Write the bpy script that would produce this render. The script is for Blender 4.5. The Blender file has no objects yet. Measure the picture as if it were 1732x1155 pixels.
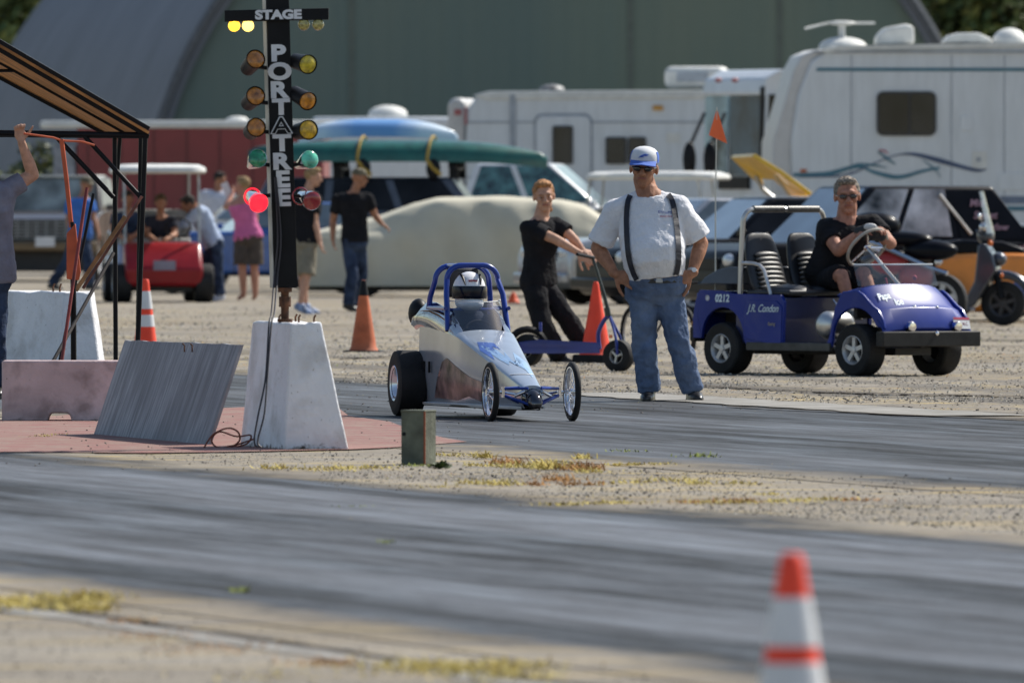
import bpy, math, random
from mathutils import Vector, Matrix, Euler, noise
from mathutils.bvhtree import BVHTree
random.seed(7)
sc = bpy.context.scene
COL = sc.collection
R = math.radians
V = Vector

# ------------------------------------------------------------------ camera model
LENS = 480.0
F = 1732 * LENS / 36.0
CAMZ = 1.53
PITCH = math.atan(258.5 / F)
def ray(px, py):
    cx = (px - 866) / F; cy = (577.5 - py) / F
    return V((cx, math.cos(PITCH) + cy * math.sin(PITCH), -math.sin(PITCH) + cy * math.cos(PITCH)))
def P(px, py, Y):
    d = ray(px, py); t = Y / d.y
    return V((0, 0, CAMZ)) + d * t
def G(px, py, z=0.0):
    d = ray(px, py); t = (z - CAMZ) / d.z
    return V((0, 0, CAMZ)) + d * t

# ------------------------------------------------------------------ materials
def nodes(m):
    m.use_nodes = True
    nt = m.node_tree
    return nt, nt.nodes, nt.links
def mat(name, col, rough=0.6, metal=0.0, var=0.08, vscale=6.0, bump=0.0, bscale=40.0, spec=0.5, coat=0.0,
        dirt=None, dirt_amt=0.0, dirt_scale=3.0, emit=None, estr=0.0, alpha=1.0, trans=0.0, stretch=None):
    m = bpy.data.materials.new(name)
    nt, N, L = nodes(m)
    b = N['Principled BSDF']
    b.inputs['Roughness'].default_value = rough
    b.inputs['Metallic'].default_value = metal
    b.inputs['Specular IOR Level'].default_value = spec
    b.inputs['Coat Weight'].default_value = coat
    b.inputs['Coat Roughness'].default_value = 0.08
    b.inputs['Alpha'].default_value = alpha
    b.inputs['Transmission Weight'].default_value = trans
    tc = N.new('ShaderNodeTexCoord')
    src = tc.outputs['Object']
    if stretch:
        mp = N.new('ShaderNodeMapping'); mp.inputs['Scale'].default_value = stretch
        L.new(src, mp.inputs['Vector']); src = mp.outputs['Vector']
    n1 = N.new('ShaderNodeTexNoise'); n1.inputs['Scale'].default_value = vscale; n1.inputs['Detail'].default_value = 6
    L.new(src, n1.inputs['Vector'])
    rp = N.new('ShaderNodeValToRGB')
    c = col
    lo = tuple(max(0, x * (1 - 2.2 * var)) for x in c); hi = tuple(min(1, x * (1 + 2.2 * var)) for x in c)
    rp.color_ramp.elements[0].position = 0.3; rp.color_ramp.elements[1].position = 0.7
    rp.color_ramp.elements[0].color = (*lo, 1); rp.color_ramp.elements[1].color = (*hi, 1)
    L.new(n1.outputs['Fac'], rp.inputs['Fac'])
    out = rp.outputs['Color']
    if dirt:
        n2 = N.new('ShaderNodeTexNoise'); n2.inputs['Scale'].default_value = dirt_scale; n2.inputs['Detail'].default_value = 8
        L.new(src, n2.inputs['Vector'])
        r2 = N.new('ShaderNodeValToRGB')
        r2.color_ramp.elements[0].position = 0.48; r2.color_ramp.elements[1].position = 0.68
        r2.color_ramp.elements[0].color = (0, 0, 0, 1); r2.color_ramp.elements[1].color = (dirt_amt,) * 3 + (1,)
        L.new(n2.outputs['Fac'], r2.inputs['Fac'])
        mx = N.new('ShaderNodeMixRGB'); L.new(r2.outputs['Color'], mx.inputs['Fac'])
        L.new(out, mx.inputs['Color1']); mx.inputs['Color2'].default_value = (*dirt, 1)
        out = mx.outputs['Color']
    L.new(out, b.inputs['Base Color'])
    if bump > 0:
        n3 = N.new('ShaderNodeTexNoise'); n3.inputs['Scale'].default_value = bscale; n3.inputs['Detail'].default_value = 5
        L.new(src, n3.inputs['Vector'])
        bp = N.new('ShaderNodeBump'); bp.inputs['Strength'].default_value = bump; bp.inputs['Distance'].default_value = 0.02
        L.new(n3.outputs['Fac'], bp.inputs['Height']); L.new(bp.outputs['Normal'], b.inputs['Normal'])
    if emit:
        b.inputs['Emission Color'].default_value = (*emit, 1); b.inputs['Emission Strength'].default_value = estr
    return m

def clear_mat(name, tint=(.9, .95, .95), refl=0.25, rough=0.05):
    m = bpy.data.materials.new(name)
    nt, N, L = nodes(m)
    N.remove(N['Principled BSDF'])
    o = N['Material Output']
    t = N.new('ShaderNodeBsdfTransparent'); t.inputs['Color'].default_value = (*tint, 1)
    g = N.new('ShaderNodeBsdfGlossy'); g.inputs['Roughness'].default_value = rough
    f = N.new('ShaderNodeFresnel'); f.inputs['IOR'].default_value = 1.45
    ad = N.new('ShaderNodeMath'); ad.operation = 'ADD'; ad.use_clamp = True; ad.inputs[1].default_value = refl
    L.new(f.outputs[0], ad.inputs[0])
    mx = N.new('ShaderNodeMixShader'); L.new(ad.outputs[0], mx.inputs[0]); L.new(t.outputs[0], mx.inputs[1]); L.new(g.outputs[0], mx.inputs[2])
    L.new(mx.outputs[0], o.inputs['Surface'])
    return m

# ------------------------------------------------------------------ mesh builder
class MB:
    def __init__(s):
        s.v = []; s.f = []; s.mi = []; s.M = Matrix.Identity(4); s.cur = 0
    def add(s, vs, fs):
        o = len(s.v)
        s.v += [s.M @ V(x) for x in vs]
        s.f += [tuple(i + o for i in f) for f in fs]
        s.mi += [s.cur] * len(fs)
        return s
    def box(s, c, d, rot=None, taper=1.0):
        hx, hy, hz = d[0] / 2, d[1] / 2, d[2] / 2
        vs = []
        for z in (-1, 1):
            k = taper if z > 0 else 1
            for x, y in ((-1, -1), (1, -1), (1, 1), (-1, 1)):
                vs.append(V((x * hx * k, y * hy * k, z * hz)))
        if rot is not None:
            m = rot if isinstance(rot, Matrix) else Euler(rot).to_matrix()
            vs = [m @ v for v in vs]
        vs = [v + V(c) for v in vs]
        return s.add(vs, [(3, 2, 1, 0), (4, 5, 6, 7), (0, 1, 5, 4), (1, 2, 6, 5), (2, 3, 7, 6), (3, 0, 4, 7)])
    def loft(s, rings, cap=True, cap0=None, cap1=None):
        cap0 = cap if cap0 is None else cap0; cap1 = cap if cap1 is None else cap1
        n = len(rings[0]); vs = [p for r in rings for p in r]; fs = []
        for i in range(len(rings) - 1):
            for j in range(n):
                k = (j + 1) % n
                fs.append((i * n + j, i * n + k, (i + 1) * n + k, (i + 1) * n + j))
        if cap0: fs.append(tuple(reversed(range(n))))
        if cap1: fs.append(tuple(range((len(rings) - 1) * n, len(rings) * n)))
        return s.add(vs, fs)
    def tube(s, pts, r, n=8, closed=False):
        pts = [V(p) for p in pts]; m = len(pts)
        rr = r if isinstance(r, (list, tuple)) else [r] * m
        rings = []; prev = None
        for i, p in enumerate(pts):
            if closed: d = pts[(i + 1) % m] - pts[i - 1]
            else: d = pts[min(i + 1, m - 1)] - pts[max(i - 1, 0)]
            d = d.normalized() if d.length > 1e-9 else V((0, 0, 1))
            if prev is None:
                a = d.orthogonal().normalized()
            else:
                a = prev - d * prev.dot(d)
                a = a.normalized() if a.length > 1e-6 else d.orthogonal().normalized()
            prev = a; b = d.cross(a)
            rings.append([p + (a * math.cos(2 * math.pi * k / n) + b * math.sin(2 * math.pi * k / n)) * rr[i] for k in range(n)])
        if closed:
            nn = n; vs = [q for g in rings for q in g]; fs = []
            for i in range(m):
                i2 = (i + 1) % m
                for j in range(nn):
                    k = (j + 1) % nn
                    fs.append((i * nn + j, i * nn + k, i2 * nn + k, i2 * nn + j))
            return s.add(vs, fs)
        return s.loft(rings)
    def cyl(s, p0, p1, r0, r1=None, n=20):
        return s.tube([p0, p1], [r0, r1 if r1 is not None else r0], n)
    def lathe(s, prof, c=(0, 0, 0), axis='Z', n=28, rot=None):
        rings = []
        for r, z in prof:
            ring = []
            for k in range(n):
                a = 2 * math.pi * k / n; x, y = r * math.cos(a), r * math.sin(a)
                p = {'Z': V((x, y, z)), 'Y': V((x, z, -y)), 'X': V((z, x, y))}[axis]
                if rot is not None: p = rot @ p
                ring.append(p + V(c))
            rings.append(ring)
        a, b = prof[0][0] < .02, prof[-1][0] < .02
        if not a and not b: rings.append(list(rings[0]))
        return s.loft(rings, cap0=a, cap1=b)
    def ell(s, c, r, rot=None, n=16, m=10):
        rings = []
        for i in range(m + 1):
            t = math.pi * i / m
            t = min(max(t, 0.04), math.pi - 0.04)
            ring = []
            for k in range(n):
                a = 2 * math.pi * k / n
                p = V((r[0] * math.sin(t) * math.cos(a), r[1] * math.sin(t) * math.sin(a), -r[2] * math.cos(t)))
                if rot is not None: p = rot @ p
                ring.append(p + V(c))
            rings.append(ring)
        return s.loft(rings)
    def caps(s, p0, p1, r0, r1, n=14):
        p0 = V(p0); p1 = V(p1)
        s.ell(p0, (r0,) * 3, n=12, m=8); s.ell(p1, (r1,) * 3, n=12, m=8)
        return s.cyl(p0, p1, r0, r1, n)
    def prism(s, pts, y0, y1, plane='xz'):
        """outline in a plane, extruded along the third axis"""
        f = {'xz': lambda a, b, c: V((a, c, b)), 'xy': lambda a, b, c: V((a, b, c)), 'yz': lambda a, b, c: V((c, a, b))}[plane]
        n = len(pts)
        vs = [f(a, b, y0) for a, b in pts] + [f(a, b, y1) for a, b in pts]
        fs = [tuple(range(n)), tuple(reversed(range(n, 2 * n)))]
        for i in range(n):
            j = (i + 1) % n
            fs.append((i, j, n + j, n + i) if False else (j, i, n + i, n + j))
        return s.add(vs, fs)
    def slab(s, quad, t):
        """thick polygon: pts + thickness along -normal"""
        q = [V(p) for p in quad]
        nrm = (q[1] - q[0]).cross(q[2] - q[0]).normalized()
        n = len(q)
        vs = q + [p - nrm * t for p in q]
        fs = [tuple(range(n)), tuple(reversed(range(n, 2 * n)))] + [((i + 1) % n, i, n + i, n + (i + 1) % n) for i in range(n)]
        return s.add(vs, fs)
    def torus(s, c, Rr, r, axis='Y', n=28, m=10, rot=None):
        pts = []
        for k in range(n):
            a = 2 * math.pi * k / n; x, y = Rr * math.cos(a), Rr * math.sin(a)
            p = {'Z': V((x, y, 0)), 'Y': V((x, 0, y)), 'X': V((0, x, y))}[axis]
            if rot is not None: p = rot @ p
            pts.append(p + V(c))
        return s.tube(pts, r, m, closed=True)
    def build(s, name, mats, parent=None, loc=(0, 0, 0), bevel=0, seg=2, smooth=True, angle=35, remesh=0, sm=2, disp=None, sub=0):
        me = bpy.data.meshes.new(name)
        me.from_pydata([tuple(v) for v in s.v], [], s.f)
        me.validate()
        if not isinstance(mats, (list, tuple)): mats = [mats]
        for m in mats: me.materials.append(m)
        if len(mats) > 1: me.polygons.foreach_set('material_index', s.mi[:len(me.polygons)])
        import bmesh
        bm = bmesh.new(); bm.from_mesh(me); bmesh.ops.recalc_face_normals(bm, faces=bm.faces); bm.to_mesh(me); bm.free()
        o = bpy.data.objects.new(name, me); COL.objects.link(o)
        o.location = loc
        if parent is not None: o.parent = parent
        if remesh:
            md = o.modifiers.new('r', 'REMESH'); md.mode = 'VOXEL'; md.voxel_size = remesh; md.use_smooth_shade = True
            if sm:
                m2 = o.modifiers.new('s', 'SMOOTH'); m2.factor = 0.5; m2.iterations = sm
            if disp:
                for k, (amt, scl) in enumerate(disp):
                    tx = bpy.data.textures.new('cl', 'CLOUDS'); tx.noise_scale = scl; tx.noise_depth = 2
                    m3 = o.modifiers.new('d%d' % k, 'DISPLACE'); m3.texture = tx; m3.strength = amt; m3.mid_level = 0.5
                    m3.texture_coords = 'LOCAL'
            dg = bpy.context.evaluated_depsgraph_get()
            nm = bpy.data.meshes.new_from_object(o.evaluated_get(dg))
            o.modifiers.clear(); o.data = nm; nm.name = name
            nm.shade_smooth()
            if not nm.materials:
                for m in mats: nm.materials.append(m)
            return o
        if smooth:
            me.shade_smooth(); me.set_sharp_from_angle(angle=R(angle))
        if bevel:
            b = o.modifiers.new('b', 'BEVEL'); b.width = bevel; b.segments = seg; b.limit_method = 'ANGLE'; b.angle_limit = R(30)
            b.harden_normals = False
        if sub:
            b = o.modifiers.new('u', 'SUBSURF'); b.levels = sub; b.render_levels = sub
        return o

def tag(o, label=None, cat=None, group=None, kind=None):
    if label: o['label'] = label
    if cat: o['category'] = cat
    if group: o['group'] = group
    if kind: o['kind'] = kind
    return o
def thing(name, label, cat, loc, rz=0, group=None):
    o = bpy.data.objects.new(name, None); COL.objects.link(o)
    o.location = loc; o.rotation_euler = (0, 0, rz); o.empty_display_size = 0.1
    return tag(o, label, cat, group)
def copy_tree(o, parent=None):
    c = o.copy(); COL.objects.link(c)
    if parent is not None: c.parent = parent
    for ch in [x for x in bpy.data.objects if x.parent == o]:
        if ch.users_collection: copy_tree(ch, c)
    return c
def text_mesh(s, size, bold=0.0, extrude=0.002, shear=0.0, space=1.0, xs=1.0):
    cu = bpy.data.curves.new('t', 'FONT'); cu.body = s; cu.size = size; cu.offset = bold; cu.extrude = extrude
    cu.align_x = 'CENTER'; cu.align_y = 'CENTER'; cu.shear = shear; cu.space_character = space; cu.resolution_u = 4
    o = bpy.data.objects.new('t', cu); COL.objects.link(o)
    dg = bpy.context.evaluated_depsgraph_get()
    me = bpy.data.meshes.new_from_object(o.evaluated_get(dg))
    bpy.data.objects.remove(o); bpy.data.curves.remove(cu)
    if xs != 1.0:
        for v in me.vertices: v.co.x *= xs
    return me
def text(s, size, name, m, M, parent, **k):
    me = text_mesh(s, size, **k)
    me.transform(M); me.materials.clear(); me.materials.append(m)
    o = bpy.data.objects.new(name, me); COL.objects.link(o); o.parent = parent
    return o
FACE = Matrix.Rotation(R(90), 4, 'X')        # text plane -> faces -Y
def bvh_of(o):
    dg = bpy.context.evaluated_depsgraph_get()
    return BVHTree.FromObject(o, dg)
def project(me, bvh, d, off):
    """snap a mesh's vertices onto a surface along d (local coordinates of a common parent)"""
    d = V(d).normalized()
    for v in me.vertices:
        base = v.co - d * 3
        hit, nrm, i, dist = bvh.ray_cast(base, d)
        if hit is not None:
            v.co = hit - d * off
def ribbon(bvh, pts, w, d, off, name, m, parent, side=(1, 0, 0), thick=0.004, sub=8, taper=None):
    """strap lying on a surface: pts are in the plane facing d"""
    d = V(d).normalized(); rings = []
    P2 = []
    for i in range(len(pts) - 1):
        for k in range(sub): P2.append(V(pts[i]).lerp(V(pts[i + 1]), k / sub))
    P2.append(V(pts[-1]))
    last = None
    for i, p in enumerate(P2):
        t = (P2[min(i + 1, len(P2) - 1)] - P2[max(i - 1, 0)])
        sd = t.cross(d).normalized()
        ww = w / 2
        ring = []
        ok = True; hs = []
        for sg in (-1, 1):
            q = p + sd * sg * ww
            h = bvh.ray_cast(q - d * 3, d)[0]
            if h is None: ok = False; break
            hs.append(h)
        if not ok:
            continue
        rings.append([hs[0] - d * (off + thick), hs[1] - d * (off + thick), hs[1] - d * (off - .012), hs[0] - d * (off - .012)])
    mb = MB(); mb.loft(rings)
    return mb.build(name, m, parent, smooth=False)
# ------------------------------------------------------------------ world, sun, camera
w = bpy.data.worlds.new("World"); sc.world = w; w.use_nodes = True
nt = w.node_tree; bg = nt.nodes['Background']
sky = nt.nodes.new('ShaderNodeTexSky'); sky.sky_type = 'NISHITA'; sky.sun_disc = False
SUN_EL, SUN_AZ = 46, 50
sky.sun_elevation = R(SUN_EL); sky.sun_rotation = R(SUN_AZ); sky.altitude = 50; sky.air_density = 1.2; sky.dust_density = 1.0
nt.links.new(sky.outputs[0], bg.inputs[0]); bg.inputs[1].default_value = 0.10
sl = bpy.data.lights.new('sun', 'SUN'); sl.energy = 5.0; sl.angle = R(0.5); sl.color = (1, .95, .86)
so = bpy.data.objects.new('sun', sl); COL.objects.link(so)
sd = V((math.sin(R(SUN_AZ)) * math.cos(R(SUN_EL)), math.cos(R(SUN_AZ)) * math.cos(R(SUN_EL)), math.sin(R(SUN_EL))))
so.rotation_euler = sd.to_track_quat('Z', 'Y').to_euler(); so.location = (0, 60, 40)
cd = bpy.data.cameras.new('camera'); cam = bpy.data.objects.new('camera', cd); COL.objects.link(cam)
cd.lens = LENS; cd.sensor_width = 36; cam.location = (0, 0, CAMZ); cam.rotation_euler = (R(90) - PITCH, 0, 0)
cd.clip_end = 3000; cd.clip_start = 1
cd.dof.use_dof = True; cd.dof.focus_distance = 91; cd.dof.aperture_fstop = 8.4
sc.camera = cam
sc.view_settings.view_transform = 'Standard'; sc.view_settings.look = 'None'; sc.view_settings.gamma = 1
sc.view_settings.exposure = 0.26
try:
    sc.cycles.max_bounces = 6; sc.cycles.transparent_max_bounces = 8; sc.cycles.use_denoising = True
    sc.cycles.caustics_reflective = False; sc.cycles.caustics_refractive = False
except Exception: pass

# ------------------------------------------------------------------ ground
LU = V((.242, -.970, 0)).normalized(); LV = V((.970, .242, 0)).normalized(); LANG = math.atan2(LU.y, LU.x)
def ramp(N, L, src, a, b, ca=(0, 0, 0), cb=(1, 1, 1)):
    r = N.new('ShaderNodeValToRGB'); r.color_ramp.elements[0].position = a; r.color_ramp.elements[1].position = b
    r.color_ramp.elements[0].color = (*ca, 1); r.color_ramp.elements[1].color = (*cb, 1); L.new(src, r.inputs['Fac']); return r.outputs['Color']
def noise_n(N, L, vec, scale, detail=6, rough=.55):
    n = N.new('ShaderNodeTexNoise'); n.inputs['Scale'].default_value = scale; n.inputs['Detail'].default_value = detail
    n.inputs['Roughness'].default_value = rough
    L.new(vec, n.inputs['Vector']); return n.outputs['Fac']
def mapping(N, L, vec, sc_=(1, 1, 1)):
    m = N.new('ShaderNodeMapping'); m.inputs['Scale'].default_value = sc_; L.new(vec, m.inputs['Vector']); return m.outputs['Vector']
def mixc(N, L, f, a, b, bt='MIX'):
    m = N.new('ShaderNodeMixRGB'); m.blend_type = bt
    if isinstance(f, float): m.inputs[0].default_value = f
    else: L.new(f, m.inputs[0])
    for i, x in ((1, a), (2, b)):
        if isinstance(x, tuple): m.inputs[i].default_value = (*x, 1)
        else: L.new(x, m.inputs[i])
    return m.outputs[0]
def math_n(N, L, op, a, b=0.0, clamp=False):
    m = N.new('ShaderNodeMath'); m.operation = op; m.use_clamp = clamp
    for i, x in ((0, a), (1, b)):
        if isinstance(x, (int, float)): m.inputs[i].default_value = x
        else: L.new(x, m.inputs[i])
    return m.outputs[0]

SAND_A, SAND_B = (.225, .200, .168), (.335, .305, .260)
def sand_color(N, L, vec):
    big = ramp(N, L, noise_n(N, L, vec, .35, 4), .35, .65)
    c = mixc(N, L, big, SAND_A, SAND_B)
    fine = ramp(N, L, noise_n(N, L, vec, 14, 8, .7), .38, .62)
    c = mixc(N, L, fine, mixc(N, L, .42, c, (.12, .105, .09)), c)
    st = noise_n(N, L, mapping(N, L, vec, (.5, 2.2, 1)), 1.2, 5)
    c = mixc(N, L, ramp(N, L, st, .52, .70), c, (.42, .33, .17))       # dry grass litter
    sp = noise_n(N, L, vec, 30, 3, .7)
    c = mixc(N, L, ramp(N, L, sp, .66, .70), c, (.07, .06, .055))
    return c
gm = bpy.data.materials.new('sand'); nt, N, L = nodes(gm); b = N['Principled BSDF']
tc = N.new('ShaderNodeTexCoord'); vec = tc.outputs['Object']
c = sand_color(N, L, vec)
# tyre-polished darker bands behind the far lane, along the strip
sp = N.new('ShaderNodeSeparateXYZ'); L.new(vec, sp.inputs[0])
t = math_n(N, L, 'ADD', math_n(N, L, 'MULTIPLY', sp.outputs[0], LV.x), math_n(N, L, 'MULTIPLY', sp.outputs[1], LV.y))
wob = math_n(N, L, 'ADD', t, math_n(N, L, 'MULTIPLY', noise_n(N, L, vec, .25, 4), 1.6))
band = N.new('ShaderNodeTexWave'); band.wave_type = 'BANDS'
mp = N.new('ShaderNodeCombineXYZ'); L.new(wob, mp.inputs[0]); L.new(mp.outputs[0], band.inputs['Vector'])
band.inputs['Scale'].default_value = .22; band.inputs['Distortion'].default_value = 3; band.inputs['Detail'].default_value = 3
win = math_n(N, L, 'MULTIPLY', ramp(N, L, math_n(N, L, 'DIVIDE', wob, 60), .428, .434), ramp(N, L, math_n(N, L, 'DIVIDE', wob, 60), .47, .56, (1, 1, 1), (0, 0, 0)))
f = math_n(N, L, 'MULTIPLY', math_n(N, L, 'MULTIPLY', ramp(N, L, band.outputs['Fac'], .45, .8), win), .62)
c = mixc(N, L, f, c, (.10, .095, .09))
L.new(c, b.inputs['Base Color']); b.inputs['Roughness'].default_value = 1; b.inputs['Specular IOR Level'].default_value = .1
bp = N.new('ShaderNodeBump'); bp.inputs['Strength'].default_value = .7; bp.inputs['Distance'].default_value = .03
L.new(noise_n(N, L, vec, 12, 8, .65), bp.inputs['Height']); L.new(bp.outputs[0], b.inputs['Normal'])
mb = MB(); mb.add([(-900, -20, 0), (900, -20, 0), (900, 1600, 0), (-900, 1600, 0)], [(0, 1, 2, 3)])
tag(mb.build('ground', gm, smooth=False), 'dry sandy gravel ground of the staging area', kind='structure')

def lane_mat(name, hw, dark=(.021, .022, .025), light=(.205, .217, .245), seed=0.0, prof=()):
    m = bpy.data.materials.new(name); nt, N, L = nodes(m); b = N['Principled BSDF']
    tc = N.new('ShaderNodeTexCoord'); mp = N.new('ShaderNodeMapping'); mp.inputs['Location'].default_value = (seed, 0, 0)
    L.new(tc.outputs['Object'], mp.inputs['Vector']); vec = mp.outputs['Vector']
    s1 = noise_n(N, L, mapping(N, L, vec, (.06, .7, 1)), 1.3, 6, .62)
    s2 = noise_n(N, L, mapping(N, L, vec, (.13, 1.8, 1)), 2.2, 8, .68)
    s3 = noise_n(N, L, vec, 9, 6, .7)
    mid = tuple((a + b_) / 2 for a, b_ in zip(dark, light))
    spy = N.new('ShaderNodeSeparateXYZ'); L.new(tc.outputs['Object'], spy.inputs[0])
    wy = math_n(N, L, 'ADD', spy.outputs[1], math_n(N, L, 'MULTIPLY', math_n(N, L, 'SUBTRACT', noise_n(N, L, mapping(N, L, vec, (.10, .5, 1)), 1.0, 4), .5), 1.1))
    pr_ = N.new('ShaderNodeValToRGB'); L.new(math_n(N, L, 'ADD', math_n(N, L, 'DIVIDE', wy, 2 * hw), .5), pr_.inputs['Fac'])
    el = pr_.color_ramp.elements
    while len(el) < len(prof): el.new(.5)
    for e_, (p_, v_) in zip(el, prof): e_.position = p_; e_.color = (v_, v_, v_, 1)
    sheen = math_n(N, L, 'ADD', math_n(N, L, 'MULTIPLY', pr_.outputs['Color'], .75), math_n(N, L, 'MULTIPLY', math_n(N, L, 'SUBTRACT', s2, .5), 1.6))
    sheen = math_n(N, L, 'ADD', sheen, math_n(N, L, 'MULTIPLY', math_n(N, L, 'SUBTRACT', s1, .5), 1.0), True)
    c = mixc(N, L, sheen, dark, light)  # glare sheen of the asphalt painted into the base colour as pale bands
    c = mixc(N, L, .28, c, mixc(N, L, ramp(N, L, s3, .3, .7), (.01, .01, .01), (.14, .14, .14)))
    sp = N.new('ShaderNodeSeparateXYZ'); L.new(tc.outputs['Object'], sp.inputs[0])
    ay = math_n(N, L, 'ABSOLUTE', sp.outputs[1])
    en = math_n(N, L, 'ADD', noise_n(N, L, mapping(N, L, vec, (.25, 1, 1)), 1.6, 6, .6), math_n(N, L, 'MULTIPLY', noise_n(N, L, vec, 7, 5, .7), .35))
    e = math_n(N, L, 'ADD', math_n(N, L, 'DIVIDE', ay, hw), math_n(N, L, 'MULTIPLY', math_n(N, L, 'SUBTRACT', en, .66), .55))
    mask = ramp(N, L, e, .80, .99)
    g2 = N.new('ShaderNodeTexCoord')
    geo = N.new('ShaderNodeNewGeometry')
    sc_ = sand_color(N, L, geo.outputs['Position'])
    c = mixc(N, L, mask, c, sc_)
    L.new(c, b.inputs['Base Color'])
    rg = ramp(N, L, s2, .4, .7, (.62,) * 3, (.36,) * 3)
    L.new(mixc(N, L, mask, rg, (1, 1, 1)), b.inputs['Roughness'])
    L.new(mixc(N, L, mask, ramp(N, L, math_n(N, L, 'ADD', math_n(N, L, 'MULTIPLY', s2, .6), math_n(N, L, 'MULTIPLY', s1, .4)), .36, .72, (.02, .02, .02), (.20, .20, .20)), (0, 0, 0)), b.inputs['Specular IOR Level'])
    bp = N.new('ShaderNodeBump'); bp.inputs['Strength'].default_value = .55; bp.inputs['Distance'].default_value = .012
    L.new(noise_n(N, L, vec, 22, 7, .7), bp.inputs['Height']); L.new(bp.outputs[0], b.inputs['Normal'])
    return m
def lane(name, t0, t1, z, m, label):
    tcn = (t0 + t1) / 2; h = (t1 - t0) / 2
    mb = MB(); mb.add([(-400, -h, 0), (400, -h, 0), (400, h, 0), (-400, h, 0)], [(0, 1, 2, 3)])
    o = mb.build(name, m, smooth=False); o.location = LV * tcn + V((0, 0, z)); o.rotation_euler = (0, 0, LANG)
    return tag(o, label, kind='structure')
lane('near_track_lane', 10.75, 16.7, .004, lane_mat('asphalt_near', 2.98, prof=((0, .1), (.17, .05), (.22, .78), (.27, .6), (.33, .35), (.5, .38), (.56, .10), (.63, .12), (.68, .80), (.80, .85), (.87, .2), (1, .1))), 'rubber streaked asphalt lane with painted glare bands nearest the camera')
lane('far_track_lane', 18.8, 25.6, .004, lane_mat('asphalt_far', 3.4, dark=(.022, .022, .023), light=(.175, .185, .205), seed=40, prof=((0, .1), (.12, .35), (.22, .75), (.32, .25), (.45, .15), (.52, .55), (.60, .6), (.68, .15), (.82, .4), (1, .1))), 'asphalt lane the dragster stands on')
# worn red paint round the starting line
rm = bpy.data.materials.new('red_ground_paint'); nt, N, L = nodes(rm); b = N['Principled BSDF']
geo = N.new('ShaderNodeNewGeometry'); vec = geo.outputs['Position']
n1 = ramp(N, L, noise_n(N, L, vec, 3.5, 8, .7), .42, .62)
c = mixc(N, L, n1, (.25, .12, .11), (.27, .205, .17))
c = mixc(N, L, ramp(N, L, noise_n(N, L, vec, 22, 5, .7), .6, .66), c, (.08, .06, .06))
L.new(c, b.inputs['Base Color']); b.inputs['Roughness'].default_value = .9; b.inputs['Specular IOR Level'].default_value = .15
mb = MB()
pts = [(-60, 716), (160, 700), (420, 690), (570, 690), (590, 705), (660, 715), (690, 727), (750, 742), (790, 749), (740, 753), (660, 759), (590, 762), (400, 766), (250, 768), (-60, 766)]
mb.add([G(*p) + V((0, 0, .0085)) for p in pts], [tuple(reversed(range(len(pts))))])
tag(mb.build('red_paint_marking', rm, smooth=False), 'faded red paint on the ground around the starting line', kind='structure')
# pale concrete strips at track edges
cm = mat('pale_concrete', (.29, .28, .26), .95, var=.12, vscale=2.5, dirt=(.16, .14, .12), dirt_amt=.6, dirt_scale=5, bump=.3, spec=.1)
def strip(name, t0, t1, q0, q1, z, m, label, jag=.03, n=160):
    mb = MB(); A = []; B = []
    for i in range(n + 1):
        q = q0 + (q1 - q0) * i / n
        A.append(LV * (t0 + jag * (noise.noise(V((q * 1.3, 1, 0))))) + LU * q + V((0, 0, z)))
        B.append(LV * (t1 + jag * (noise.noise(V((q * 1.3, 9, 0))))) + LU * q + V((0, 0, z)))
    mb.add(A + B, [(i, i + 1, n + 2 + i, n + 1 + i) for i in range(n)])
    return tag(mb.build(name, m, smooth=False), label, kind='structure')
strip('concrete_edge_strip', 10.16, 10.32, -70, -30, .0045, cm, 'pale worn concrete strip along the near lane', .08)
dk = mat('crack_dirt', (.075, .065, .055), 1, var=.2, spec=.05)
strip('edge_crack', 10.34, 10.42, -49, -30, .0045, dk, 'dark crack beside the pale strip', .05)
strip('far_concrete_strip', 24.75, 25.55, -98.5, -88, .0125, cm, 'pale concrete strip under the standing man', .12)

def crack(label, pts, wd):
    P_ = [G(*p) for p in pts]; mb = MB(); vs = []; m = 60
    for i in range(m + 1):
        f = i / m * (len(P_) - 1); k = min(int(f), len(P_) - 2); p = P_[k].lerp(P_[k + 1], f - k); p = p + V((0, .25 * noise.noise(V((p.x * 2.5, p.y * .4, 3))), .013)); w_ = wd * (.6 + .7 * abs(noise.noise(V((p.x * 4, 5, 1)))))
        vs += [p - V((0, w_ * 3, 0)), p + V((0, w_ * 3, 0))]
    mb.add(vs, [(2 * i, 2 * i + 2, 2 * i + 3, 2 * i + 1) for i in range(m)])
    tag(mb.build('tar_crack_marking', dk, smooth=False), label, kind='structure')
crack('dark crack across the ground right of the golf cart', [(1630, 576), (1740, 577)], .12); crack('crack in the ground left of the scooter', [(575, 608), (700, 604)], .10)
crack('crack behind the golf cart wheels', [(1190, 655), (1400, 666), (1740, 673)], .10); crack('worn joint line in the far lane', [(1230, 690), (1500, 703), (1740, 712)], .07)
crack('crack under the kick scooter', [(880, 611), (1000, 612), (1080, 617)], .10); crack('faint line across the gravel between the canopy and the cones', [(120, 560), (400, 556), (640, 549)], .08)
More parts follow.
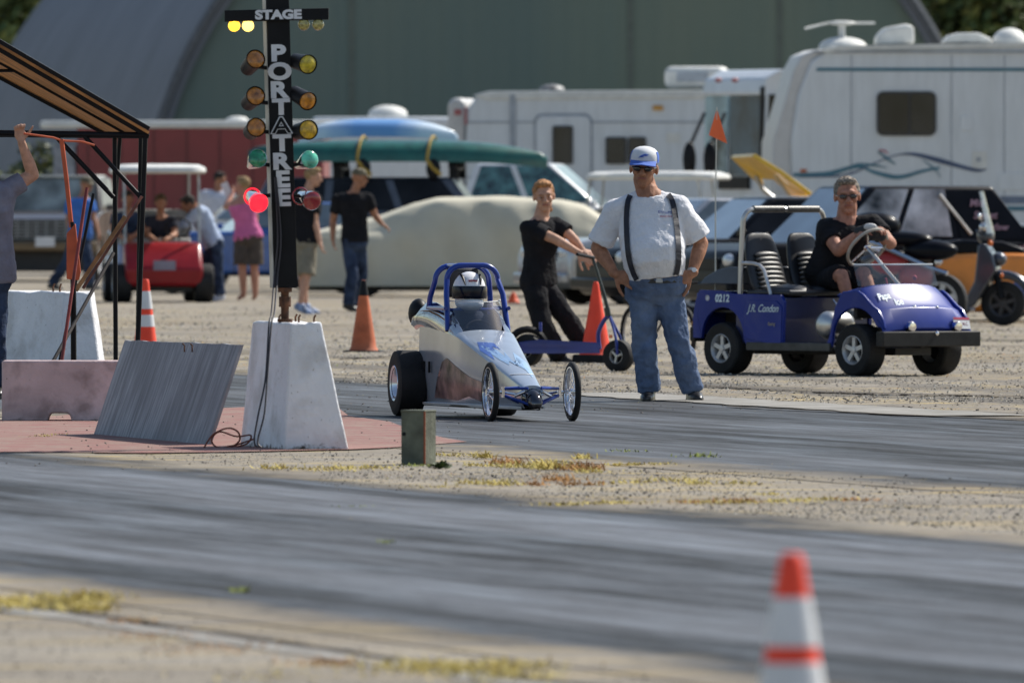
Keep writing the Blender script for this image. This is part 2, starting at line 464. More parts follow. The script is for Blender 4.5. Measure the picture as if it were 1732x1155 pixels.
# lumpy loose gravel on the verges: real relief that pokes out of the flat ground
def verge(name, label, t0, t1, q0, q1, cell, amp, z0):
    nt_ = int((t1 - t0) / cell); nq = int((q1 - q0) / cell); vs = []
    for i in range(nq + 1):
        q = q0 + (q1 - q0) * i / nq
        for j in range(nt_ + 1):
            f = j / nt_; t = t0 + (t1 - t0) * f; p = LV * t + LU * q
            e_ = min(1, min(f, 1 - f) / .10)
            h_ = noise.noise(V((p.x * 9, p.y * 9, 1))) * .5 + noise.noise(V((p.x * 21, p.y * 21, 4))) * .5 + .45 * noise.noise(V((p.x * 1.2, p.y * .8, 8)))
            vs.append(V((p.x, p.y, z0 + amp * h_ - (1 - e_) * amp * .9)))
    fs = []; w_ = nt_ + 1
    for i in range(nq):
        for j in range(nt_):
            a = i * w_ + j; fs.append((a, a + 1, a + w_ + 1, a + w_))
    me = bpy.data.meshes.new(name); me.from_pydata([tuple(v) for v in vs], [], fs); me.materials.append(gm); me.shade_smooth()
    o = bpy.data.objects.new(name, me); COL.objects.link(o); tag(o, label, kind='structure')
verge('gravel_verge_ground', 'lumpy sandy strip of ground between the two lanes', 16.25, 19.6, -92, -60, .045, .009, -.001)
verge('gravel_verge_ground', 'rough gravelly ground beyond the far lane', 25.4, 32.5, -124, -86, .055, .016, .0)
# ------------------------------------------------------------------ pebbles and dry grass (uncountable)
def onscreen(p):
    return True
peb = mat('pebble', (.17, .15, .13), 1, var=.35, vscale=3, spec=.1)
mb = MB()
def pebble(p, r):
    k = 6; a0 = random.random() * 6
    vs = [p + V((math.cos(a0 + i * 1.047) * r * random.uniform(.7, 1.2), math.sin(a0 + i * 1.047) * r * random.uniform(.7, 1.2), 0)) for i in range(k)]
    vs += [p + V(((v.x - p.x) * .55, (v.y - p.y) * .55, r * random.uniform(.6, 1))) for v in vs[:k]]
    mb.add(vs, [(i, (i + 1) % k, k + (i + 1) % k, k + i) for i in range(k)] + [tuple(range(k, 2 * k))])
random.seed(3)
for i in range(700):     # middle strip between the lanes
    px = random.uniform(560, 1760); f_ = (px - 560) / 1200
    y0 = 762 + 52 * f_; y1 = 830 + 75 * f_
    pebble(G(px, random.uniform(y0, y1)), random.choice((.0025, .004, .005, .007, .011)))
for i in range(260):
    pebble(G(random.uniform(-20, 900), random.uniform(700, 800)) + V((0, 0, .008)), random.choice((.003, .005, .008)))
for i in range(800):     # behind the far lane
    pebble(G(random.uniform(560, 1760), random.uniform(600, 700)), random.choice((.004, .006, .009, .012)))
for i in range(700):
    pebble(G(random.uniform(0, 1700), random.uniform(1000, 1170)), random.choice((.003, .005, .007)))
def grit(n, xr, yr, sizes, lift=0.0):
    for i in range(n):
        px = random.uniform(*xr); y0, y1 = yr(px); p = G(px, random.uniform(y0, y1)) + V((0, 0, lift)); r = random.choice(sizes); a = random.random() * 6
        if noise.noise(V((p.x * .9, p.y * .35, 11))) + .35 * noise.noise(V((p.x * 4, p.y * 2, 5))) < random.uniform(-.35, .35): continue
        mb.cur = random.choice((0, 1, 1, 1, 2, 2)); u = V((math.cos(a), math.sin(a), 0)) * r * random.uniform(.6, 1.3); v_ = V((-u.y, u.x, 0)) * random.uniform(.6, 1)
        mb.add([p - u, p - v_, p + u, p + v_, p + V((0, 0, r * random.uniform(.5, 1.0)))], [(0, 1, 4), (1, 2, 4), (2, 3, 4), (3, 0, 4)])
grit(9000, (540, 1760), lambda x: (765 + 60 * (x - 560) / 1200, 822 + 85 * (x - 560) / 1200), (.004, .006, .009), .004)
grit(14000, (560, 1760), lambda x: (585, 648 + 50 * (x - 560) / 1200), (.006, .009, .014), .007)
grit(6000, (0, 1760), lambda x: (520, 600), (.010, .016, .022))
grit(2500, (-10, 900), lambda x: (768, 795), (.004, .007))
grit(3500, (-20, 1200), lambda x: (1000 + .05 * x, 1165), (.003, .004, .006))
tag(mb.build('gravel', [peb, mat('grit_tan', (.20, .18, .15), 1, var=.3, spec=.1), mat('grit_pale', (.42, .39, .34), 1, var=.2, spec=.1)], smooth=False), 'scattered dark pebbles and crumbs of asphalt', kind='stuff')

gr = [mat('dry_grass_%s' % k, c, .9, var=.25, vscale=4, spec=.1) for k, c in (('straw', (.46, .37, .12)), ('rust', (.36, .19, .07)), ('green', (.24, .27, .07)))]
mb = MB()
def tuft(p, r, h, n, mi, flat=1.0):
    mb.cur = mi
    for i in range(n):
        a = random.uniform(0, 6.283); q = p + V((random.gauss(0, r), random.gauss(0, r) * 2.2, 0))
        ln = V((math.cos(a) * flat, math.sin(a) * flat, random.uniform(.25, 1))).normalized() * h * random.uniform(.5, 1.15)
        sd_ = V((-math.sin(a), math.cos(a), 0)) * .0042
        mb.add([q - sd_, q + sd_, q + ln * .6 + sd_ * .7, q + ln + V((0, 0, -h * .12)), q + ln * .6 - sd_ * .7], [(0, 1, 2, 3, 4)])
random.seed(11)
T = [(465, 794, .05, .035, 60, 0), (540, 796, .12, .02, 90, 0), (590, 794, .10, .025, 90, 0), (640, 793, .08, .02, 60, 0), (705, 790, .05, .02, 50, 2),
     (770, 772, .08, .022, 60, 0), (817, 776, .03, .055, 60, 0), (826, 790, .06, .03, 70, 0), (858, 786, .05, .05, 80, 1), (868, 792, .05, .03, 50, 0),
     (910, 790, .06, .04, 90, 0), (930, 794, .07, .06, 150, 0), (983, 777, .03, .04, 50, 0), (985, 796, .06, .055, 130, 1), (1000, 800, .05, .03, 60, 0),
     (1045, 788, .03, .02, 40, 0), (1072, 788, .03, .02, 40, 0), (1115, 787, .05, .02, 40, 0), (1060, 765, .06, .015, 40, 2), (1190, 774, .06, .03, 50, 2),
     (810, 820, .07, .035, 80, 0), (850, 822, .05, .035, 70, 0), (905, 822, .05, .03, 60, 1), (950, 815, .06, .05, 60, 1), (985, 822, .06, .03, 60, 1), (740, 825, .1, .01, 50, 0),
     (1040, 820, .08, .015, 40, 0), (1075, 818, .06, .02, 40, 0), (1130, 815, .08, .03, 60, 0), (1180, 820, .05, .03, 60, 0), (945, 856, .06, .02, 60, 0), (1000, 854, .05, .02, 40, 0), (1050, 853, .06, .02, 60, 0),
     (1220, 852, .12, .022, 120, 0), (1250, 851, .06, .03, 60, 1), (1320, 850, .1, .02, 90, 0), (1390, 847, .06, .02, 50, 0), (1450, 848, .08, .02, 60, 1), (1170, 852, .05, .02, 50, 1),
     (1300, 838, .05, .02, 30, 0), (70, 740, .05, .015, 40, 0), (90, 737, .05, .012, 30, 0), (1260, 820, .06, .02, 50, 0),
     (25, 1024, .16, .03, 230, 0), (75, 1026, .14, .03, 160, 0), (150, 1016, .05, .045, 150, 0), (150, 1034, .06, .03, 130, 0), (5, 1022, .1, .035, 160, 0),
     (120, 1012, .1, .02, 90, 0), (402, 1003, .02, .03, 26, 2), (650, 920, .02, .02, 14, 2), (600, 858, .06, .006, 20, 2),
     (560, 1124, .08, .02, 90, 1), (700, 1130, .12, .025, 170, 0), (780, 1136, .13, .025, 200, 0), (840, 1130, .1, .03, 150, 0), (860, 1148, .1, .025, 120, 0), (480, 1146, .12, .015, 60, 0),
     (260, 1078, .1, .015, 50, 1), (350, 1100, .12, .015, 70, 1), (220, 1055, .05, .02, 40, 1)]
for px, py, r, h, n, mi in T: tuft(G(px, py) + V((0, 0, .006)), r, h * 1.7, int(n * 1.3), mi)
for i in range(330):      # thin litter of dry grass over the middle strip and the back ground
    px = random.uniform(560, 1740); tuft(G(px, random.uniform(655, 700) if i % 2 else random.uniform(775, 880)), .1, .015, 10, random.choice((0, 0, 1)), 1.5)
for i in range(420):
    px = random.uniform(150, 1740); tuft(G(px, random.uniform(500, 640)), .35, .04, 12, random.choice((0, 0, 1, 2)), 1.5)
tag(mb.build('dry_grass', gr, smooth=False), 'yellow and rust coloured tufts of dry grass on the sandy verges', kind='stuff')
# the green weed by the post
p = G(745, 793); root = thing('weed_plant', 'small dark green weed at the foot of the green post', 'weed', p)
mb = MB()
for i in range(170):
    a = random.uniform(0, 6.283); e = random.uniform(.2, 1.3)
    d = V((math.cos(a) * math.cos(e), math.sin(a) * math.cos(e), math.sin(e))); c0 = d * random.uniform(.02, .055); c0.x *= 1.3; c0.z = abs(c0.z) * .75
    s = V((-math.sin(a), math.cos(a), .3)) * .008
    mb.add([c0 - d * .012, c0 + s, c0 + d * .014, c0 - s], [(0, 1, 2, 3)])
mb.build('leaves', mat('weed_green', (.06, .09, .025), .7, var=.3, vscale=30), root, smooth=False)
mb = MB()
for i in range(7): mb.tube([(0, 0, 0), (random.uniform(-.03, .03), random.uniform(-.02, .02), .04)], [.003, .0015], 5)
mb.build('stem', mat('weed_stem', (.10, .09, .03), .8), root)
# ------------------------------------------------------------------ start line: blocks, lights tree, board, cones
white_conc = mat('white_painted_concrete', (.82, .82, .84), .85, var=.04, vscale=3, bump=.5, bscale=22, dirt=(.42, .39, .36), dirt_amt=.45, dirt_scale=4.5, spec=.2)
def foot_stain(m, hgt=.07, col=(.10, .085, .07)):
    nt = m.node_tree; N, L = nt.nodes, nt.links; b = N['Principled BSDF']; src = b.inputs['Base Color'].links[0].from_socket
    tc = N.new('ShaderNodeTexCoord'); sp = N.new('ShaderNodeSeparateXYZ'); L.new(tc.outputs['Object'], sp.inputs[0])
    n = math_n(N, L, 'MULTIPLY', noise_n(N, L, tc.outputs['Object'], 14, 6, .7), hgt * 2.4)
    f = ramp(N, L, math_n(N, L, 'ADD', math_n(N, L, 'SUBTRACT', n, sp.outputs[2]), .5 - hgt * .85), .5, .53)
    pit = ramp(N, L, noise_n(N, L, tc.outputs['Object'], 45, 3, .6), .68, .72)
    L.new(mixc(N, L, math_n(N, L, 'MAXIMUM', math_n(N, L, 'MULTIPLY', pit, .6), f), src, col), b.inputs['Base Color'])
foot_stain(white_conc)
pink_conc = mat('pinkish_concrete', (.58, .44, .44), .9, var=.12, vscale=2.5, bump=.4, bscale=25, dirt=(.20, .14, .13), dirt_amt=.6, dirt_scale=6, spec=.15); foot_stain(pink_conc, .04)
black_pt = mat('black_paint', (.007, .007, .009), .5, var=.2, spec=.2)
rust = mat('rusty_steel', (.11, .045, .02), .8, var=.4, vscale=20, bump=.3)
steel = mat('galvanised_steel', (.42, .42, .42), .45, .8, var=.15)
white_pt = mat('white_lettering', (.74, .74, .76), .5, var=.04)
rubber = mat('black_rubber', (.016, .016, .017), .75, var=.2, spec=.3, bump=.15)
chrome = mat('chrome', (.78, .78, .80), .1, 1.0, var=.02)

def block_grid(pts_b, pts_t, h, n=14):
    """frustum with rough slightly chipped upper edges"""
    mb = MB(); rings = []
    for i in range(n + 1):
        f = i / n; ring = []
        m = len(pts_b)
        for k in range(m):
            k2 = (k + 1) % m
            for j in range(8):
                a = V(pts_b[k]).lerp(V(pts_b[k2]), j / 8); b = V(pts_t[k]).lerp(V(pts_t[k2]), j / 8)
                p = a.lerp(b, f); z = h * f
                nz = noise.noise(V((p.x * 5, p.y * 5, z * 5)))
                p = V((p.x, p.y, 0)) * (1 + .012 * nz)
                ring.append(V((p.x, p.y, z + (.022 * noise.noise(V((p.x * 22, p.y * 22, 3))) if i == n else 0))))
        rings.append(ring)
    mb.loft(rings); return mb
# block under the light tree (a barrier end; long axis along the strip)
base = G(480, 762); 
root = thing('concrete_block', 'white painted concrete block carrying the starting light tree', 'concrete block', base, LANG + R(90), 'white concrete blocks')
# local: x = across strip (image right), y = away along strip ; origin = nearest corner
pb = [(0, 0), (.392, 0), (.40, 1.15), (-.0, 1.15)]; pt = [(.055, .06), (.242, .06), (.25, 1.08), (.06, 1.08)]
block_grid(pb, pt, .745).build('block_body', white_conc, root, bevel=.012, angle=50)
for x, y in ((.16, .3), (.205, .1), (.1, .55), (.21, .6)): mb = MB(); mb.tube([(x, y, .72), (x, y, .775), (x + .01, y, .79)], .006, 6); mb.build('anchor_bolt', rust, root)
# left block
base = G(95, 669)
root = thing('concrete_block', 'white concrete block behind the low pink barrier with bars leaning on it', 'concrete block', base, LANG + R(102), 'white concrete blocks')
pb = [(0, 0), (.39, 0), (.53, .2), (.53, 1.8), (0, 1.8)]; pt = [(.09, .06), (.30, .06), (.40, .2), (.40, 1.75), (.09, 1.75)]
block_grid(pb, pt, .765).build('block_body', white_conc, root, bevel=.012, angle=50)
for x, y in ((.12, .2), (.2, .5), (.25, .2), (.1, 1.2), (.22, .15)): mb = MB(); mb.tube([(x, y, .74), (x, y, .80), (x + .012, y, .825)], .007, 6); mb.build('anchor_bolt', rust, root)
# low pink barrier
p0 = G(3, 713); p1 = G(262, 713)
root = thing('low_barrier', 'low pinkish concrete barrier with a drain notch', 'barrier', p0)
Lb = (p1 - p0).x
mb = MB(); mb.prism([(0, 0), (.30, 0), (.31, .04), (.33, .055), (.43, .055), (.45, .04), (.46, 0), (Lb, 0), (Lb, .40), (0, .40)], 0, .34)
mb.build('barrier_body', pink_conc, root, bevel=.014)

# light tree
TB = G(480, 762) + LU * -.35 + LV * .14; TY = TB.y
root = thing('starting_light_tree', 'black drag racing light tree with amber, green and red lamps on a pipe', 'starting lights', (TB.x, TY, .745))
def T3(px, py, dy=0.0):
    return P(px, py, TY + dy) - V((TB.x, TY, .745))
s = F / TY
def seg_box(pxa, pya, pxb, pyb, wpx, dep, m_dy=0.0):
    a = T3(pxa, pya, m_dy); b_ = T3(pxb, pyb, m_dy); h = wpx / s / 2
    mb = MB(); vs = []
    for p in (a, b_):
        for x, y in ((-h, 0), (h, 0), (h - .02, dep), (-h - .02, dep)): vs.append(p + V((x, y, 0)))
    mb.add(vs, [(3, 2, 1, 0), (4, 5, 6, 7), (0, 1, 5, 4), (1, 2, 6, 5), (2, 3, 7, 6), (3, 0, 4, 7)]); return mb
post = seg_box(467, -95, 484, 487, 39, .07).build('post', black_pt, root, bevel=.004)
seg_box(449, -95, 464.5, 487, 5, .06, .012).build('side_channel', steel, root)
mb = MB(); a = T3(482, 487, .035); b_ = T3(482, 540, .035); b_.z = 0
mb.cyl(a, b_, .024); mb.cyl(a.lerp(b_, .25), a.lerp(b_, .55), .036); mb.cyl(a.lerp(b_, .0), a.lerp(b_, .12), .042); mb.cyl(a.lerp(b_, .9), b_, .045)
mb.build('base_pipe', rust, root)
def letter(ch, px, py, hpx, xs=1.28, bold=.0062, m=white_pt, off=.0035, parent=post):
    me = text_mesh(ch, hpx / s * 1.38, bold=bold, extrude=.0008, xs=xs)
    zs = [v.co.y for v in me.vertices]; cy = (max(zs) + min(zs)) / 2; xsx = [v.co.x for v in me.vertices]; cx = (max(xsx) + min(xsx)) / 2
    p = T3(px, py) + V((0, -off, 0))
    tilt = math.atan((484 - 467) / 582.0)
    me.transform(Matrix.Translation(p) @ Matrix.Rotation(tilt, 4, 'Y').inverted() @ FACE @ Matrix.Translation((-cx, -cy, 0)))
    me.materials.clear(); me.materials.append(m)
    o = bpy.data.objects.new('lettering', me); COL.objects.link(o); o.parent = parent; return o
for ch, px, py, h in (('P', 471.5, 90, 27), ('O', 473, 121, 28), ('R', 474, 152, 27), ('T', 475.5, 181, 26), ('T', 477, 242, 27), ('R', 478, 273, 27), ('E', 479, 303, 27), ('E', 480, 334, 28)):
    letter(ch, px, py, h)
letter('A', 476, 212, 28, bold=.0055); letter('A', 476, 212.3, 27, bold=.0012, m=black_pt, off=.0055)
cb = seg_box(380, 27, 556, 27, 4, .05)
mb = MB(); a = T3(380, 28); b_ = T3(556, 24)
mb.add([a + V((0, -.03, -.034)), b_ + V((0, -.03, -.034)), b_ + V((0, .04, -.034)), a + V((0, .04, -.034)), a + V((0, -.03, .034)), b_ + V((0, -.03, .034)), b_ + V((0, .04, .034)), a + V((0, .04, .034))],
       [(3, 2, 1, 0), (4, 5, 6, 7), (0, 1, 5, 4), (1, 2, 6, 5), (2, 3, 7, 6), (3, 0, 4, 7)])
crossbar = mb.build('crossbar', black_pt, root, bevel=.003)
me = text_mesh('STAGE', .071, bold=.0040, extrude=.0008, xs=1.28)
me.transform(Matrix.Translation(T3(471, 26) + V((0, -.034, 0))) @ Matrix.Rotation(R(-1.0), 4, 'Y') @ FACE)
me.materials.clear(); me.materials.append(white_pt); o = bpy.data.objects.new('lettering', me); COL.objects.link(o); o.parent = crossbar
lit_y = mat('lit_yellow_bulb', (.9, .6, .1), .3, emit=(1, .52, .03), estr=2.2)
lit_y2 = mat('lit_pale_bulb', (.9, .7, .3), .3, emit=(1, .66, .14), estr=2.4)
dim_y = mat('unlit_bulb', (.40, .34, .10), .2, coat=1, var=.25, vscale=60)
for i, (px, py, m) in enumerate(((396, 44, lit_y), (419.5, 44, lit_y2), (514, 42, dim_y), (538, 42, dim_y))):
    mb = MB(); mb.ell(T3(px, py, -.01), (.035, .03, .035)); o = mb.build('stage_bulb', m, root)
    if i < 2: o['label'] = 'lit yellow stage bulb'
amb = [mat('amber_lens_%s' % k, c, .25, var=.25, vscale=30, coat=.6) for k, c in (('orange', (.42, .15, .015)), ('yellow', (.55, .42, .02)), ('deep', (.58, .22, .01)), ('gold', (.62, .36, .01)))]
green_l = mat('green_lens', (.01, .22, .09), .12, coat=1, var=.3, vscale=25)
green_b = mat('bright_green_lens', (.12, .62, .40), .12, coat=1, var=.3, vscale=15)
red_lit = mat('lit_red_lens', (.8, .02, .03), .3, emit=(1, .012, .03), estr=1.5)
red_l = mat('red_lens', (.30, .01, .015), .15, coat=1)
silver = mat('reflector_silver', (.75, .76, .78), .12, 1, var=.2, vscale=12)
def lamp(px, py, bx, by, rp, lens, shell, reach=.15):
    lc = T3(px, py, -.10); bc = T3(bx, by, -.10 + reach); r = rp / s
    ax = (lc - bc).normalized()
    q = ax.to_track_quat('Z', 'Y').to_matrix(); Ln = (lc - bc).length
    mb = MB()
    if shell is silver: prof = [(.018, -.02), (.022, 0), (r * .7, Ln * .45), (r * .97, Ln * .85), (r * 1.02, Ln), (r * .8, Ln - .004)]
    else: prof = [(.002, -.01), (r * .45, -.01), (r * .85, 0), (r * .9, Ln * .4), (r * 1.0, Ln * .92), (r * 1.08, Ln), (r * 1.08, Ln + .01), (r * .95, Ln - .002)]
    mb.lathe(prof, bc, rot=q, n=26); can = mb.build('lamp_housing', shell, root)
    mb = MB(); mb.lathe([(r * .98, Ln - .004), (r * .95, Ln + .006), (r * .75, Ln + .014), (r * .4, Ln + .019), (.002, Ln + .021)], bc, rot=q, n=26)
    mb.build('lens', lens, can)
    # bracket to the post
    sx = -1 if px < 470 else 1
    a = bc.lerp(lc, .3); pxp = 470 + (by - 90) * .029
    b2 = T3(pxp + sx * 16, by, .03); mb = MB(); mb.tube([a, b2], .012, 6); mb.build('bracket', black_pt, root)
lamp(432, 101, 419, 116, 15.5, amb[0], black_pt); lamp(432, 163, 420, 175, 15.5, amb[0], black_pt); lamp(433, 216, 424, 224, 15.5, amb[0], black_pt)
lamp(520, 109, 500, 104, 15.5, amb[1], black_pt); lamp(520, 171, 498, 158, 15, amb[2], black_pt); lamp(521, 220, 504, 223, 16, amb[3], black_pt)
lamp(436, 268, 424, 280, 16, green_l, silver); lamp(524, 270, 505, 280, 15.5, green_b, silver)
lamp(438, 344, 424, 330, 16.5, red_lit, silver); lamp(528, 340, 510, 330, 16, red_l, silver)
# hood rim of red lamps
for px, py, m in ((427, 333, red_lit), (508, 332, red_l)):
    mb = MB(); mb.torus(T3(px, py, -.03), 14 / s, .005, 'Y', rot=Euler((0, 0, R(20))).to_matrix()); mb.build('lamp_rim', m, root)

# cables
cb_m = mat('black_cable', (.03, .028, .035), .6); cb_o = mat('rust_orange_cable', (.20, .055, .03), .6)
def curve_pts(pts, n=6):
    out = []
    for i in range(len(pts) - 1):
        p0 = pts[max(i - 1, 0)]; p1 = pts[i]; p2 = pts[i + 1]; p3 = pts[min(i + 2, len(pts) - 1)]
        for k in range(n):
            t = k / n
            out.append(.5 * ((2 * p1) + (p2 - p0) * t + (2 * p0 - 5 * p1 + 4 * p2 - p3) * t * t + (3 * p1 - p0 - 3 * p2 + p3) * t ** 3))
    out.append(pts[-1]); return out
for k, offx in enumerate((0, 5)):
    wp = [P(465 + offx * .3, 300, TY - .02), P(470 + offx, 400, TY - .03), P(464 + offx, 470, TY - .05), P(459 + offx, 530, TY - .3), P(455 + offx * .8, 549, TY - .42), P(449 + offx * .6, 640, TY - .56), P(437 + offx * 2, 700, TY - .66), P(430 + offx * 1.2, 745, TY - .72), P(436 + offx * 1.2, 757, TY - .74)]
    mb = MB(); mb.tube(curve_pts(wp), .006, 6)
    o = mb.build('cable', cb_m); tag(o, ('black cable hanging down the block face, left strand' if k == 0 else 'black cable hanging down the block face, right strand'), 'cable', 'cables on the light tree block')
wp = [V(G(358 + 26 * 0, 748))]
pts = [(345, 757), (360, 735), (385, 724), (402, 730), (405, 745), (388, 757), (365, 755), (358, 742), (372, 730), (400, 738), (424, 736), (418, 750), (395, 758), (380, 757), (400, 752), (430, 742)]
wp = [P(x, y, 80.2 + .02 * i) for i, (x, y) in enumerate(pts)]
for q in wp: q.z = max(q.z, .008)
mb = MB(); mb.tube(curve_pts(wp), .0055, 6); tag(mb.build('extension_cord', cb_o), 'rusty orange cord coiled between the board and the block', 'cord')

# board
BL, BR = G(158, 736), G(352, 754)
TL = BL + LV * .20 + V((0, 0, .585)) ; TR = BR + LV * .20 + V((0, 0, .60))
wood = bpy.data.materials.new('weathered_board'); nt, N, L = nodes(wood); b = N['Principled BSDF']
tc = N.new('ShaderNodeTexCoord'); v1 = mapping(N, L, tc.outputs['Object'], (1, 1, .22))
s1 = noise_n(N, L, mapping(N, L, tc.outputs['Object'], (2.6, 12, .5)), 2.2, 7, .65); s2 = noise_n(N, L, tc.outputs['Object'], 1.3, 4)
c = mixc(N, L, ramp(N, L, s1, .40, .64), (.20, .20, .22), (.42, .43, .46)); c = mixc(N, L, math_n(N, L, 'MULTIPLY', ramp(N, L, s2, .45, .6), .5), c, (.16, .16, .175))
L.new(c, b.inputs['Base Color']); b.inputs['Roughness'].default_value = .8
o0 = (BL + BR) / 2
mb = MB(); n = 20
A = [(BL.lerp(BR, i / n) - o0) for i in range(n + 1)]; B = [(TL.lerp(TR, i / n) - o0 + V((0, 0, .006 * random.random()))) for i in range(n + 1)]
th = V((.018, .004, 0))
vs = A + B + [a + th for a in A] + [b_ + th for b_ in B]; m_ = n + 1; fs = []
for i in range(n):
    fs += [(i, i + 1, m_ + i + 1, m_ + i), (2 * m_ + i + 1, 2 * m_ + i, 3 * m_ + i, 3 * m_ + i + 1), (m_ + i, m_ + i + 1, 3 * m_ + i + 1, 3 * m_ + i), (i + 1, i, 2 * m_ + i, 2 * m_ + i + 1)]
fs += [(0, m_, 3 * m_, 2 * m_), (n, 2 * m_ + n, 3 * m_ + n, m_ + n)]
mb.add(vs, fs)
o = mb.build('plywood_board', wood, smooth=False); o.location = o0
tag(o, 'weathered grey plywood board leaning against the white block', 'board')
for px in (312, 325):
    pp = P(px, 587, BL.lerp(BR, .62).y); mb = MB(); mb.tube([(0, 0, -.03), (0, 0, .01), (-.012, 0, .022)], .005, 6); 
    ob = mb.build('wire_hook', rust, o); ob.location = pp - o0

# green sensor post
p = G(718, 786); root = thing('sensor_post', 'short dark green wooden post with an orange seam on the sandy strip', 'post', p, R(-25))
gp = mat('olive_green_wood', (.12, .13, .095), .8, var=.2, vscale=8, bump=.3, dirt=(.04, .035, .02), dirt_amt=.6)
mb = MB(); mb.box((-.072, .075, .148), (.144, .15, .296)); mb.box((-.072, .075, .297), (.150, .156, .012)); mb.build('post_body', gp, root, bevel=.004)
mb = MB(); mb.box((.001, -.001, .15), (.010, .006, .29)); mb.build('seam', mat('orange_seam', (.25, .07, .03), .8), root)
mb = MB(); mb.tube([(-.125, -.003, .17), (-.125, .005, .17)], .011, 12); mb.build('port', black_pt, root)

# cones
def cone_thing(label, px, gy, H, mats_, bands, group, rb=None, base_m=None, base_h=.03, base_w=None, tilt=0.0, slot=True, rt=.028):
    p = G(px, gy); root = thing('traffic_cone', label, 'traffic cone', p, R(random.uniform(-10, 10)), group)
    rb = rb or H * .19; bw = base_w or H * .5
    mb = MB(); mb.box((0, 0, base_h / 2), (bw, bw, base_h), taper=.97); mb.build('base', base_m or mats_[0], root, bevel=.008)
    def rad(z): return rb + (rt - rb) * (z - base_h) / (H - base_h)
    z = base_h; cuts = []
    # body
    mb = MB(); n = 14
    prof = [(rad(base_h) * 1.12, base_h - .002), (rad(base_h + .03), base_h + .03)] + [(rad(base_h + (H - base_h) * i / n), base_h + (H - base_h) * i / n) for i in range(2, n)] + [(rt + .002, H - .012), (rt * .85, H - .002), (rt * .6, H), (rt * .5, H - .02), (.002, H - .03)]
    mb.lathe(prof, n=32); mb.build('body', mats_[0], root)
    for z0, z1, mi in bands:
        mb = MB(); mb.lathe([(rad(z0) + .0005, z0), (rad(z0) + .0022, z0 + .001), (rad(z1) + .0022, z1 - .001), (rad(z1) + .0005, z1)], n=32)
        mb.build('collar' if mi else 'band', mats_[mi], root)
    return root
cone_o = mat('cone_orange', (.78, .10, .025), .55, var=.06, dirt=(.30, .08, .03), dirt_amt=.35)
cone_r = mat('cone_red_orange', (.92, .06, .02), .55, var=.06)
cone_old = mat('cone_faded_orange', (.52, .13, .05), .7, var=.15, dirt=(.16, .08, .05), dirt_amt=.5)
refl_w = mat('reflective_white', (.66, .67, .69), .45, var=.05)
bands = [(.60, .503, 1), (.468, .355, 1)]
def fix(b): return [(min(a, c), max(a, c), m) for a, c, m in b]
cone_thing('white banded orange cone standing alone close to the camera', 1339, 1473, .713, [cone_r, refl_w], fix([(.615, .505, 1), (.468, .36, 1)]), 'striped orange and white cones', rb=.132, base_m=black_pt, rt=.026)
cone_thing('striped orange cone behind the leaning grey board', 246, 606, .713, [cone_r, refl_w], fix([(.605, .445, 1), (.392, .285, 1)]), 'striped orange and white cones', rb=.115, base_m=black_pt, rt=.03)
rt_ = cone_thing('dirty faded orange cone with a black tip', 615, 596, .675, [cone_old, black_pt], [(.53, .672, 1)], 'plain orange cones', rb=.125, rt=.022, base_m=black_pt, base_w=.36, base_h=.02)
cone_thing('bright plain red orange cone behind the kick scooter', 1008, 614, .713, [cone_r, cone_r], [], 'plain orange cones', rb=.135, rt=.022, base_m=black_pt, base_w=.40, base_h=.075)
cone_thing('tiny far orange marker cone at the foot of the tarp', 868, 513, .15, [cone_o], [], None, rb=.07, rt=.02, base_w=.16)

# ------------------------------------------------------------------ canopy frame on the left
SY = 95.0
o0 = G(215, 700); o0 = V((P(215, 400, SY).x, SY, 0))
root = thing('steel_canopy_frame', 'black steel tube frame carrying a sloping plywood roof', 'canopy', o0)
def L3(px, py, dy=0.0): return P(px, py, SY + dy) - o0
ss = F / SY
def bar(name, a, b, rpx, m=black_pt, n=8, sq=False):
    mb = MB(); mb.tube([a, b], rpx / ss, 4 if sq else n); return mb.build(name, m, root, angle=60)
def gnd(px, dy=0.0):
    p = P(px, 500, SY + dy) - o0; p.z = 0; return p
bar('post', L3(246, 226), gnd(229), 4.3); bar('post', L3(238, 226, .9), gnd(231, .9), 3.5)
bar('post', L3(194, 228, .1), gnd(196, .1), 4.0); bar('post', L3(203, 230, .9), L3(191, 400, .9), 3.5)
bar('top_rail', L3(-260, 222), L3(252, 229), 5.2); bar('top_rail', L3(-260, 226, .9), L3(250, 231, .9), 4)
bar('brace', L3(98, 235, .05), L3(192, 334, .05), 4.2); bar('brace', L3(140, 228), L3(240, 336), 4.0)
ply = mat('plywood_underside', (.55, .25, .08), .75, var=.22, vscale=4, stretch=(1, 6, 1)); 
alum = mat('roof_edge_metal', (.45, .44, .42), .5, .5, var=.2)
c1, c2, c3, c4 = L3(253, 223, -.05), L3(-330, -118, -.05), L3(-330, -50, 2.3), L3(182, 222, 2.3)
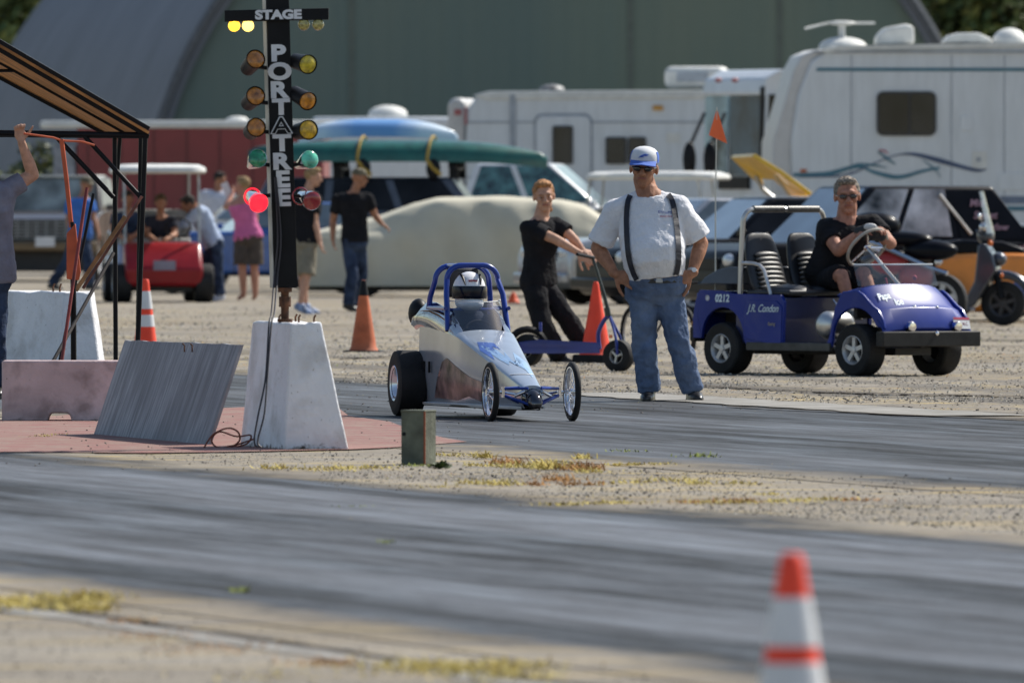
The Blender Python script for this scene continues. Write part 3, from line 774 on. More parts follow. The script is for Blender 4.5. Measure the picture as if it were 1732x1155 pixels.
# sheet
mb = MB(); mb.slab([c1, c2, c3, c4], -.018); mb.build('plywood_sheet', ply, root, smooth=False)
mb = MB(); mb.slab([c + V((0, 0, .024)) for c in (c1, c2, c3, c4)], -.01); mb.build('roof_skin', alum, root, smooth=False)
for f, wv in ((.02, .05), (.45, .03), (.97, .04)):
    a = c1.lerp(c4, f); b_ = c2.lerp(c3, f); mb = MB()
    d_ = V((0, 0, -.035)); mb.tube([a + d_, b_ + d_], wv * .42, 4); mb.build('rafter', black_pt, root, smooth=False)
mb = MB(); a = c1.lerp(c2, .0) + V((0, -.07, .02)); b_ = c1.lerp(c2, 1) + V((0, -.07, .02)); mb.tube([a, b_], .020, 4); mb.build('front_edge', black_pt, root, smooth=False)
mb = MB(); mb.tube([L3(-100, 120, 1), L3(40, 120, 1)], .012, 6); mb.build('rod', black_pt, root)

# loose bars and tools leaning there
def loose(name, label, cat, a, b, r, m, n=8, extra=None):
    mb = MB(); o = V((a.x, a.y, 0)); mb.tube([a - o, b - o], r, n)
    ob = mb.build(name, m, angle=60); ob.location = o; tag(ob, label, cat)
    return ob
orange_m = mat('orange_paint', (.50, .09, .03), .55, var=.15); red_m = mat('dark_red_paint', (.20, .025, .02), .55, var=.25)
pine = mat('old_timber', (.28, .16, .07), .8, var=.25, vscale=10)
def Lw(px, py, Y): return P(px, py, Y)
Yb = 94.2
gz = lambda p: V((p.x, p.y, 0))
# orange hand truck / jack
o1 = V((P(125, 470, Yb).x, Yb, 0)); hr = thing('jack_handle', 'orange jack with a long handle hooked on the canopy rail', 'jack', V((P(124, 480, Yb).x, Yb, 0)))
def H3(px, py, dy=0): return P(px, py, Yb + dy) - V((P(124, 480, Yb).x, Yb, 0))
mb = MB(); mb.tube([H3(104, 236), H3(112, 300), H3(121, 385)], .016, 8); mb.build('handle', orange_m, hr)
mb = MB(); mb.tube([H3(40, 226), H3(90, 233), H3(104, 238), H3(140, 240), H3(160, 246)], .008, 6); mb.build('strap', orange_m, hr)
mb = MB()
mb.slab([H3(113, 395), H3(128, 378), H3(137, 460), H3(134, 474), H3(113, 472)], .06); mb.build('jack_body', orange_m, hr, bevel=.008)
mb = MB(); mb.tube([H3(122, 376, -.03), H3(126, 400, -.04), H3(117, 424, -.04)], .014, 8); mb.tube([H3(124, 470), V((H3(124, 470).x, .1, 0))], .02, 8); mb.build('linkage', black_pt, hr)
loose('steel_bar', 'dark red bar leaning, left of the two upright bars', 'bar', gz(Lw(92, 606, Yb - .6)), Lw(147, 318, Yb), .012, red_m)
loose('steel_bar', 'black bar leaning, right of the two upright bars', 'bar', gz(Lw(84, 608, Yb - .2)), Lw(158, 328, Yb + .2), .011, black_pt)
loose('timber_batten', 'long tan timber batten leaning diagonally on the frame', 'timber', Lw(128, 492, Yb + .2), Lw(212, 366, Yb + .2), .019, pine, 4)
loose('thin_rod', 'thin dark rod crossing the left white block diagonally', 'rod', gz(Lw(42, 616, Yb - .5)), Lw(192, 428, Yb + .4), .013, mat('dull_iron', (.06, .05, .045), .7, var=.3))
loose('red_stick', 'thin reddish stick rising to the right post', 'stick', Lw(140, 488, Yb + .5), Lw(240, 332, Yb + .5), .011, mat('reddish_wood', (.17, .07, .05), .8, var=.3))
# ------------------------------------------------------------------ people
skin_t = mat('skin_tanned', (.36, .17, .10), .62, var=.12, vscale=22, bump=.12, bscale=90, spec=.3); skin_l = mat('skin_light', (.52, .29, .20), .62, var=.09, vscale=22, bump=.12, bscale=90, spec=.3)
skin_d = mat('skin_ruddy', (.40, .19, .13), .62, var=.12, vscale=22, bump=.12, bscale=90, spec=.3)
lip_m = mat('lips', (.30, .10, .08), .5); eye_w = mat('eye_white', (.42, .38, .35), .3); eye_d = mat('iris_dark', (.03, .02, .015), .2); brow_m = mat('eyebrow', (.24, .13, .07), .8)
def cloth(name, c, var=.10, dirt=None, amt=0, rough=.9): return mat(name, c, rough, var=var, vscale=9, bump=.35, bscale=60, spec=.15, dirt=dirt, dirt_amt=amt)
c_black = cloth('black_cloth', (.014, .014, .017)); c_white = cloth('white_tshirt', (.76, .76, .79), .03)
c_denim = cloth('blue_denim', (.10, .14, .23), .12, (.22, .27, .36), .5); c_navy = cloth('dark_denim', (.030, .045, .085), .25, (.08, .11, .17), .5)
c_shoe = mat('black_leather', (.015, .014, .014), .35, var=.2); c_lb = cloth('pale_blue_shirt', (.42, .50, .66), .08)
c_pink = cloth('pink_top', (.62, .16, .34), .06); c_tau = cloth('taupe_shorts', (.085, .07, .06), .1); c_tan = cloth('khaki_shorts', (.22, .20, .155), .1)
c_royal = cloth('royal_blue_shirt', (.06, .17, .50), .1); c_grey = cloth('grey_tshirt', (.20, .20, .25), .08); c_dk = cloth('charcoal_cloth', (.03, .032, .045), .1)

def frame_of(lat, up):
    x = V(lat).normalized(); z = (V(up) - x * V(up).dot(x)).normalized(); y = z.cross(x)   # face looks along -y
    return Matrix((x, y, z)).transposed()
def hand(mb, wr, d, n, side=1, curl=.5, s=1.0, spread=1.0):
    """wr wrist, d towards the fingers, n out of the palm; side +1: thumb on +(d x n)"""
    d = V(d).normalized(); n = (V(n) - d * V(n).dot(d)).normalized(); a = d.cross(n) * side
    rot = Matrix((a, n, d)).transposed()
    mb.caps(wr - d * .02, wr + d * .015, .026 * s, .028 * s, 10)
    mb.ell(wr + d * .05 * s, (.043 * s, .017 * s, .052 * s), rot, 14, 10)
    for k, (off, ln) in enumerate(((.031, .072), (.011, .08), (-.010, .075), (-.030, .058))):
        p = wr + d * .088 * s + a * off * s * 1.02; dd = (d + a * off * 3.0 * spread).normalized(); nn = n
        for j, fr in enumerate((.45, .32, .27)):
            an = curl * (.55 + .45 * j)
            dd = (dd * math.cos(an) + nn * math.sin(an)).normalized(); nn = (nn - dd * nn.dot(dd)).normalized()
            q = p + dd * ln * fr * s
            mb.caps(p, q, (.0098 - .001 * j) * s, (.0088 - .001 * j) * s, 8); p = q
    p = wr + d * .028 * s + a * .030 * s; dd = (a * .8 + d * .62 + n * .25).normalized()
    for j, fr in enumerate((.04, .032, .026)):
        q = p + dd * fr * s; mb.caps(p, q, (.0135 - .0015 * j) * s, (.0118 - .0015 * j) * s, 8); p = q; dd = (dd + d * .35 + n * curl * .25).normalized()
def torso(mb, J, secs, infl=0.0, tmin=-9, tmax=9, drop=0.0):
    rings = []; n = 22
    for t, a, b, fw in secs:
        if t < tmin - 1e-6 or t > tmax + 1e-6: continue
        c = J['pelvis'].lerp(J['neck'], t) if t <= 1 else J['neck'] + (J['neck'] - J['pelvis']) * (t - 1)
        f = min(max(t, 0), 1)
        lat = (J['hipL'] - J['hipR']).normalized().lerp((J['shL'] - J['shR']).normalized(), f).normalized()
        up = (J['neck'] - J['pelvis']).normalized(); fwd = lat.cross(up).normalized(); lat = up.cross(fwd)
        c = c + fwd * fw; ring = []
        for k in range(n):
            an = 2 * math.pi * k / n; e = .82
            ca, sa = math.cos(an), math.sin(an)
            ring.append(c + lat * (a + infl) * math.copysign(abs(ca) ** e, ca) + fwd * (b + infl) * math.copysign(abs(sa) ** e, sa))
        rings.append(ring)
    mb.loft(rings)
SECS = [(-.20, .11, .085, 0), (-.08, .155, .105, -.01), (.05, .165, .11, -.01), (.25, .15, .105, 0), (.45, .145, .105, .005), (.65, .165, .115, .01), (.80, .18, .11, .005), (.90, .165, .095, 0), (.97, .10, .072, 0), (1.02, .058, .060, 0)]
FSECS = [(-.20, .10, .08, 0), (-.08, .155, .105, -.01), (.05, .16, .11, -.01), (.25, .13, .095, 0), (.42, .115, .09, .0), (.62, .135, .105, .012), (.75, .15, .115, .015), (.88, .145, .09, 0), (.97, .09, .065, 0), (1.02, .05, .05, 0)]
def scaled(secs, k): return [(t, a * k, b * k, f) for t, a, b, f in secs]
def smoothsecs(secs, n=3):
    out = []
    for i in range(len(secs) - 1):
        for k in range(n):
            f = k / n; f2 = f * f * (3 - 2 * f) if False else f
            out.append(tuple(x + (y - x) * f2 for x, y in zip(secs[i], secs[i + 1])))
    out.append(secs[-1]); return out

def person(label, gx, gy, JP, face=None, tilt=0.0, skin=None, shirt=None, pants=None, shoes=None, sleeve=.62, legs='long', secs=SECS, vox=.011, W=1.0, LW=1.0,
           hair=None, hair_len=0.0, cap=None, glasses=False, hands=None, group=None, Y=None, hem=-.05, name='person', neckline=.985, loose=.014, hs=1.0, curl=.5, beard=None, facebits=False, legw=1.0, bare_feet=None, ponytail=False, pant_top=.1, flare=.010, pdisp=(.022, .010), strap_top=False, disp=True, zbase=0.0, showlegs=True):
    skin = skin or skin_l
    if Y is None: base = G(gx, gy)
    else: base = V((P(gx, 500, Y).x, Y, zbase))
    Y = base.y
    root = thing(name, label, 'person', base, 0, group)
    J = {k: P(v[0], v[1], Y + (v[2] if len(v) > 2 else 0)) - base for k, v in JP.items()}
    lat_s = (J['shL'] - J['shR']).normalized()
    up = (J['neck'] - J['pelvis']).normalized()
    # ---- body
    mb = MB(); torso(mb, J, smoothsecs(secs), tmin=-.11)
    r = {'sh': .062 * W, 'el': .043 * W, 'fa': .044 * W, 'wr': .028 * W, 'th': .082 * LW, 'kn': .055 * LW, 'ca': .054 * LW, 'an': .036 * LW}
    for sd in 'LR':
        if 'el' + sd in J:
            mb.caps(J['sh' + sd], J['el' + sd], r['sh'], r['el']); m1 = J['el' + sd].lerp(J['wr' + sd], .3)
            mb.caps(J['el' + sd], m1, r['el'], r['fa']); mb.caps(m1, J['wr' + sd], r['fa'], r['wr'])
            mb.caps(J['neck'].lerp(J['sh' + sd], .35) - up * .02, J['sh' + sd], .055 * W, r['sh'])
            hn = (hands or {}).get(sd)
            dd, nn, sg = hn if hn else ((J['wr' + sd] - J['el' + sd]), (V((1, 0, 0)) if sd == 'R' else V((-1, 0, 0))), 1)
            hand(mb, J['wr' + sd], dd, nn, sg, curl, hs)
        if showlegs and 'kn' + sd in J:
            mb.caps(J['hip' + sd], J['kn' + sd], r['th'], r['kn'])
            m1 = J['kn' + sd].lerp(J['an' + sd], .3); bk = V((0, 0, 0))
            mb.caps(J['kn' + sd], m1, r['kn'] * .95, r['ca']); mb.caps(m1, J['an' + sd], r['ca'], r['an'])
            mb.ell(J['an' + sd].lerp(J['toe' + sd], .3) - V((0, 0, .012)), (.03, .03, .03))
            mb.caps(J['an' + sd] - V((0, 0, .02)), J['toe' + sd].lerp(J['an' + sd], .15 if bare_feet else .6) , .036, .026 if bare_feet else .02)
    # head
    fd = V(face) if face is not None else lat_s.cross(V((0, 0, 1)))
    fd = V(fd).normalized(); hz = V((0, 0, 1)); hx = (-fd).cross(hz).normalized() * -1
    hx = hz.cross(fd).normalized() * 1.0      # person's left is +x when facing -y
    y_ = -fd; z_ = (hz - y_ * hz.dot(y_)).normalized(); x_ = y_.cross(z_).normalized()
    if tilt: rm_ = Matrix.Rotation(tilt, 3, fd); x_ = rm_ @ x_; z_ = rm_ @ z_
    HR = Matrix((x_, y_, z_)).transposed(); hc = J['head']
    h = lambda x, y, z: hc + HR @ V((x * hs, y * hs, z * hs))
    e = lambda c, rr: mb.ell(h(*c), tuple(q * hs for q in rr), HR, 18, 12)
    nr = .055 * hs * W ** .5; mb.caps(J['neck'] - up * .02, h(0, .015, -.06), nr * 1.06, nr); fwd_ = lat_s.cross(up).normalized(); mb.caps(J['neck'] - up * .055 + fwd_ * .045, J['neck'] + fwd_ * .012, .048 * W * hs, .052 * W * hs)
    e((0, .012, .028), (.074, .092, .090)); e((0, -.022, -.045), (.056, .068, .062)); e((0, -.058, -.082), (.030, .028, .026))
    e((0, -.075, .030), (.052, .018, .020)); e((-.036, -.058, -.015), (.024, .024, .024)); e((.036, -.058, -.015), (.024, .024, .024))
    mb.caps(h(0, -.085, .012), h(0, -.108, -.022), .011 * hs, .015 * hs, 8); e((-.014, -.098, -.027), (.010, .010, .008)); e((.014, -.098, -.027), (.010, .010, .008))
    e((-.076, .008, -.002), (.010, .020, .030)); e((.076, .008, -.002), (.010, .020, .030))
    e((0, -.078, -.052), (.028, .016, .016))
    body = mb.build('body', skin, root, remesh=vox, sm=2)
    # face
    if facebits:
        for sx in (-1, 1):
            if not glasses:
                m2 = MB(); m2.ell(h(sx * .031, -.080, .006), (.011, .006, .0055), HR); ev = m2.build('eye', eye_w, root)
                m2 = MB(); m2.ell(h(sx * .031, -.0865, .006), (.006, .003, .006), HR, 10, 6); m2.build('iris', eye_d, ev)
            m2 = MB(); m2.tube([h(sx * .014, -.093, .024), h(sx * .032, -.093, .029), h(sx * .050, -.080, .022)], .004, 6); m2.build('eyebrow', brow_m, root)
        m2 = MB(); m2.tube([h(-.024, -.086, -.051), h(-.010, -.096, -.049), h(.010, -.096, -.049), h(.024, -.086, -.051)], .005, 8); m2.build('lips', lip_m, root)
    if glasses:
        m2 = MB()
        for sx in (-1, 1): m2.ell(h(sx * .032, -.094, .006), (.030, .008, .0185), HR, 14, 8)
        m2.tube([h(-.076, 0, .012), h(-.064, -.075, .012), h(-.03, -.098, .014), (h(0, -.102, .012)), h(.03, -.098, .014), h(.064, -.075, .012), h(.076, 0, .012)], .004, 6)
        m2.build('sunglasses', mat('dark_lenses', (.008, .008, .01), .08, coat=1), root)
    if hair:
        m2 = MB(); m2.ell(h(0, .026, .040), (.083 * hs, .094 * hs, .090 * hs), HR, 18, 12)
        m2.ell(h(0, -.035, .098), (.062 * hs, .045 * hs, .026 * hs), HR, 14, 8)
        if hair_len > 0:
            m2.ell(h(0, .065, -.03 - hair_len / 2), (.062, .045, .07 + hair_len / 2), HR)
            for sx in (-1, 1): m2.caps(h(sx * .07, .02, .03), h(sx * .066, .005, -.05 - hair_len), .02, .014)
        if ponytail: m2.caps(h(.03, .10, .0), h(.06, .10, -.12), .028, .014)
        m2.build('hair', hair, root, remesh=.006, sm=1, disp=[(.018, .02)])
    if cap:
        cm1, cm2 = cap
        m2 = MB(); rings = []
        prof = [(1.0, 0), (1.0, .025), (.97, .05), (.86, .075), (.66, .093), (.4, .104), (.12, .108)]
        for q, z in prof:
            rings.append([h(.084 * q * math.cos(a), .008 + .101 * q * math.sin(a), .040 + z * .85) for a in [2 * math.pi * k / 24 for k in range(24)]])
        m2.loft(rings); m2.build('cap_crown', cm1, root, bevel=0)
        m2 = MB(); A = []; B = []
        for k in range(13):
            a = math.pi * (1 + .16 + .68 * k / 12); ca, sa = math.cos(a), math.sin(a)
            A.append(h(.084 * ca, .008 + .101 * sa, .052)); B.append(h(.088 * ca, -.045 + .115 * sa, .036 - .010 * abs(ca)))
        m2.add(A + B + [p - HR @ V((0, 0, .006)) for p in A + B], [(i, i + 1, 14 + i, 13 + i) for i in range(12)] + [(26 + i + 1, 26 + i, 39 + i, 39 + i + 1) for i in range(12)] + [(13 + i, 14 + i, 40 + i, 39 + i) for i in range(12)] + [(0, 13, 39, 26), (12, 38, 51, 25)])
        m2.build('cap_brim', cm2, root)
    # ---- clothes
    dsp = [(.020, .11), (.009, .04)] if disp else None
    shirt_o = None
    if shirt:
        mb = MB(); torso(mb, J, smoothsecs(secs), loose, hem, neckline if not strap_top else .86)
        for sd in 'LR':
            if sleeve > 0 and 'el' + sd in J:
                q = J['sh' + sd].lerp(J['el' + sd], min(sleeve, 1)); mb.ell(J['sh' + sd], (r['sh'] + .012,) * 3); mb.cyl(J['sh' + sd], q, r['sh'] + .012, (r['sh'] + flare) if sleeve < 1 else r['el'] + .02)
                if sleeve >= 1: mb.ell(q, (r['el'] + .02,) * 3)
                mb.caps(J['neck'].lerp(J['sh' + sd], .35) - up * .025, J['sh' + sd], .055 * W + .006, r['sh'] + .010)
                if sleeve > 1:
                    mb.caps(q, J['el' + sd].lerp(J['wr' + sd], sleeve - 1), r['el'] + .014, r['wr'] + .018)
        if strap_top:
            for sd in 'LR': mb.caps(J['pelvis'].lerp(J['neck'], .82) + (J['sh' + sd] - J['neck']) * .6, J['neck'].lerp(J['sh' + sd], .55), .035, .02)
        shirt_o = mb.build('shirt', shirt, root, remesh=max(vox, .009), sm=6, disp=dsp)
    if pants:
        mb = MB(); torso(mb, J, smoothsecs(secs), loose * .8, -1, pant_top)
        for sd in 'LR':
            if 'kn' + sd not in J: continue
            k_ = legw
            if legs == 'long':
                m1 = J['kn' + sd].lerp(J['an' + sd], 1.01)
                mb.caps(J['hip' + sd], J['kn' + sd], (r['th'] + .014) * k_, (r['kn'] + .024) * k_); mb.cyl(J['kn' + sd], m1, (r['kn'] + .024) * k_, (r['an'] + .042) * k_)
            else:
                q = J['hip' + sd].lerp(J['kn' + sd], legs); mb.ell(J['hip' + sd], ((r['th'] + .015) * k_,) * 3); mb.cyl(J['hip' + sd], q, (r['th'] + .015) * k_, (r['th'] + .022) * k_)
        mb.build('trousers' if legs == 'long' else 'shorts', pants, root, remesh=max(vox, .009), sm=2, disp=[(pdisp[0], .13), (pdisp[1], .05)] if disp else None)
    for sd in 'LR':
        if 'an' + sd in J and showlegs:
            a, t_ = J['an' + sd], J['toe' + sd]; d = (t_ - a); d.z = min(d.z, 0) * .3; d = d.normalized() if d.length > 1e-5 else V((0, -1, 0))
            x = d.cross(V((0, 0, 1))).normalized(); rot = Matrix((x, d, x.cross(d))).transposed()
            so_ = a + V((0, 0, -.045)) + d * .055
            if bare_feet: continue
            fk = .45 + .55 * hs; mb = MB(); mb.ell(so_ + V((0, 0, .004)), (.047 * fk, .148 * fk, .040 * fk), rot); mb.ell(so_ - d * .05 + V((0, 0, .030)), (.045 * fk, .075 * fk, .050 * fk), rot)
            mb.ell(so_ + V((0, 0, -.02)), (.050 * fk, .152 * fk, .02), rot)
            mb.build('shoe', shoes or c_shoe, root, remesh=.008, sm=1)
    return root, J, shirt_o, h, HR, body

# ---- standing man with braces
BIG = [(-.20, .13, .11, 0), (-.10, .215, .145, .0), (.02, .215, .165, .015), (.12, .195, .19, .04), (.26, .21, .225, .075), (.40, .222, .225, .075), (.55, .220, .19, .045), (.70, .212, .155, .02), (.80, .20, .135, .005), (.88, .17, .115, 0), (.94, .125, .095, 0), (1.01, .085, .08, 0)]
JP = dict(head=(1089, 286, 0), neck=(1095, 323, .02), pelvis=(1111, 485, .02), shR=(1042, 356, 0), shL=(1148, 351, 0), elR=(1011, 420, .06), elL=(1186, 412, .06),
          wrR=(1040, 463, -.06), wrL=(1170, 463, -.07), hipR=(1088, 500, 0), hipL=(1132, 500, 0), knR=(1090, 585, -.03), knL=(1147, 580, -.03), anR=(1097, 661, .03), anL=(1172, 660, .03), toeR=(1092, 674, -.15), toeL=(1182, 674, -.14))
cap_b = mat('cap_blue', (.05, .13, .48), .8, var=.08); cap_w = mat('cap_white', (.66, .67, .70), .8, var=.04)
man = person('heavy man in white t-shirt, dark braces and jeans, hands on hips, blue and white cap', 1136, 679, JP, face=(-.10, -1, -.06), tilt=R(-4), skin=skin_t, shirt=c_white, pants=c_denim, secs=BIG, vox=.0065, W=1.22, LW=1.18, sleeve=.86, flare=.022, hs=1.24, neckline=.955,
             cap=(cap_w, cap_b), glasses=True, facebits=True, hands={'R': (V((.75, -.25, -.35)), V((.1, 1, -.2)), -1), 'L': (V((-.75, -.25, -.35)), V((-.1, 1, -.2)), 1)}, legw=1.0, pdisp=(.042, .020), loose=.014, hem=.07, pant_top=.10, curl=.35)
root, J, sh, h, HR, body = man
BV = bvh_of(sh)
Yp = G(1136, 679); dv = lambda px, py: P(px, py, Yp.y) - Yp
brace = mat('dark_braces', (.008, .010, .022), .6, var=.1)
for k, pts in enumerate(([(1066, 330), (1061, 345), (1059, 380), (1062, 430), (1070, 460), (1078, 476)], [(1128, 326), (1137, 340), (1143, 370), (1147, 410), (1147, 445), (1141, 472)])):
    pl = [dv(*p) for p in pts]
    for q in pl: q.y = 0
    ribbon(BV, curve_pts(pl, 4), .037, (0, 1, 0), .012, 'brace', brace, root, thick=.003, sub=5)
belt = MB(); rings = []
P0 = J['pelvis'].lerp(J['neck'], .085)
belt.loft([[P0 + V((.222 * math.cos(a), -.02 + .195 * math.sin(a), z - .02 + .012 * math.sin(a))) for a in [2 * math.pi * k / 36 for k in range(36)]] for z in (0, .034)])
bo = belt.build('belt', c_shoe, root)
mb = MB(); mb.box(P0 + V((.02, -.212, -.012)), (.05, .012, .034)); mb.build('buckle', steel, bo, bevel=.003)
# blue back panel of the cap and its badge
mb = MB()
rg = []
for q, z in [(1.012, .002), (1.012, .025), (.985, .05), (.875, .076)]:
    rg.append([h(.084 * q * math.cos(a), .008 + .101 * q * math.sin(a), .040 + z * .85) for a in [math.pi * (-.13 + 1.26 * k / 16) for k in range(17)]])
n_ = 17; vs = [p for r_ in rg for p in r_]; mb.add(vs, [(i * n_ + j, i * n_ + j + 1, (i + 1) * n_ + j + 1, (i + 1) * n_ + j) for i in range(3) for j in range(16)])
mb.build('cap_mesh_panel', cap_b, root)
mb = MB()
for x0, x1, z0 in ((-.022, .026, .088), (-.012, .030, .094), (-.028, .004, .080)): mb.tube([h(x0, -.097 - .0, z0 - .01), h((x0 + x1) / 2, -.097, z0 - .004), h(x1, -.094, z0 - .004)], [.001, .005, .002], 6)
mb.build('cap_badge', cap_b, root)
# shirt print
blue_ink = mat('blue_print', (.05, .09, .34), .8); red_ink = mat('red_print', (.42, .05, .10), .8)
def scrawl(name, m, par, o, bvh, d, segs, r=.003, off=.004):
    mb = MB()
    for s_ in segs:
        L_ = [V(p) for p in s_]; side_ = V(d).normalized().cross(V((0, 0, 1))).normalized()
        rr = []
        for i, p in enumerate(L_):
            t = (L_[min(i + 1, len(L_) - 1)] - L_[max(i - 1, 0)]).normalized(); w_ = t.cross(V(d).normalized()).normalized() * r
            rr.append((p - w_, p + w_))
        vs = [q for pr in rr for q in pr]; mb.add(vs, [(2 * i, 2 * i + 1, 2 * i + 3, 2 * i + 2) for i in range(len(rr) - 1)])
    ob = mb.build(name, m, par, smooth=False)
    if bvh: project(ob.data, bvh, d, off)
    return ob
def zig(x0, x1, z, hgt, n, seed=1):
    rnd = random.Random(seed); return [dv(x0 + (x1 - x0) * i / n, z + (hgt if i % 2 else -hgt) * rnd.uniform(.4, 1)) for i in range(n + 1)]
scrawl('chest_print', blue_ink, sh, root, BV, (0, 1, 0), [zig(1113, 1123, 359, 2.6, 7, 2), zig(1125, 1136, 360, 2.4, 8, 3), [dv(1113, 357), dv(1136, 358)]], .0022)
scrawl('chest_print', red_ink, sh, root, BV, (0, 1, 0), [zig(1116, 1136, 366, 2.2, 14, 4)], .0022)
mb = MB(); wv = (J['wrL'] - J['elL']).normalized(); q = wv.to_track_quat('Z', 'Y').to_matrix(); mb.lathe([(.037, -.012), (.039, -.010), (.039, .010), (.037, .012)], J['wrL'] - wv * .02, rot=q)
wa = mb.build('wristwatch', steel, root); mb = MB(); mb.cyl(J['wrL'] - wv * .02 + V((.01, -.034, .01)), J['wrL'] - wv * .02 + V((.012, -.044, .012)), .017); mb.build('dial', refl_w, wa)

# ---- girl on the kick scooter
red_hair = mat('ginger_hair', (.36, .17, .065), .8, var=.25, vscale=40)
JP = dict(head=(920, 333, 0), neck=(914, 369, .03), pelvis=(912, 480, .05), shR=(893, 386, -.06), shL=(940, 380, .08), elR=(938, 404, -.16), elL=(966, 400, .0),
          wrR=(978, 427, -.16), wrL=(987, 426, -.02), hipR=(905, 492, -.04), hipL=(922, 490, .08), knR=(916, 546, -.12), knL=(956, 535, .02), anR=(946, 603, -.05), anL=(985, 580, .08), toeR=(960, 612, -.1), toeL=(1000, 583, .05))
girl = person('young woman in black shirt and trousers leaning back on a blue kick scooter', 948, 613, JP, face=(.12, -1, -.12), tilt=R(4), skin=skin_l, shirt=c_black, pants=c_black, secs=scaled(FSECS, 1.12), vox=.0065, W=1.0, LW=1.02, sleeve=.72, flare=.022, hair=red_hair, ponytail=True,
              facebits=True, hands={'R': (V((.8, -.2, -.5)), V((.2, .9, -.4)), -1), 'L': (V((.8, .2, -.45)), V((.1, .8, -.5)), -1)}, curl=.8, legw=1.12, hs=1.17, loose=.016)
# ------------------------------------------------------------------ junior dragster
silverp = mat('polished_panel', (.60, .64, .72), .14, .6, var=.05, vscale=3, bump=.02, bscale=6)
deckm = mat('pearl_silver_deck', (.38, .43, .50), .28, .35, var=.05, coat=.8)
blue_tube = mat('blue_powder_coat', (.004, .035, .28), .3, .0, var=.1, coat=.4)
flame_b = mat('blue_flame_paint', (.24, .38, .58), .3, .2, var=.12, coat=.6); flame_d = mat('deep_blue_paint', (.05, .12, .42), .3, .2, var=.12, coat=.6)
dred = mat('brown_mural_paint', (.24, .16, .16), .3, .5, var=.5, vscale=7, dirt=(.10, .06, .10), dirt_amt=.8, dirt_scale=10)
carbon = mat('dark_interior', (.02, .02, .022), .6)
DB = G(768, 703.5)
drg = thing('junior_dragster', 'small silver and blue dragster with a blue roll cage facing the camera', 'dragster', DB, R(-90 + 13))
def sect(x, zb, zt, wb, wt, crown):
    return [V((x, -wb, zb)), V((x, -wt, zt)), V((x, -wt * .5, zt + crown * .8)), V((x, 0, zt + crown)), V((x, wt * .5, zt + crown * .8)), V((x, wt, zt)), V((x, wb, zb))]
# side panels (mirror), floor, deck
def top_z(x):
    return .62 - (x - .05) * .075 / .9 if x < .95 else (.545 - .325 * ((x - .95) / 1.35))
def hw(x): return .245 - (x * .045 / .95 if x < .95 else .045 + (x - .95) * .135 / 1.35)
for sg, nm in ((-1, 'side_panel'), (1, 'side_panel')):
    mb = MB(); rings = []
    for i in range(25):
        x = .03 + 2.27 * i / 24; zt = top_z(x); zb = .085 + .0 * x
        w_ = hw(x)
        pts = [V((x, sg * (w_ - .015), zb)), V((x, sg * (w_ + .008), zb + (zt - zb) * .35)), V((x, sg * (w_ + .004), zb + (zt - zb) * .8)), V((x, sg * w_, zt))]
        pts += [p - V((0, sg * .008, 0)) for p in reversed(pts)]
        rings.append(pts)
    mb.loft(rings); sp_ = mb.build(nm, silverp, drg, angle=50)
    if sg < 0: side_panel = sp_
bvs = bvh_of(side_panel)
def on_side(name, pts, m, par):
    """painted patch on the visible side; pts (x,z)"""
    import bmesh
    me = bpy.data.meshes.new(name); bm = bmesh.new(); vs = [bm.verts.new((a, -1.0, c_)) for a, c_ in pts]; bm.faces.new(vs)
    bmesh.ops.triangulate(bm, faces=bm.faces); bmesh.ops.subdivide_edges(bm, edges=bm.edges, cuts=6, use_grid_fill=True); bm.to_mesh(me); bm.free()
    project(me, bvs, (0, 1, 0), .003); me.materials.append(m); me.shade_smooth(); o = bpy.data.objects.new(name, me); COL.objects.link(o); o.parent = par; return o
on_side('painted_graphic', [(.38, .13), (.5, .25), (.62, .37), (.74, .40), (.95, .35), (1.25, .28), (1.62, .235), (1.60, .13), (1.45, .12), (1.2, .15), (.95, .12), (.7, .125)], dred, side_panel)
for i in range(2): mb = MB(); mb.box((.19 + .17 * i, -.252, .335), (.022, .012, .075)); mb.build('vent_slot', black_pt, drg)
# deck from windshield base to nose
mb = MB(); rings = []
for i in range(19):
    x = .93 + 1.40 * i / 18; zt = top_z(x) if x < 2.3 else .215; w_ = hw(min(x, 2.3)); cr = .045 * (1 - .3 * (x - .93)) 
    rings.append([V((x, w_ * math.sin(a) * 1.0, zt + cr * (math.cos(a)) ** .8 - .002 if abs(a) < 1.55 else zt - .002)) for a in [math.pi / 2 * (-1 + 2 * k / 12) for k in range(13)]] + [V((x, w_ * .97, zt - .012)), V((x, -w_ * .97, zt - .012))])
mb.loft(rings); deck = mb.build('nose_deck', deckm, drg, angle=40); bvd = bvh_of(deck)
def on_deck(name, pts, m):
    import bmesh
    me = bpy.data.meshes.new(name); bm = bmesh.new(); vs = [bm.verts.new((a, b_, 2.0)) for a, b_ in pts]; bm.faces.new(vs)
    bmesh.ops.triangulate(bm, faces=bm.faces); bmesh.ops.subdivide_edges(bm, edges=bm.edges, cuts=5, use_grid_fill=True); bm.to_mesh(me); bm.free()
    project(me, bvd, (0, 0, -1), .002); me.materials.append(m); me.shade_smooth(); o = bpy.data.objects.new(name, me); COL.objects.link(o); o.parent = deck; return o
on_deck('painted_graphic', [(1.22, -.12), (1.28, -.02), (1.45, -.01), (1.36, -.05), (1.56, -.055), (1.42, -.085), (1.66, -.10), (1.40, -.14)], flame_d)
on_deck('painted_graphic', [(1.30, -.12), (1.44, -.04), (1.62, -.02), (1.50, .0), (1.85, .01), (1.62, .05), (1.72, .075), (1.98, .06), (1.74, -.02), (1.82, -.04), (1.66, -.075)], flame_b)
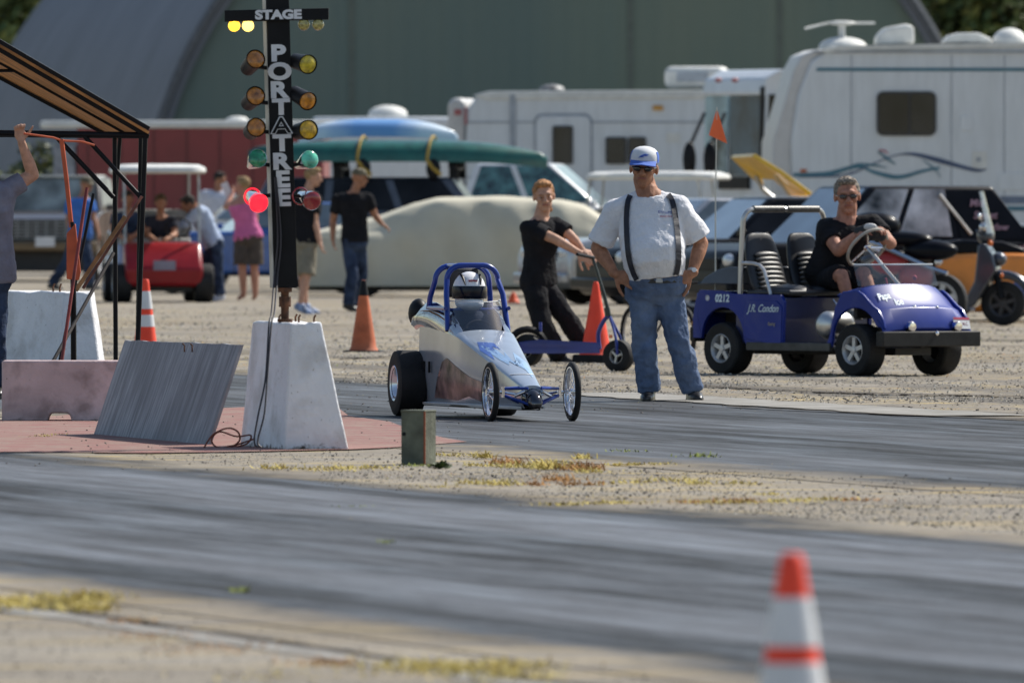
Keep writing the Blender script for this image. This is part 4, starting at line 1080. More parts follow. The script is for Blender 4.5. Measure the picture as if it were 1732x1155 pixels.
on_deck('painted_graphic', [(1.50, .06), (1.70, .10), (2.02, .08), (2.12, .05), (1.9, .045), (1.7, .03)], mat('pale_blue_paint', (.42, .60, .80), .3, .3, coat=.6))
mb = MB(); pts = [V((2.02 + .035 * math.cos(a * 1.2), .085 * math.sin(a), 0)) for a in [-1.2 + 2.4 * k / 14 for k in range(15)]]
hit = []
for p in pts:
    q = bvd.ray_cast(V((p.x, p.y, 2)), V((0, 0, -1)))[0]; hit.append(q + V((0, 0, .002)) if q else V((p.x, p.y, .3)))
mb.tube(hit, .004, 6); mb.build('pinstripe', white_pt, deck)
# nose cone
mb = MB(); rings = []
for x, w_, zb, zt in ((2.30, .066, .10, .225), (2.36, .060, .085, .215), (2.42, .050, .08, .185), (2.46, .035, .085, .15), (2.47, .015, .10, .13)):
    rings.append([V((x, w_ * math.cos(a), (zb + zt) / 2 + (zt - zb) / 2 * math.sin(a))) for a in [2 * math.pi * k / 16 for k in range(16)]])
mb.loft(rings); mb.build('nose_cap', mat('black_chrome', (.10, .10, .11), .08, 1, var=.2), drg)
# floor, bulkhead, bottom rail
mb = MB(); mb.prism([(.03, -.24), (.95, -.195), (2.3, -.06), (2.3, .06), (.95, .195), (.03, .24)], .075, .088, 'xy'); mb.build('floor_pan', black_pt, drg, smooth=False)
mb = MB(); mb.slab([(.02, -.262, .10), (2.32, -.075, .10), (2.32, -.07, .085), (.02, -.25, .085)], .012); mb.slab([(.02, .262, .085), (2.32, .075, .085), (2.32, .07, .10), (.02, .25, .10)], .012)
mb.box((-.04, -.26, .085), (.22, .05, .012)); mb.build('lower_rail', mat('bright_rail', (.85, .86, .88), .4, .0, var=.04), drg, smooth=False)
mb = MB(); mb.box((.06, 0, .35), (.02, .44, .52)); mb.build('firewall', carbon, drg, bevel=.004)
mb = MB(); mb.box((.2, 0, .30), (.3, .36, .28)); mb.build('seat', carbon, drg, bevel=.03)
# cockpit side fairings
for sg in (-1, 1):
    mb = MB(); rings = []
    for x, z0, z1, bul in ((-.16, .60, .66, .03), (-.08, .58, .745, .04), (.05, .60, .775, .035), (.25, .60, .765, .02), (.45, .585, .735, .012), (.65, .57, .70, .006), (.80, .555, .63, .003), (.93, .545, .56, .0)):
        w_ = hw(max(x, .0)); pts = [V((x, sg * (w_ + bul * math.sin(math.pi * t) - .055 * t * t), z0 + (z1 - z0) * t)) for t in (0, .25, .5, .75, 1)]
        rings.append(pts + [p - V((0, sg * .006, 0)) for p in reversed(pts)])
    mb.loft(rings); mb.build('cockpit_fairing', mat('mirror_panel', (.55, .55, .55), .07, 1, var=.1, vscale=8), drg)
mb = MB(); mb.ell((-.15, -.21, .69), (.10, .07, .10)); mb.ell((-.15, .17, .66), (.08, .07, .08)); mb.build('air_scoop', black_pt, drg)
# engine lump behind
mb = MB(); mb.box((-.12, 0, .33), (.26, .3, .26)); mb.cyl((-.1, -.1, .45), (-.1, -.1, .58), .06); mb.box((-.02, .05, .5), (.12, .16, .12)); mb.build('engine', mat('engine_metal', (.10, .10, .10), .5, .7, var=.3), drg, bevel=.01)
mb = MB(); mb.cyl((0, -.3, .225), (0, .3, .225), .018); mb.build('rear_axle', steel, drg)
# roll cage
def arc_hoop(x0, z0, x1, z1, w0, w1, rr=.10, n=7):
    pts = [V((x0, -w0, z0)), V((x0 + (x1 - x0) * .55, -(w0 * .5 + w1 * .5) - .004, z0 + (z1 - z0) * .55))]
    for k in range(n + 1):
        a = math.pi - math.pi / 2 * k / n; pts.append(V((x1, -(w1 - rr) + rr * math.cos(a), z1 - rr + rr * math.sin(a))))
    for k in range(n + 1):
        a = math.pi / 2 - math.pi / 2 * k / n; pts.append(V((x1, (w1 - rr) + rr * math.cos(a), z1 - rr + rr * math.sin(a))))
    pts += [V((x0 + (x1 - x0) * .55, (w0 * .5 + w1 * .5) + .004, z0 + (z1 - z0) * .55)), V((x0, w0, z0))]
    return pts
mb = MB(); mb.tube(arc_hoop(.72, .58, .55, 1.015, .205, .175), .0195, 12); mb.tube(arc_hoop(.12, .55, .24, 1.01, .22, .185), .019, 12)
for y in (-.1, .1): mb.tube([(.55, y, 1.015), (.24, y, 1.01)], .016, 10)
for y in (-.2, .2): mb.tube([(.70, y * 1.08, .73), (.2, y * 1.1, .73)], .014, 10)
mb.tube([(.50, -.2, .72), (.50, .2, .72)], .010, 8)
mb.build('roll_cage', blue_tube, drg)
mb = MB(); mb.box((.25, 0, .90), (.05, .22, .20)); mb.build('head_pad', carbon, drg, bevel=.03)
# windshield
mb = MB(); rings = []
for t in [k / 8 for k in range(9)]:
    ring = []
    for k in range(15):
        a = math.pi * (-.5 + k / 14); x = .94 - .20 * t; w_ = .20 - .012 * t
        ring.append(V((x - .20 * (1 - math.cos(a)) * 1.0, w_ * math.sin(a), .555 + .215 * t + .015 * (1 - math.cos(a)))))
    rings.append(ring)
vs = [p for r_ in rings for p in r_]; mb.add(vs, [(i * 15 + j, i * 15 + j + 1, (i + 1) * 15 + j + 1, (i + 1) * 15 + j) for i in range(8) for j in range(14)])
mb.build('windshield', clear_mat('clear_plastic', (.88, .91, .93), .13), drg)
mb = MB(); mb.tube([p + V((0, 0, .002)) for p in rings[-1]], .0035, 6); mb.build('windshield_edge', refl_w, drg)
# steering wheel
mb = MB(); q = Euler((0, R(60), 0)).to_matrix(); mb.torus((.78, 0, .56), .10, .010, 'Z', rot=q); mb.tube([(.78, 0, .56), (.95, 0, .47)], .012, 8); mb.build('steering_wheel', black_pt, drg)
# front suspension
for sg in (-1, 1):
    mb = MB(); up = V((2.30, sg * .19, .195))
    for a, b_ in (((2.22, sg * .05, .225), up + V((0, 0, .022))), ((2.40, sg * .045, .22), up + V((0, 0, .022))), ((2.22, sg * .045, .115), up + V((0, 0, -.02))), ((2.40, sg * .04, .115), up + V((0, 0, -.02)))): mb.tube([a, b_], .0095, 8)
    mb.build('suspension_arm', blue_tube, drg)
    mb = MB(); mb.cyl(up + V((0, 0, -.035)), up + V((0, 0, .035)), .014); mb.cyl(up, up + V((0, sg * .075, 0)), .011); mb.tube([(2.26, sg * .04, .17), up + V((-.03, 0, 0))], .008, 6)
    mb.cyl((2.36, sg * .055, .20), (2.33, sg * .12, .17), .012); mb.build('spindle', chrome, drg)
    wl = thing('front_wheel', None, None, (2.30, sg * .275, .196)); wl.parent = drg
    mb = MB(); mb.torus((0, 0, 0), .176, .021, 'Y', n=36, m=12); mb.build('tyre', rubber, wl)
    mb = MB(); mb.lathe([(.158, -.018), (.163, -.018), (.165, 0), (.163, .018), (.158, .018), (.154, 0), (.158, -.018)], axis='Y', n=36)
    mb.cyl((0, -.03, 0), (0, .03, 0), .022)
    for k in range(20):
        a = 2 * math.pi * k / 20; mb.tube([(.02 * math.cos(a), .018 * (1 if k % 2 else -1), .02 * math.sin(a)), (.158 * math.cos(a + .18), 0, .158 * math.sin(a + .18))], .0028, 4)
    mb.build('rim', chrome, wl)
for sg in (-1, 1):
    wl = thing('rear_wheel', None, None, (0, sg * .325, .222)); wl.parent = drg
    mb = MB(); mb.lathe([(.10, -.085), (.125, -.09), (.19, -.092), (.214, -.082), (.221, -.06), (.222, 0), (.221, .06), (.214, .082), (.19, .092), (.125, .09), (.10, .085)], axis='Y', n=40); mb.build('tyre', rubber, wl)
    mb = MB(); mb.lathe([(.004, .06 * sg), (.07, .05 * sg), (.09, .07 * sg), (.105, .088 * sg), (.118, .093 * sg), (.122, .088 * sg), (.10, .05 * sg), (.10, -.08 * sg)], axis='Y', n=32); mb.build('rim', silverp, wl)
# driver
suit = cloth('navy_race_suit', (.02, .025, .045)); helm = mat('white_helmet', (.85, .85, .86), .25, coat=.4, var=.02)
drv = thing('person', 'dragster driver in a white full face helmet and dark suit, seated in the cage', 'person', DB + Matrix.Rotation(R(-77), 3, 'Z') @ V((.36, 0, .10)), R(-77))
mb = MB(); hc = V((.10, 0, .735))
mb.ell((.0, 0, .46), (.115, .17, .19)); mb.ell((-.02, 0, .12), (.13, .16, .13)); mb.caps((0, 0, .2), (0, 0, .42), .13, .14); mb.caps((.02, 0, .5), (.06, 0, .68), .07, .06)
for sg in (-1, 1):
    mb.caps((.0, sg * .15, .53), (.17, sg * .165, .40), .06, .045); mb.caps((.17, sg * .165, .40), (.37, sg * .10, .46), .045, .032)
    hand(mb, V((.37, sg * .10, .46)), (.7, -.2 * sg, .2), (-.1, -sg, -.3), sg, .9, .9)
    mb.caps((.0, sg * .08, .08), (.5, sg * .09, .22), .075, .055); mb.caps((.5, sg * .09, .22), (.95, sg * .06, .10), .05, .04)
mb.ell(hc, (.09, .075, .10)); mb.build('body', suit, drv, remesh=.01, sm=2)
mb = MB(); mb.ell(hc + V((0, 0, .015)), (.128, .112, .125), n=24, m=16); mb.ell(hc + V((.045, 0, -.075)), (.095, .088, .055), n=24); mb.ell(hc + V((0, 0, -.06)), (.11, .098, .08))
hm = mb.build('helmet', helm, drv, remesh=.006, sm=3)
mb = MB(); rings = []
for z, rr in ((-.046, 1.0), (-.03, 1.03), (.0, 1.035), (.025, 1.03), (.038, 1.01)):
    rings.append([hc + V((.134 * rr * math.cos(a) * (1 - .35 * (abs(z) * 4) ** 2), .116 * rr * math.sin(a), z + .005)) for a in [R(-88 + 176 * k / 20) for k in range(21)]])
vs = [p for r_ in rings for p in r_]; mb.add(vs, [(i * 21 + j, i * 21 + j + 1, (i + 1) * 21 + j + 1, (i + 1) * 21 + j) for i in range(4) for j in range(20)])
mb.build('visor', mat('dark_visor', (.006, .009, .020), .2, coat=.0, var=.3, spec=.3), hm)
mb = MB()
for y in (-.062, .062): mb.tube([hc + V((.0, y * 1.1, .122)), hc + V((.05, y, .115)), hc + V((.09, y * .95, .088)), hc + V((.116, y * .85, .05))], [.003, .010, .008, .003], 6)
mb.build('helmet_stripe', black_pt, hm)
mb = MB(); mb.tube([hc + V((.112, -.03, .078)), hc + V((.116, 0, .081)), hc + V((.112, .03, .078))], .006, 6); mb.build('helmet_badge', mat('muted_red', (.35, .08, .10), .4), hm)
# ------------------------------------------------------------------ blue golf cart with driver
CB = G(1297, 632.5); CROT = R(-90 + 42)
cart = thing('golf_cart', 'blue open golf cart with bucket seats and roll bar, numbered on its flank', 'golf cart', CB, CROT)
cblue = mat('metallic_blue_paint', (.005, .024, .22), .38, .0, var=.10, coat=.05, vscale=2, spec=.30, dirt=(.10, .10, .14), dirt_amt=.22, dirt_scale=4); bumper_m = mat('black_timber_bumper', (.012, .011, .010), .7, var=.3, vscale=10)
def arch(cx, r, z0, a0=180, a1=0, n=12, sq=1.0):
    return [(cx + r * math.cos(R(a0 + (a1 - a0) * k / n)), z0 + r * sq * math.sin(R(a0 + (a1 - a0) * k / n))) for k in range(n + 1)]
# rear tub: side skins + deck
H_ = .50
rear_prof = [(-.36, .30), (-.25, .30)] + [(a, b_) for a, b_ in arch(0.0, .255, .30, 180, 0, 12)] + [(.30, .21), (.72, .21), (.74, .60), (.70, .66), (.12, .665), (-.02, .69), (-.28, .695), (-.33, .60), (-.36, .46)]
for sg in (-1, 1):
    mb = MB(); mb.prism(rear_prof, sg * (H_ - .03), sg * H_); sp_ = mb.build('rear_side_panel', cblue, cart, bevel=.012, seg=3)
    if sg < 0: near_panel = sp_
mb = MB(); mb.box((-.14, 0, .67), (.34, .94, .03)); mb.box((-.335, 0, .5), (.03, .94, .34)); mb.build('rear_deck', cblue, cart, bevel=.01)
mb = MB(); mb.box((.42, 0, .45), (.6, .93, .38)); mb.build('seat_box', mat('dark_blue_inner', (.012, .018, .08), .4, coat=.5), cart, bevel=.01)
mb = MB(); mb.prism([(.27, .30), (.71, .24), (.72, .56), (.66, .61), (.32, .615), (.28, .55)], -H_ - .008, -H_ + .0); mb.build('flank_door', cblue, near_panel, bevel=.006)
mb = MB()
for sg in (-1, 1): mb.box((.0, sg * .32, .52), (.5, .22, .02)); mb.box((0, sg * .22, .36), (.5, .02, .3))
mb.box((0, 0, .22), (.7, .3, .1)); mb.box((.8, 0, .20), (1.9, .4, .06)); mb.build('chassis', carbon, cart)
mb = MB(); mb.box((.79, -.485, .235), (1.0, .05, .07)); mb.box((.79, .485, .235), (1.0, .05, .07)); mb.box((.95, 0, .225), (.72, .92, .03)); mb.build('running_board', mat('worn_black_rail', (.05, .05, .048), .5, var=.3), cart, bevel=.008)
mb = MB(); mb.box((-.37, 0, .33), (.06, 1.0, .12)); mb.build('rear_bumper', bumper_m, cart, bevel=.012)
mb = MB(); mb.box((-.405, -.42, .42), (.012, .1, .03)); mb.build('tail_lamp', mat('amber_tail', (.4, .2, .05), .3), cart)
# front cowl: lofted across
secs_ = [(.50, 0.0), (.47, .02), (.36, .035), (.15, .05), (-.15, .05), (-.36, .035), (-.47, .02), (-.50, 0)]
prof_top = [(1.36, .69), (1.56, .735), (1.63, .735), (1.72, .66), (1.80, .575), (1.86, .545), (1.915, .44), (1.93, .375)]
mb = MB(); rings = []
for y, cr in secs_:
    k = 1 - .0 * abs(y)
    narrow = abs(y) / .5
    rings.append([V((x - .05 * narrow ** 3 * (1 if z > .5 else .3), y * (.86 + .14 * min(1, (.74 - z) / .25)), z + cr * .35 - .03 * narrow ** 4)) for x, z in prof_top] + [V((x - .03, y * (.84 + .12 * min(1, (.74 - z) / .25)), z - .025 - .03 * narrow ** 4)) for x, z in reversed(prof_top)])
mb.loft(rings); cowl = mb.build('front_cowl', cblue, cart, bevel=.004, angle=28)
front_prof = [(1.20, .20), (1.28, .20)] + arch(1.575, .27, .30, 182, 25, 12, .95) + [(1.86, .40), (1.92, .385), (1.90, .46), (1.84, .545), (1.78, .575), (1.66, .67), (1.60, .70), (1.42, .69), (1.33, .56), (1.27, .34)]
for sg in (-1, 1):
    mb = MB(); mb.prism(front_prof, sg * .455, sg * .49); mb.build('front_fender', cblue, cart, bevel=.012, seg=3)
mb = MB(); mb.box((1.50, 0, .58), (.04, .84, .22)); mb.box((1.62, 0, .52), (.3, .5, .1)); mb.box((1.40, 0, .30), (.03, .8, .2)); mb.build('dash_bulkhead', carbon, cart, bevel=.01)
mb = MB(); mb.box((1.94, -.01, .305), (.09, 1.10, .125)); mb.build('front_bumper', bumper_m, cart, bevel=.01)
mb = MB()
for y in (-.22, .30): mb.lathe([(.002, .03), (.035, .028), (.042, .02), (.042, -.02), (.03, -.03)], (1.95, y, .405), axis='X', n=18)
mb.build('fog_lamp', chrome, cart)
mb = MB(); mb.ell((1.99, .04, .35), (.012, .02, .02)); mb.build('bumper_bolt', chrome, cart)
bc = bvh_of(cowl)
for y, x in ((-.08, 1.845), (.17, 1.85)):
    q = bc.ray_cast(V((x, y, 2)), V((0, 0, -1)))[0] or V((x, y, .55))
    mb = MB(); mb.ell(q, (.014, .022, .010)); mb.build('marker_stud', chrome, cart)
# low windscreen
mb = MB()
wp = [(1.60, .46 * math.sin(a), .735) for a in [R(-80 + 160 * k / 12) for k in range(13)]]
vs = [V((1.56 + .05 * math.cos(y / .46 * 1.4), y, z)) for _, y, z in wp] + [V((1.50 + .05 * math.cos(y / .46 * 1.4), y * .98, z + .175)) for _, y, z in wp]
mb.add(vs, [(i, i + 1, 14 + i, 13 + i) for i in range(12)]); mb.build('windscreen', clear_mat('tinted_plastic', (.72, .70, .66), .05), cart)
mb = MB(); mb.tube(vs[13:], .006, 6); mb.build('windscreen_trim', mat('aluminium_trim', (.7, .7, .66), .3, .8), cart)
# licence plate, hood lettering
nml = V((.82, 0, .57)).normalized()
def plane_on(bvh, o, d, xdir):
    """matrix placing text on the hit surface, reading along xdir"""
    q, n, i, ds = bvh.ray_cast(V(o), V(d).normalized())
    n = -n if n.dot(V(d)) > 0 else n
    x = (V(xdir) - n * V(xdir).dot(n)).normalized(); y = n.cross(x)
    m = Matrix((x, y, n)).transposed().to_4x4(); m.translation = q + n * .004; return m
M = plane_on(bc, (3, .385, .43), (-1, 0, 0), (0, 1, 0))
mb = MB(); mb.M = M; mb.box((0, 0, .004), (.20, .095, .004)); pl = mb.build('licence_plate', refl_w, cart)
mb = MB(); mb.M = M; mb.box((0, .037, .0075), (.196, .02, .002)); mb.build('plate_header', red_ink, pl)
text('J.L.R. M.C.', .036, 'lettering', mat('maroon_ink', (.16, .03, .06), .6), M @ Matrix.Translation((0, -.008, .0065)), pl, bold=.0006, extrude=.0004)
script_m = mat('pale_script', (.62, .74, .82), .5)
def script(s, size, M, par, m=script_m, shear=.35, bold=.0016, sx=.85): return text(s, size, 'lettering', m, M, par, shear=shear, bold=bold, extrude=.0004, xs=sx)
script('Papa', .10, plane_on(bc, (1.72, -.31, 2), (0, 0, -1), (-.1, 1, 0)), cart, sx=.7)
script('Joe', .10, plane_on(bc, (1.78, -.20, 2), (0, 0, -1), (-.1, 1, 0)), cart, sx=.7)
SIDE = Matrix(((1, 0, 0, 0), (0, 0, -1, 0), (0, 1, 0, 0), (0, 0, 0, 1)))
script('0212', .085, Matrix.Translation((.30 - .30, -H_ - .004, .625)) @ SIDE, cart, shear=.1, bold=.003, sx=1.0)
script('J.R. Condon', .088, Matrix.Translation((.50, -H_ - .0125, .545)) @ SIDE, cart, shear=.45, bold=.0008, sx=.85)
script('Racing', .04, Matrix.Translation((.60, -H_ - .0125, .42)) @ SIDE, cart, shear=.3, bold=.0004, m=mat('faded_gold', (.30, .27, .22), .6))
mb = MB(); mb.cyl((-.18, -H_ - .003, .63), (-.18, -H_ + .002, .63), .024, n=24); mb.build('round_sticker', mat('sticker_grey', (.40, .42, .48), .5, var=.3, vscale=60), cart)
# wheels
alloy = mat('cast_alloy', (.50, .50, .51), .35, .4, var=.08)
def wheel(par, c, r, w_, rim_r, sg, spokes=5, rimm=None, name='wheel'):
    wl = thing(name, None, None, c); wl.parent = par
    mb = MB(); h_ = w_ / 2; mb.lathe([(rim_r * .95, -h_ * .85), (rim_r * 1.05, -h_ * .98), (r * .90, -h_), (r * .975, -h_ * .88), (r, -h_ * .6), (r * 1.004, 0), (r, h_ * .6), (r * .975, h_ * .88), (r * .90, h_), (rim_r * 1.05, h_ * .98), (rim_r * .95, h_ * .85)], axis='Y', n=36); mb.build('tyre', rubber, wl)
    mb = MB(); y = sg * h_ * .8
    mb.lathe([(rim_r * .80, y * .3), (rim_r * .86, y * .9), (rim_r * 1.0, y * 1.22), (rim_r * 1.04, y * 1.2), (rim_r * 1.0, y * .7), (rim_r * .9, -y)], axis='Y', n=32)
    mb.lathe([(.003, y * 1.15), (rim_r * .22, y * 1.12), (rim_r * .26, y * .8), (rim_r * .26, y * .2)], axis='Y', n=16)
    for k in range(spokes):
        a = 2 * math.pi * k / spokes + .3; rot = Matrix.Rotation(-a, 3, 'Y'); mb.box(rot @ V((rim_r * .55, y * .85, 0)), (rim_r * .72, abs(y) * .25 + .005, rim_r * .30), rot)
    mb.build('rim', rimm or alloy, wl)
    mb = MB(); mb.lathe([(.002, y * .15), (rim_r * .92, y * .18), (rim_r * .92, y * .1), (.002, y * .1)], axis='Y', n=20); mb.build('brake_drum', black_pt, wl)
    return wl
for x, sg in ((0, -1), (0, 1), (1.575, -1), (1.575, 1)): wheel(cart, (x, sg * .43, .215), .215, .19, .115, sg)
# seats
seat_m = mat('grey_vinyl', (.10, .095, .09), .45, var=.2, vscale=20); seat_b = mat('black_vinyl', (.015, .016, .02), .4, var=.2)
for y in (-.235, .235):
    st = thing('bucket_seat', None, None, (.26, y, .66)); st.parent = cart
    mb = MB(); rings = []
    for z, w_, x0, dp in ((-.02, .20, .06, .16), (.10, .205, .01, .15), (.25, .20, -.04, .13), (.38, .18, -.08, .11), (.47, .15, -.10, .09), (.51, .11, -.11, .06)):
        rings.append([V((x0 + dp * .5 * math.sin(a) * (1 if math.sin(a) < 0 else .5), w_ * math.copysign(abs(math.cos(a)) ** .7, math.cos(a)), z)) for a in [2 * math.pi * k / 20 for k in range(20)]])
    mb.loft(rings); mb.build('seat_shell', seat_b, st, sub=1)
    mb = MB()
    for i in range(8): mb.ell((.070 - .012 * i, 0, .06 + .038 * i), (.034, .155 - .004 * i, .028))
    mb.build('back_cushion', seat_m, st)
    mb = MB(); mb.ell((.25, 0, .03), (.24, .20, .055)); mb.build('seat_cushion', seat_b, st)
mb = MB(); mb.box((.50, 0, .675), (.52, .92, .05)); mb.build('bench_base', seat_b, cart, bevel=.02)
mb = MB(); rings = [];
for x, z1 in ((-.34, .76), (-.30, .80), (-.15, .86), (0, .885), (.12, .885)): rings.append([V((x, y, z)) for y, z in ((-.44, .745), (.44, .745), (.42, z1), (-.42, z1))])
mb.loft(rings); mb.build('rear_cushion', mat('slate_vinyl', (.06, .075, .10), .5), cart, bevel=.015)
# roll bar with foam, armrests
tube_m = mat('satin_aluminium', (.52, .52, .52), .3, .7, var=.05)
mb = MB(); pts = [V((.17, -.46, .66)), V((.18, -.46, .9)), V((.19, -.455, 1.15))] + [V((.20 + .02 * k / 6, -.355 + .10 * math.cos(math.pi - math.pi / 2 * k / 6), 1.26 + .10 * math.sin(math.pi / 2 * k / 6))) for k in range(7)]
pts2 = [V((p.x, -p.y, p.z)) for p in reversed(pts)]
mb.tube(pts + pts2, .021, 10); mb.build('roll_bar', tube_m, cart)
mb = MB(); mb.tube([(.22, -.36, 1.36), (.22, -.02, 1.36)], .030, 12); mb.tube([(.22, .02, 1.36), (.22, .37, 1.36)], .030, 12); mb.build('foam_padding', seat_m, cart)
for sg in (-1, 1):
    mb = MB(); mb.tube([(.17, sg * .46, .92), (.34, sg * .465, .915), (.42, sg * .47, .90), (.47, sg * .47, .86), (.55, sg * .47, .66)], .015, 8)
    mb.build('arm_rail', tube_m, cart)
# air tank
tk = MB(); tk.lathe([(.002, -.17), (.05, -.165), (.09, -.14), (.115, -.09), (.115, .09), (.09, .14), (.05, .165), (.002, .17)], (1.17, -.33, .415), axis='Y', n=28)
tko = tk.build('air_tank', mat('brushed_tank', (.55, .55, .54), .35, .9, var=.05), cart)
mb = MB(); mb.cyl((1.17, -.30, .53), (1.17, -.30, .58), .018); mb.tube([(1.17, -.30, .57), (1.10, -.28, .62), (1.02, -.2, .60)], .008, 6); mb.build('valve', chrome, tko)
# steering
q = Euler((0, R(-52), 0)).to_matrix(); SC = V((.94, .25, 1.045)); SC0 = SC.copy()
ax = q @ V((0, 0, 1))
stg = thing('steering_wheel', None, None, (0, 0, 0)); stg.parent = cart
mb = MB(); mb.torus(SC, .19, .013, 'Z', n=36, rot=q); mb.build('wheel_ring', mat('cream_grip', (.38, .35, .30), .4), stg)
mb = MB()
for a in (R(90), R(210), R(330)): mb.tube([SC, SC + q @ V((.19 * math.cos(a), .19 * math.sin(a), 0))], .009, 6)
mb.ell(SC, (.035, .035, .02), q); mb.build('spokes', chrome, stg)
mb = MB(); mb.tube([SC, SC + V((.42, .0, -.34))], .016, 8); mb.build('column', tube_m, stg)
mb = MB(); mb.tube([(1.45, .0, .72), (1.42, .0, .80)], .008, 6); mb.ell((1.42, .33, .80), (.02, .02, .02)); mb.build('control_knob', red_ink, cart)
# whip flag
fg = thing('whip_flag', 'orange triangular pennant on a thin white whip pole at the cart tail', 'flag', CB + Matrix.Rotation(CROT, 3, 'Z') @ V((-.30, -.30, .70)), 0)
mb = MB(); mb.tube([(0, 0, -.02), (0, 0, .7), (.012, 0, 1.50)], [.007, .006, .004], 6); mb.build('pole', mat('white_fibreglass', (.55, .55, .50), .4), fg)
flo = mat('fluorescent_orange', (1.0, .17, .05), .6, var=.03)
mb = MB(); A = [V((.012, 0, 1.49)), V((-.055, .0, 1.27)), V((.020, -.012, 1.235)), V((.098, .01, 1.20)), V((.05, -.012, 1.36))]
mb.add(A + [p + V((0, .003, 0)) for p in A], [(0, 1, 2), (0, 2, 3, 4), (7, 6, 5), (9, 8, 7, 5), (0, 5, 6, 1), (1, 6, 7, 2), (2, 7, 8, 3), (3, 8, 9, 4), (4, 9, 5, 0)]); mb.build('pennant', flo, fg, smooth=False)

# driver
salt = mat('salt_and_pepper_hair', (.20, .17, .14), .9, var=.35, vscale=60); glove = mat('black_glove', (.015, .015, .016), .6)
CY = CB.y
JP = dict(head=(1433, 333, 0), neck=(1432, 373, .03), pelvis=(1402, 470, .08), shR=(1397, 389, -.03), shL=(1476, 379, .06), elR=(1418, 424, -.22), elL=(1506, 412, -.12),
          wrR=(1458, 392, -.33), wrL=(1486, 398, -.32), hipR=(1396, 475, -.02), hipL=(1425, 475, .10), knR=(1424, 466, -.44), knL=(1462, 462, -.30), anR=(1438, 520, -.50), anL=(1480, 520, -.46), toeR=(1448, 532, -.62), toeL=(1490, 530, -.58))
dr = person('man in black t-shirt and sunglasses with gloved hands over the cart steering wheel', 0, 0, JP, face=(.05, -1, -.05), tilt=R(3), Y=CY - .2, zbase=.66, skin=skin_d, shirt=c_black, pants=c_black, legs=.85, vox=.0065, W=1.2, sleeve=.55,
            hair=salt, glasses=True, facebits=True, hands={'R': (V((.75, -.2, .15)), V((.2, .2, -1)), 1), 'L': (V((-.8, -.25, .2)), V((0, .2, -1)), -1)}, curl=.5, hs=1.32, secs=scaled(SECS, 1.25), shoes=mat('grey_sneaker', (.22, .21, .19), .7, var=.3, vscale=30))
root, J, sh, h, HR, body = dr
for sd in 'RL':
    sg = 1 if sd == 'R' else -1
    mb = MB(); d_ = V((sg * .75, -.2, .15)).normalized(); p = J['wr' + sd] + d_ * .01
    mb.ell(p + d_ * .045, (.075, .055, .058)); mb.ell(p + d_ * .10 + V((0, 0, -.02)), (.045, .05, .048)); mb.caps(p - d_ * .03, p, .05, .052, 10)
    gl = mb.build('glove', glove, root, remesh=.006)
    if sd == 'R': mb = MB(); mb.ell(p + d_ * .06 + V((.0, -.046, .026)), (.055, .022, .030)); mb.build('glove_patch', mat('grey_patch', (.45, .45, .46), .6), gl)
# ------------------------------------------------------------------ kick scooter
SB = G(1048, 628); SYY = SB.y; sS = F / SYY
kick = thing('kick_scooter', 'blue off-road kick scooter with fat black tyres', 'scooter', SB)
K = lambda px, py, dy=0.0: P(px, py, SYY + dy) - SB
kb = mat('scooter_blue', (.006, .03, .25), .4, coat=.3)
def yaw_wheel(par, c, r, w_, rr, ang, rimm, sp_=5):
    wl = wheel(par, c, r, w_, rr, -1, sp_, rimm); wl.rotation_euler = (0, 0, ang); return wl
yaw_wheel(kick, K(1046, 602, 0), .136, .085, .062, R(-32), steel, 3)
yaw_wheel(kick, K(893, 592, 1.0), .136, .085, .062, R(-32), steel, 3)
mb = MB(); mb.slab([K(870, 585, 1.0), K(912, 580, .92), K(1015, 585, .14), K(1015, 598, .14), K(912, 598, .92), K(870, 598, 1.0)], .03); mb.build('deck', kb, kick, bevel=.004)
mb = MB(); mb.tube(curve_pts([K(1014, 590, .2), K(1012, 565, .17), K(1020, 545, .12), K(1030, 532, .08)]), .019, 8)
mb.tube(curve_pts([K(1030, 532, .06), K(1038, 556, .0), K(1042, 575, -.07), K(1044, 600, -.075)]), .012, 8); mb.tube(curve_pts([K(1030, 532, .06), K(1042, 556, .08), K(1050, 575, .09), K(1052, 600, .085)]), .012, 8)
mb.build('frame', kb, kick)
mb = MB(); mb.tube([K(914, 582, 1.0), K(914, 545, 1.0)], .014, 8); mb.build('seat_tube', kb, kick)
mb = MB(); mb.tube([K(1031, 536, .06), K(1022, 500, .06), K(1003, 438, .05)], [.017, .016, .014], 8); mb.cyl(K(1029, 534, .06), K(1026, 520, .06), .026); mb.build('steering_stem', mat('dark_stem', (.035, .045, .04), .4), kick)
mb = MB(); mb.tube([K(976, 430, -.16), K(1003, 436, .05), K(1010, 433, .22)], .014, 8); mb.build('handlebar', black_pt, kick)
mb = MB(); q = K(892, 590, 1.0)
mb.tube([q + V((.155 * math.cos(a), 0, .155 * math.sin(a) + .01)) for a in [R(10 + 160 * k / 10) for k in range(11)]], .03, 6); mb.build('mudguard', black_pt, kick)
mb = MB(); mb.box(K(1033, 569, -.05), (.03, .01, .03)); mb.build('reflector', mat('orange_reflector', (.8, .25, .12), .3), kick)
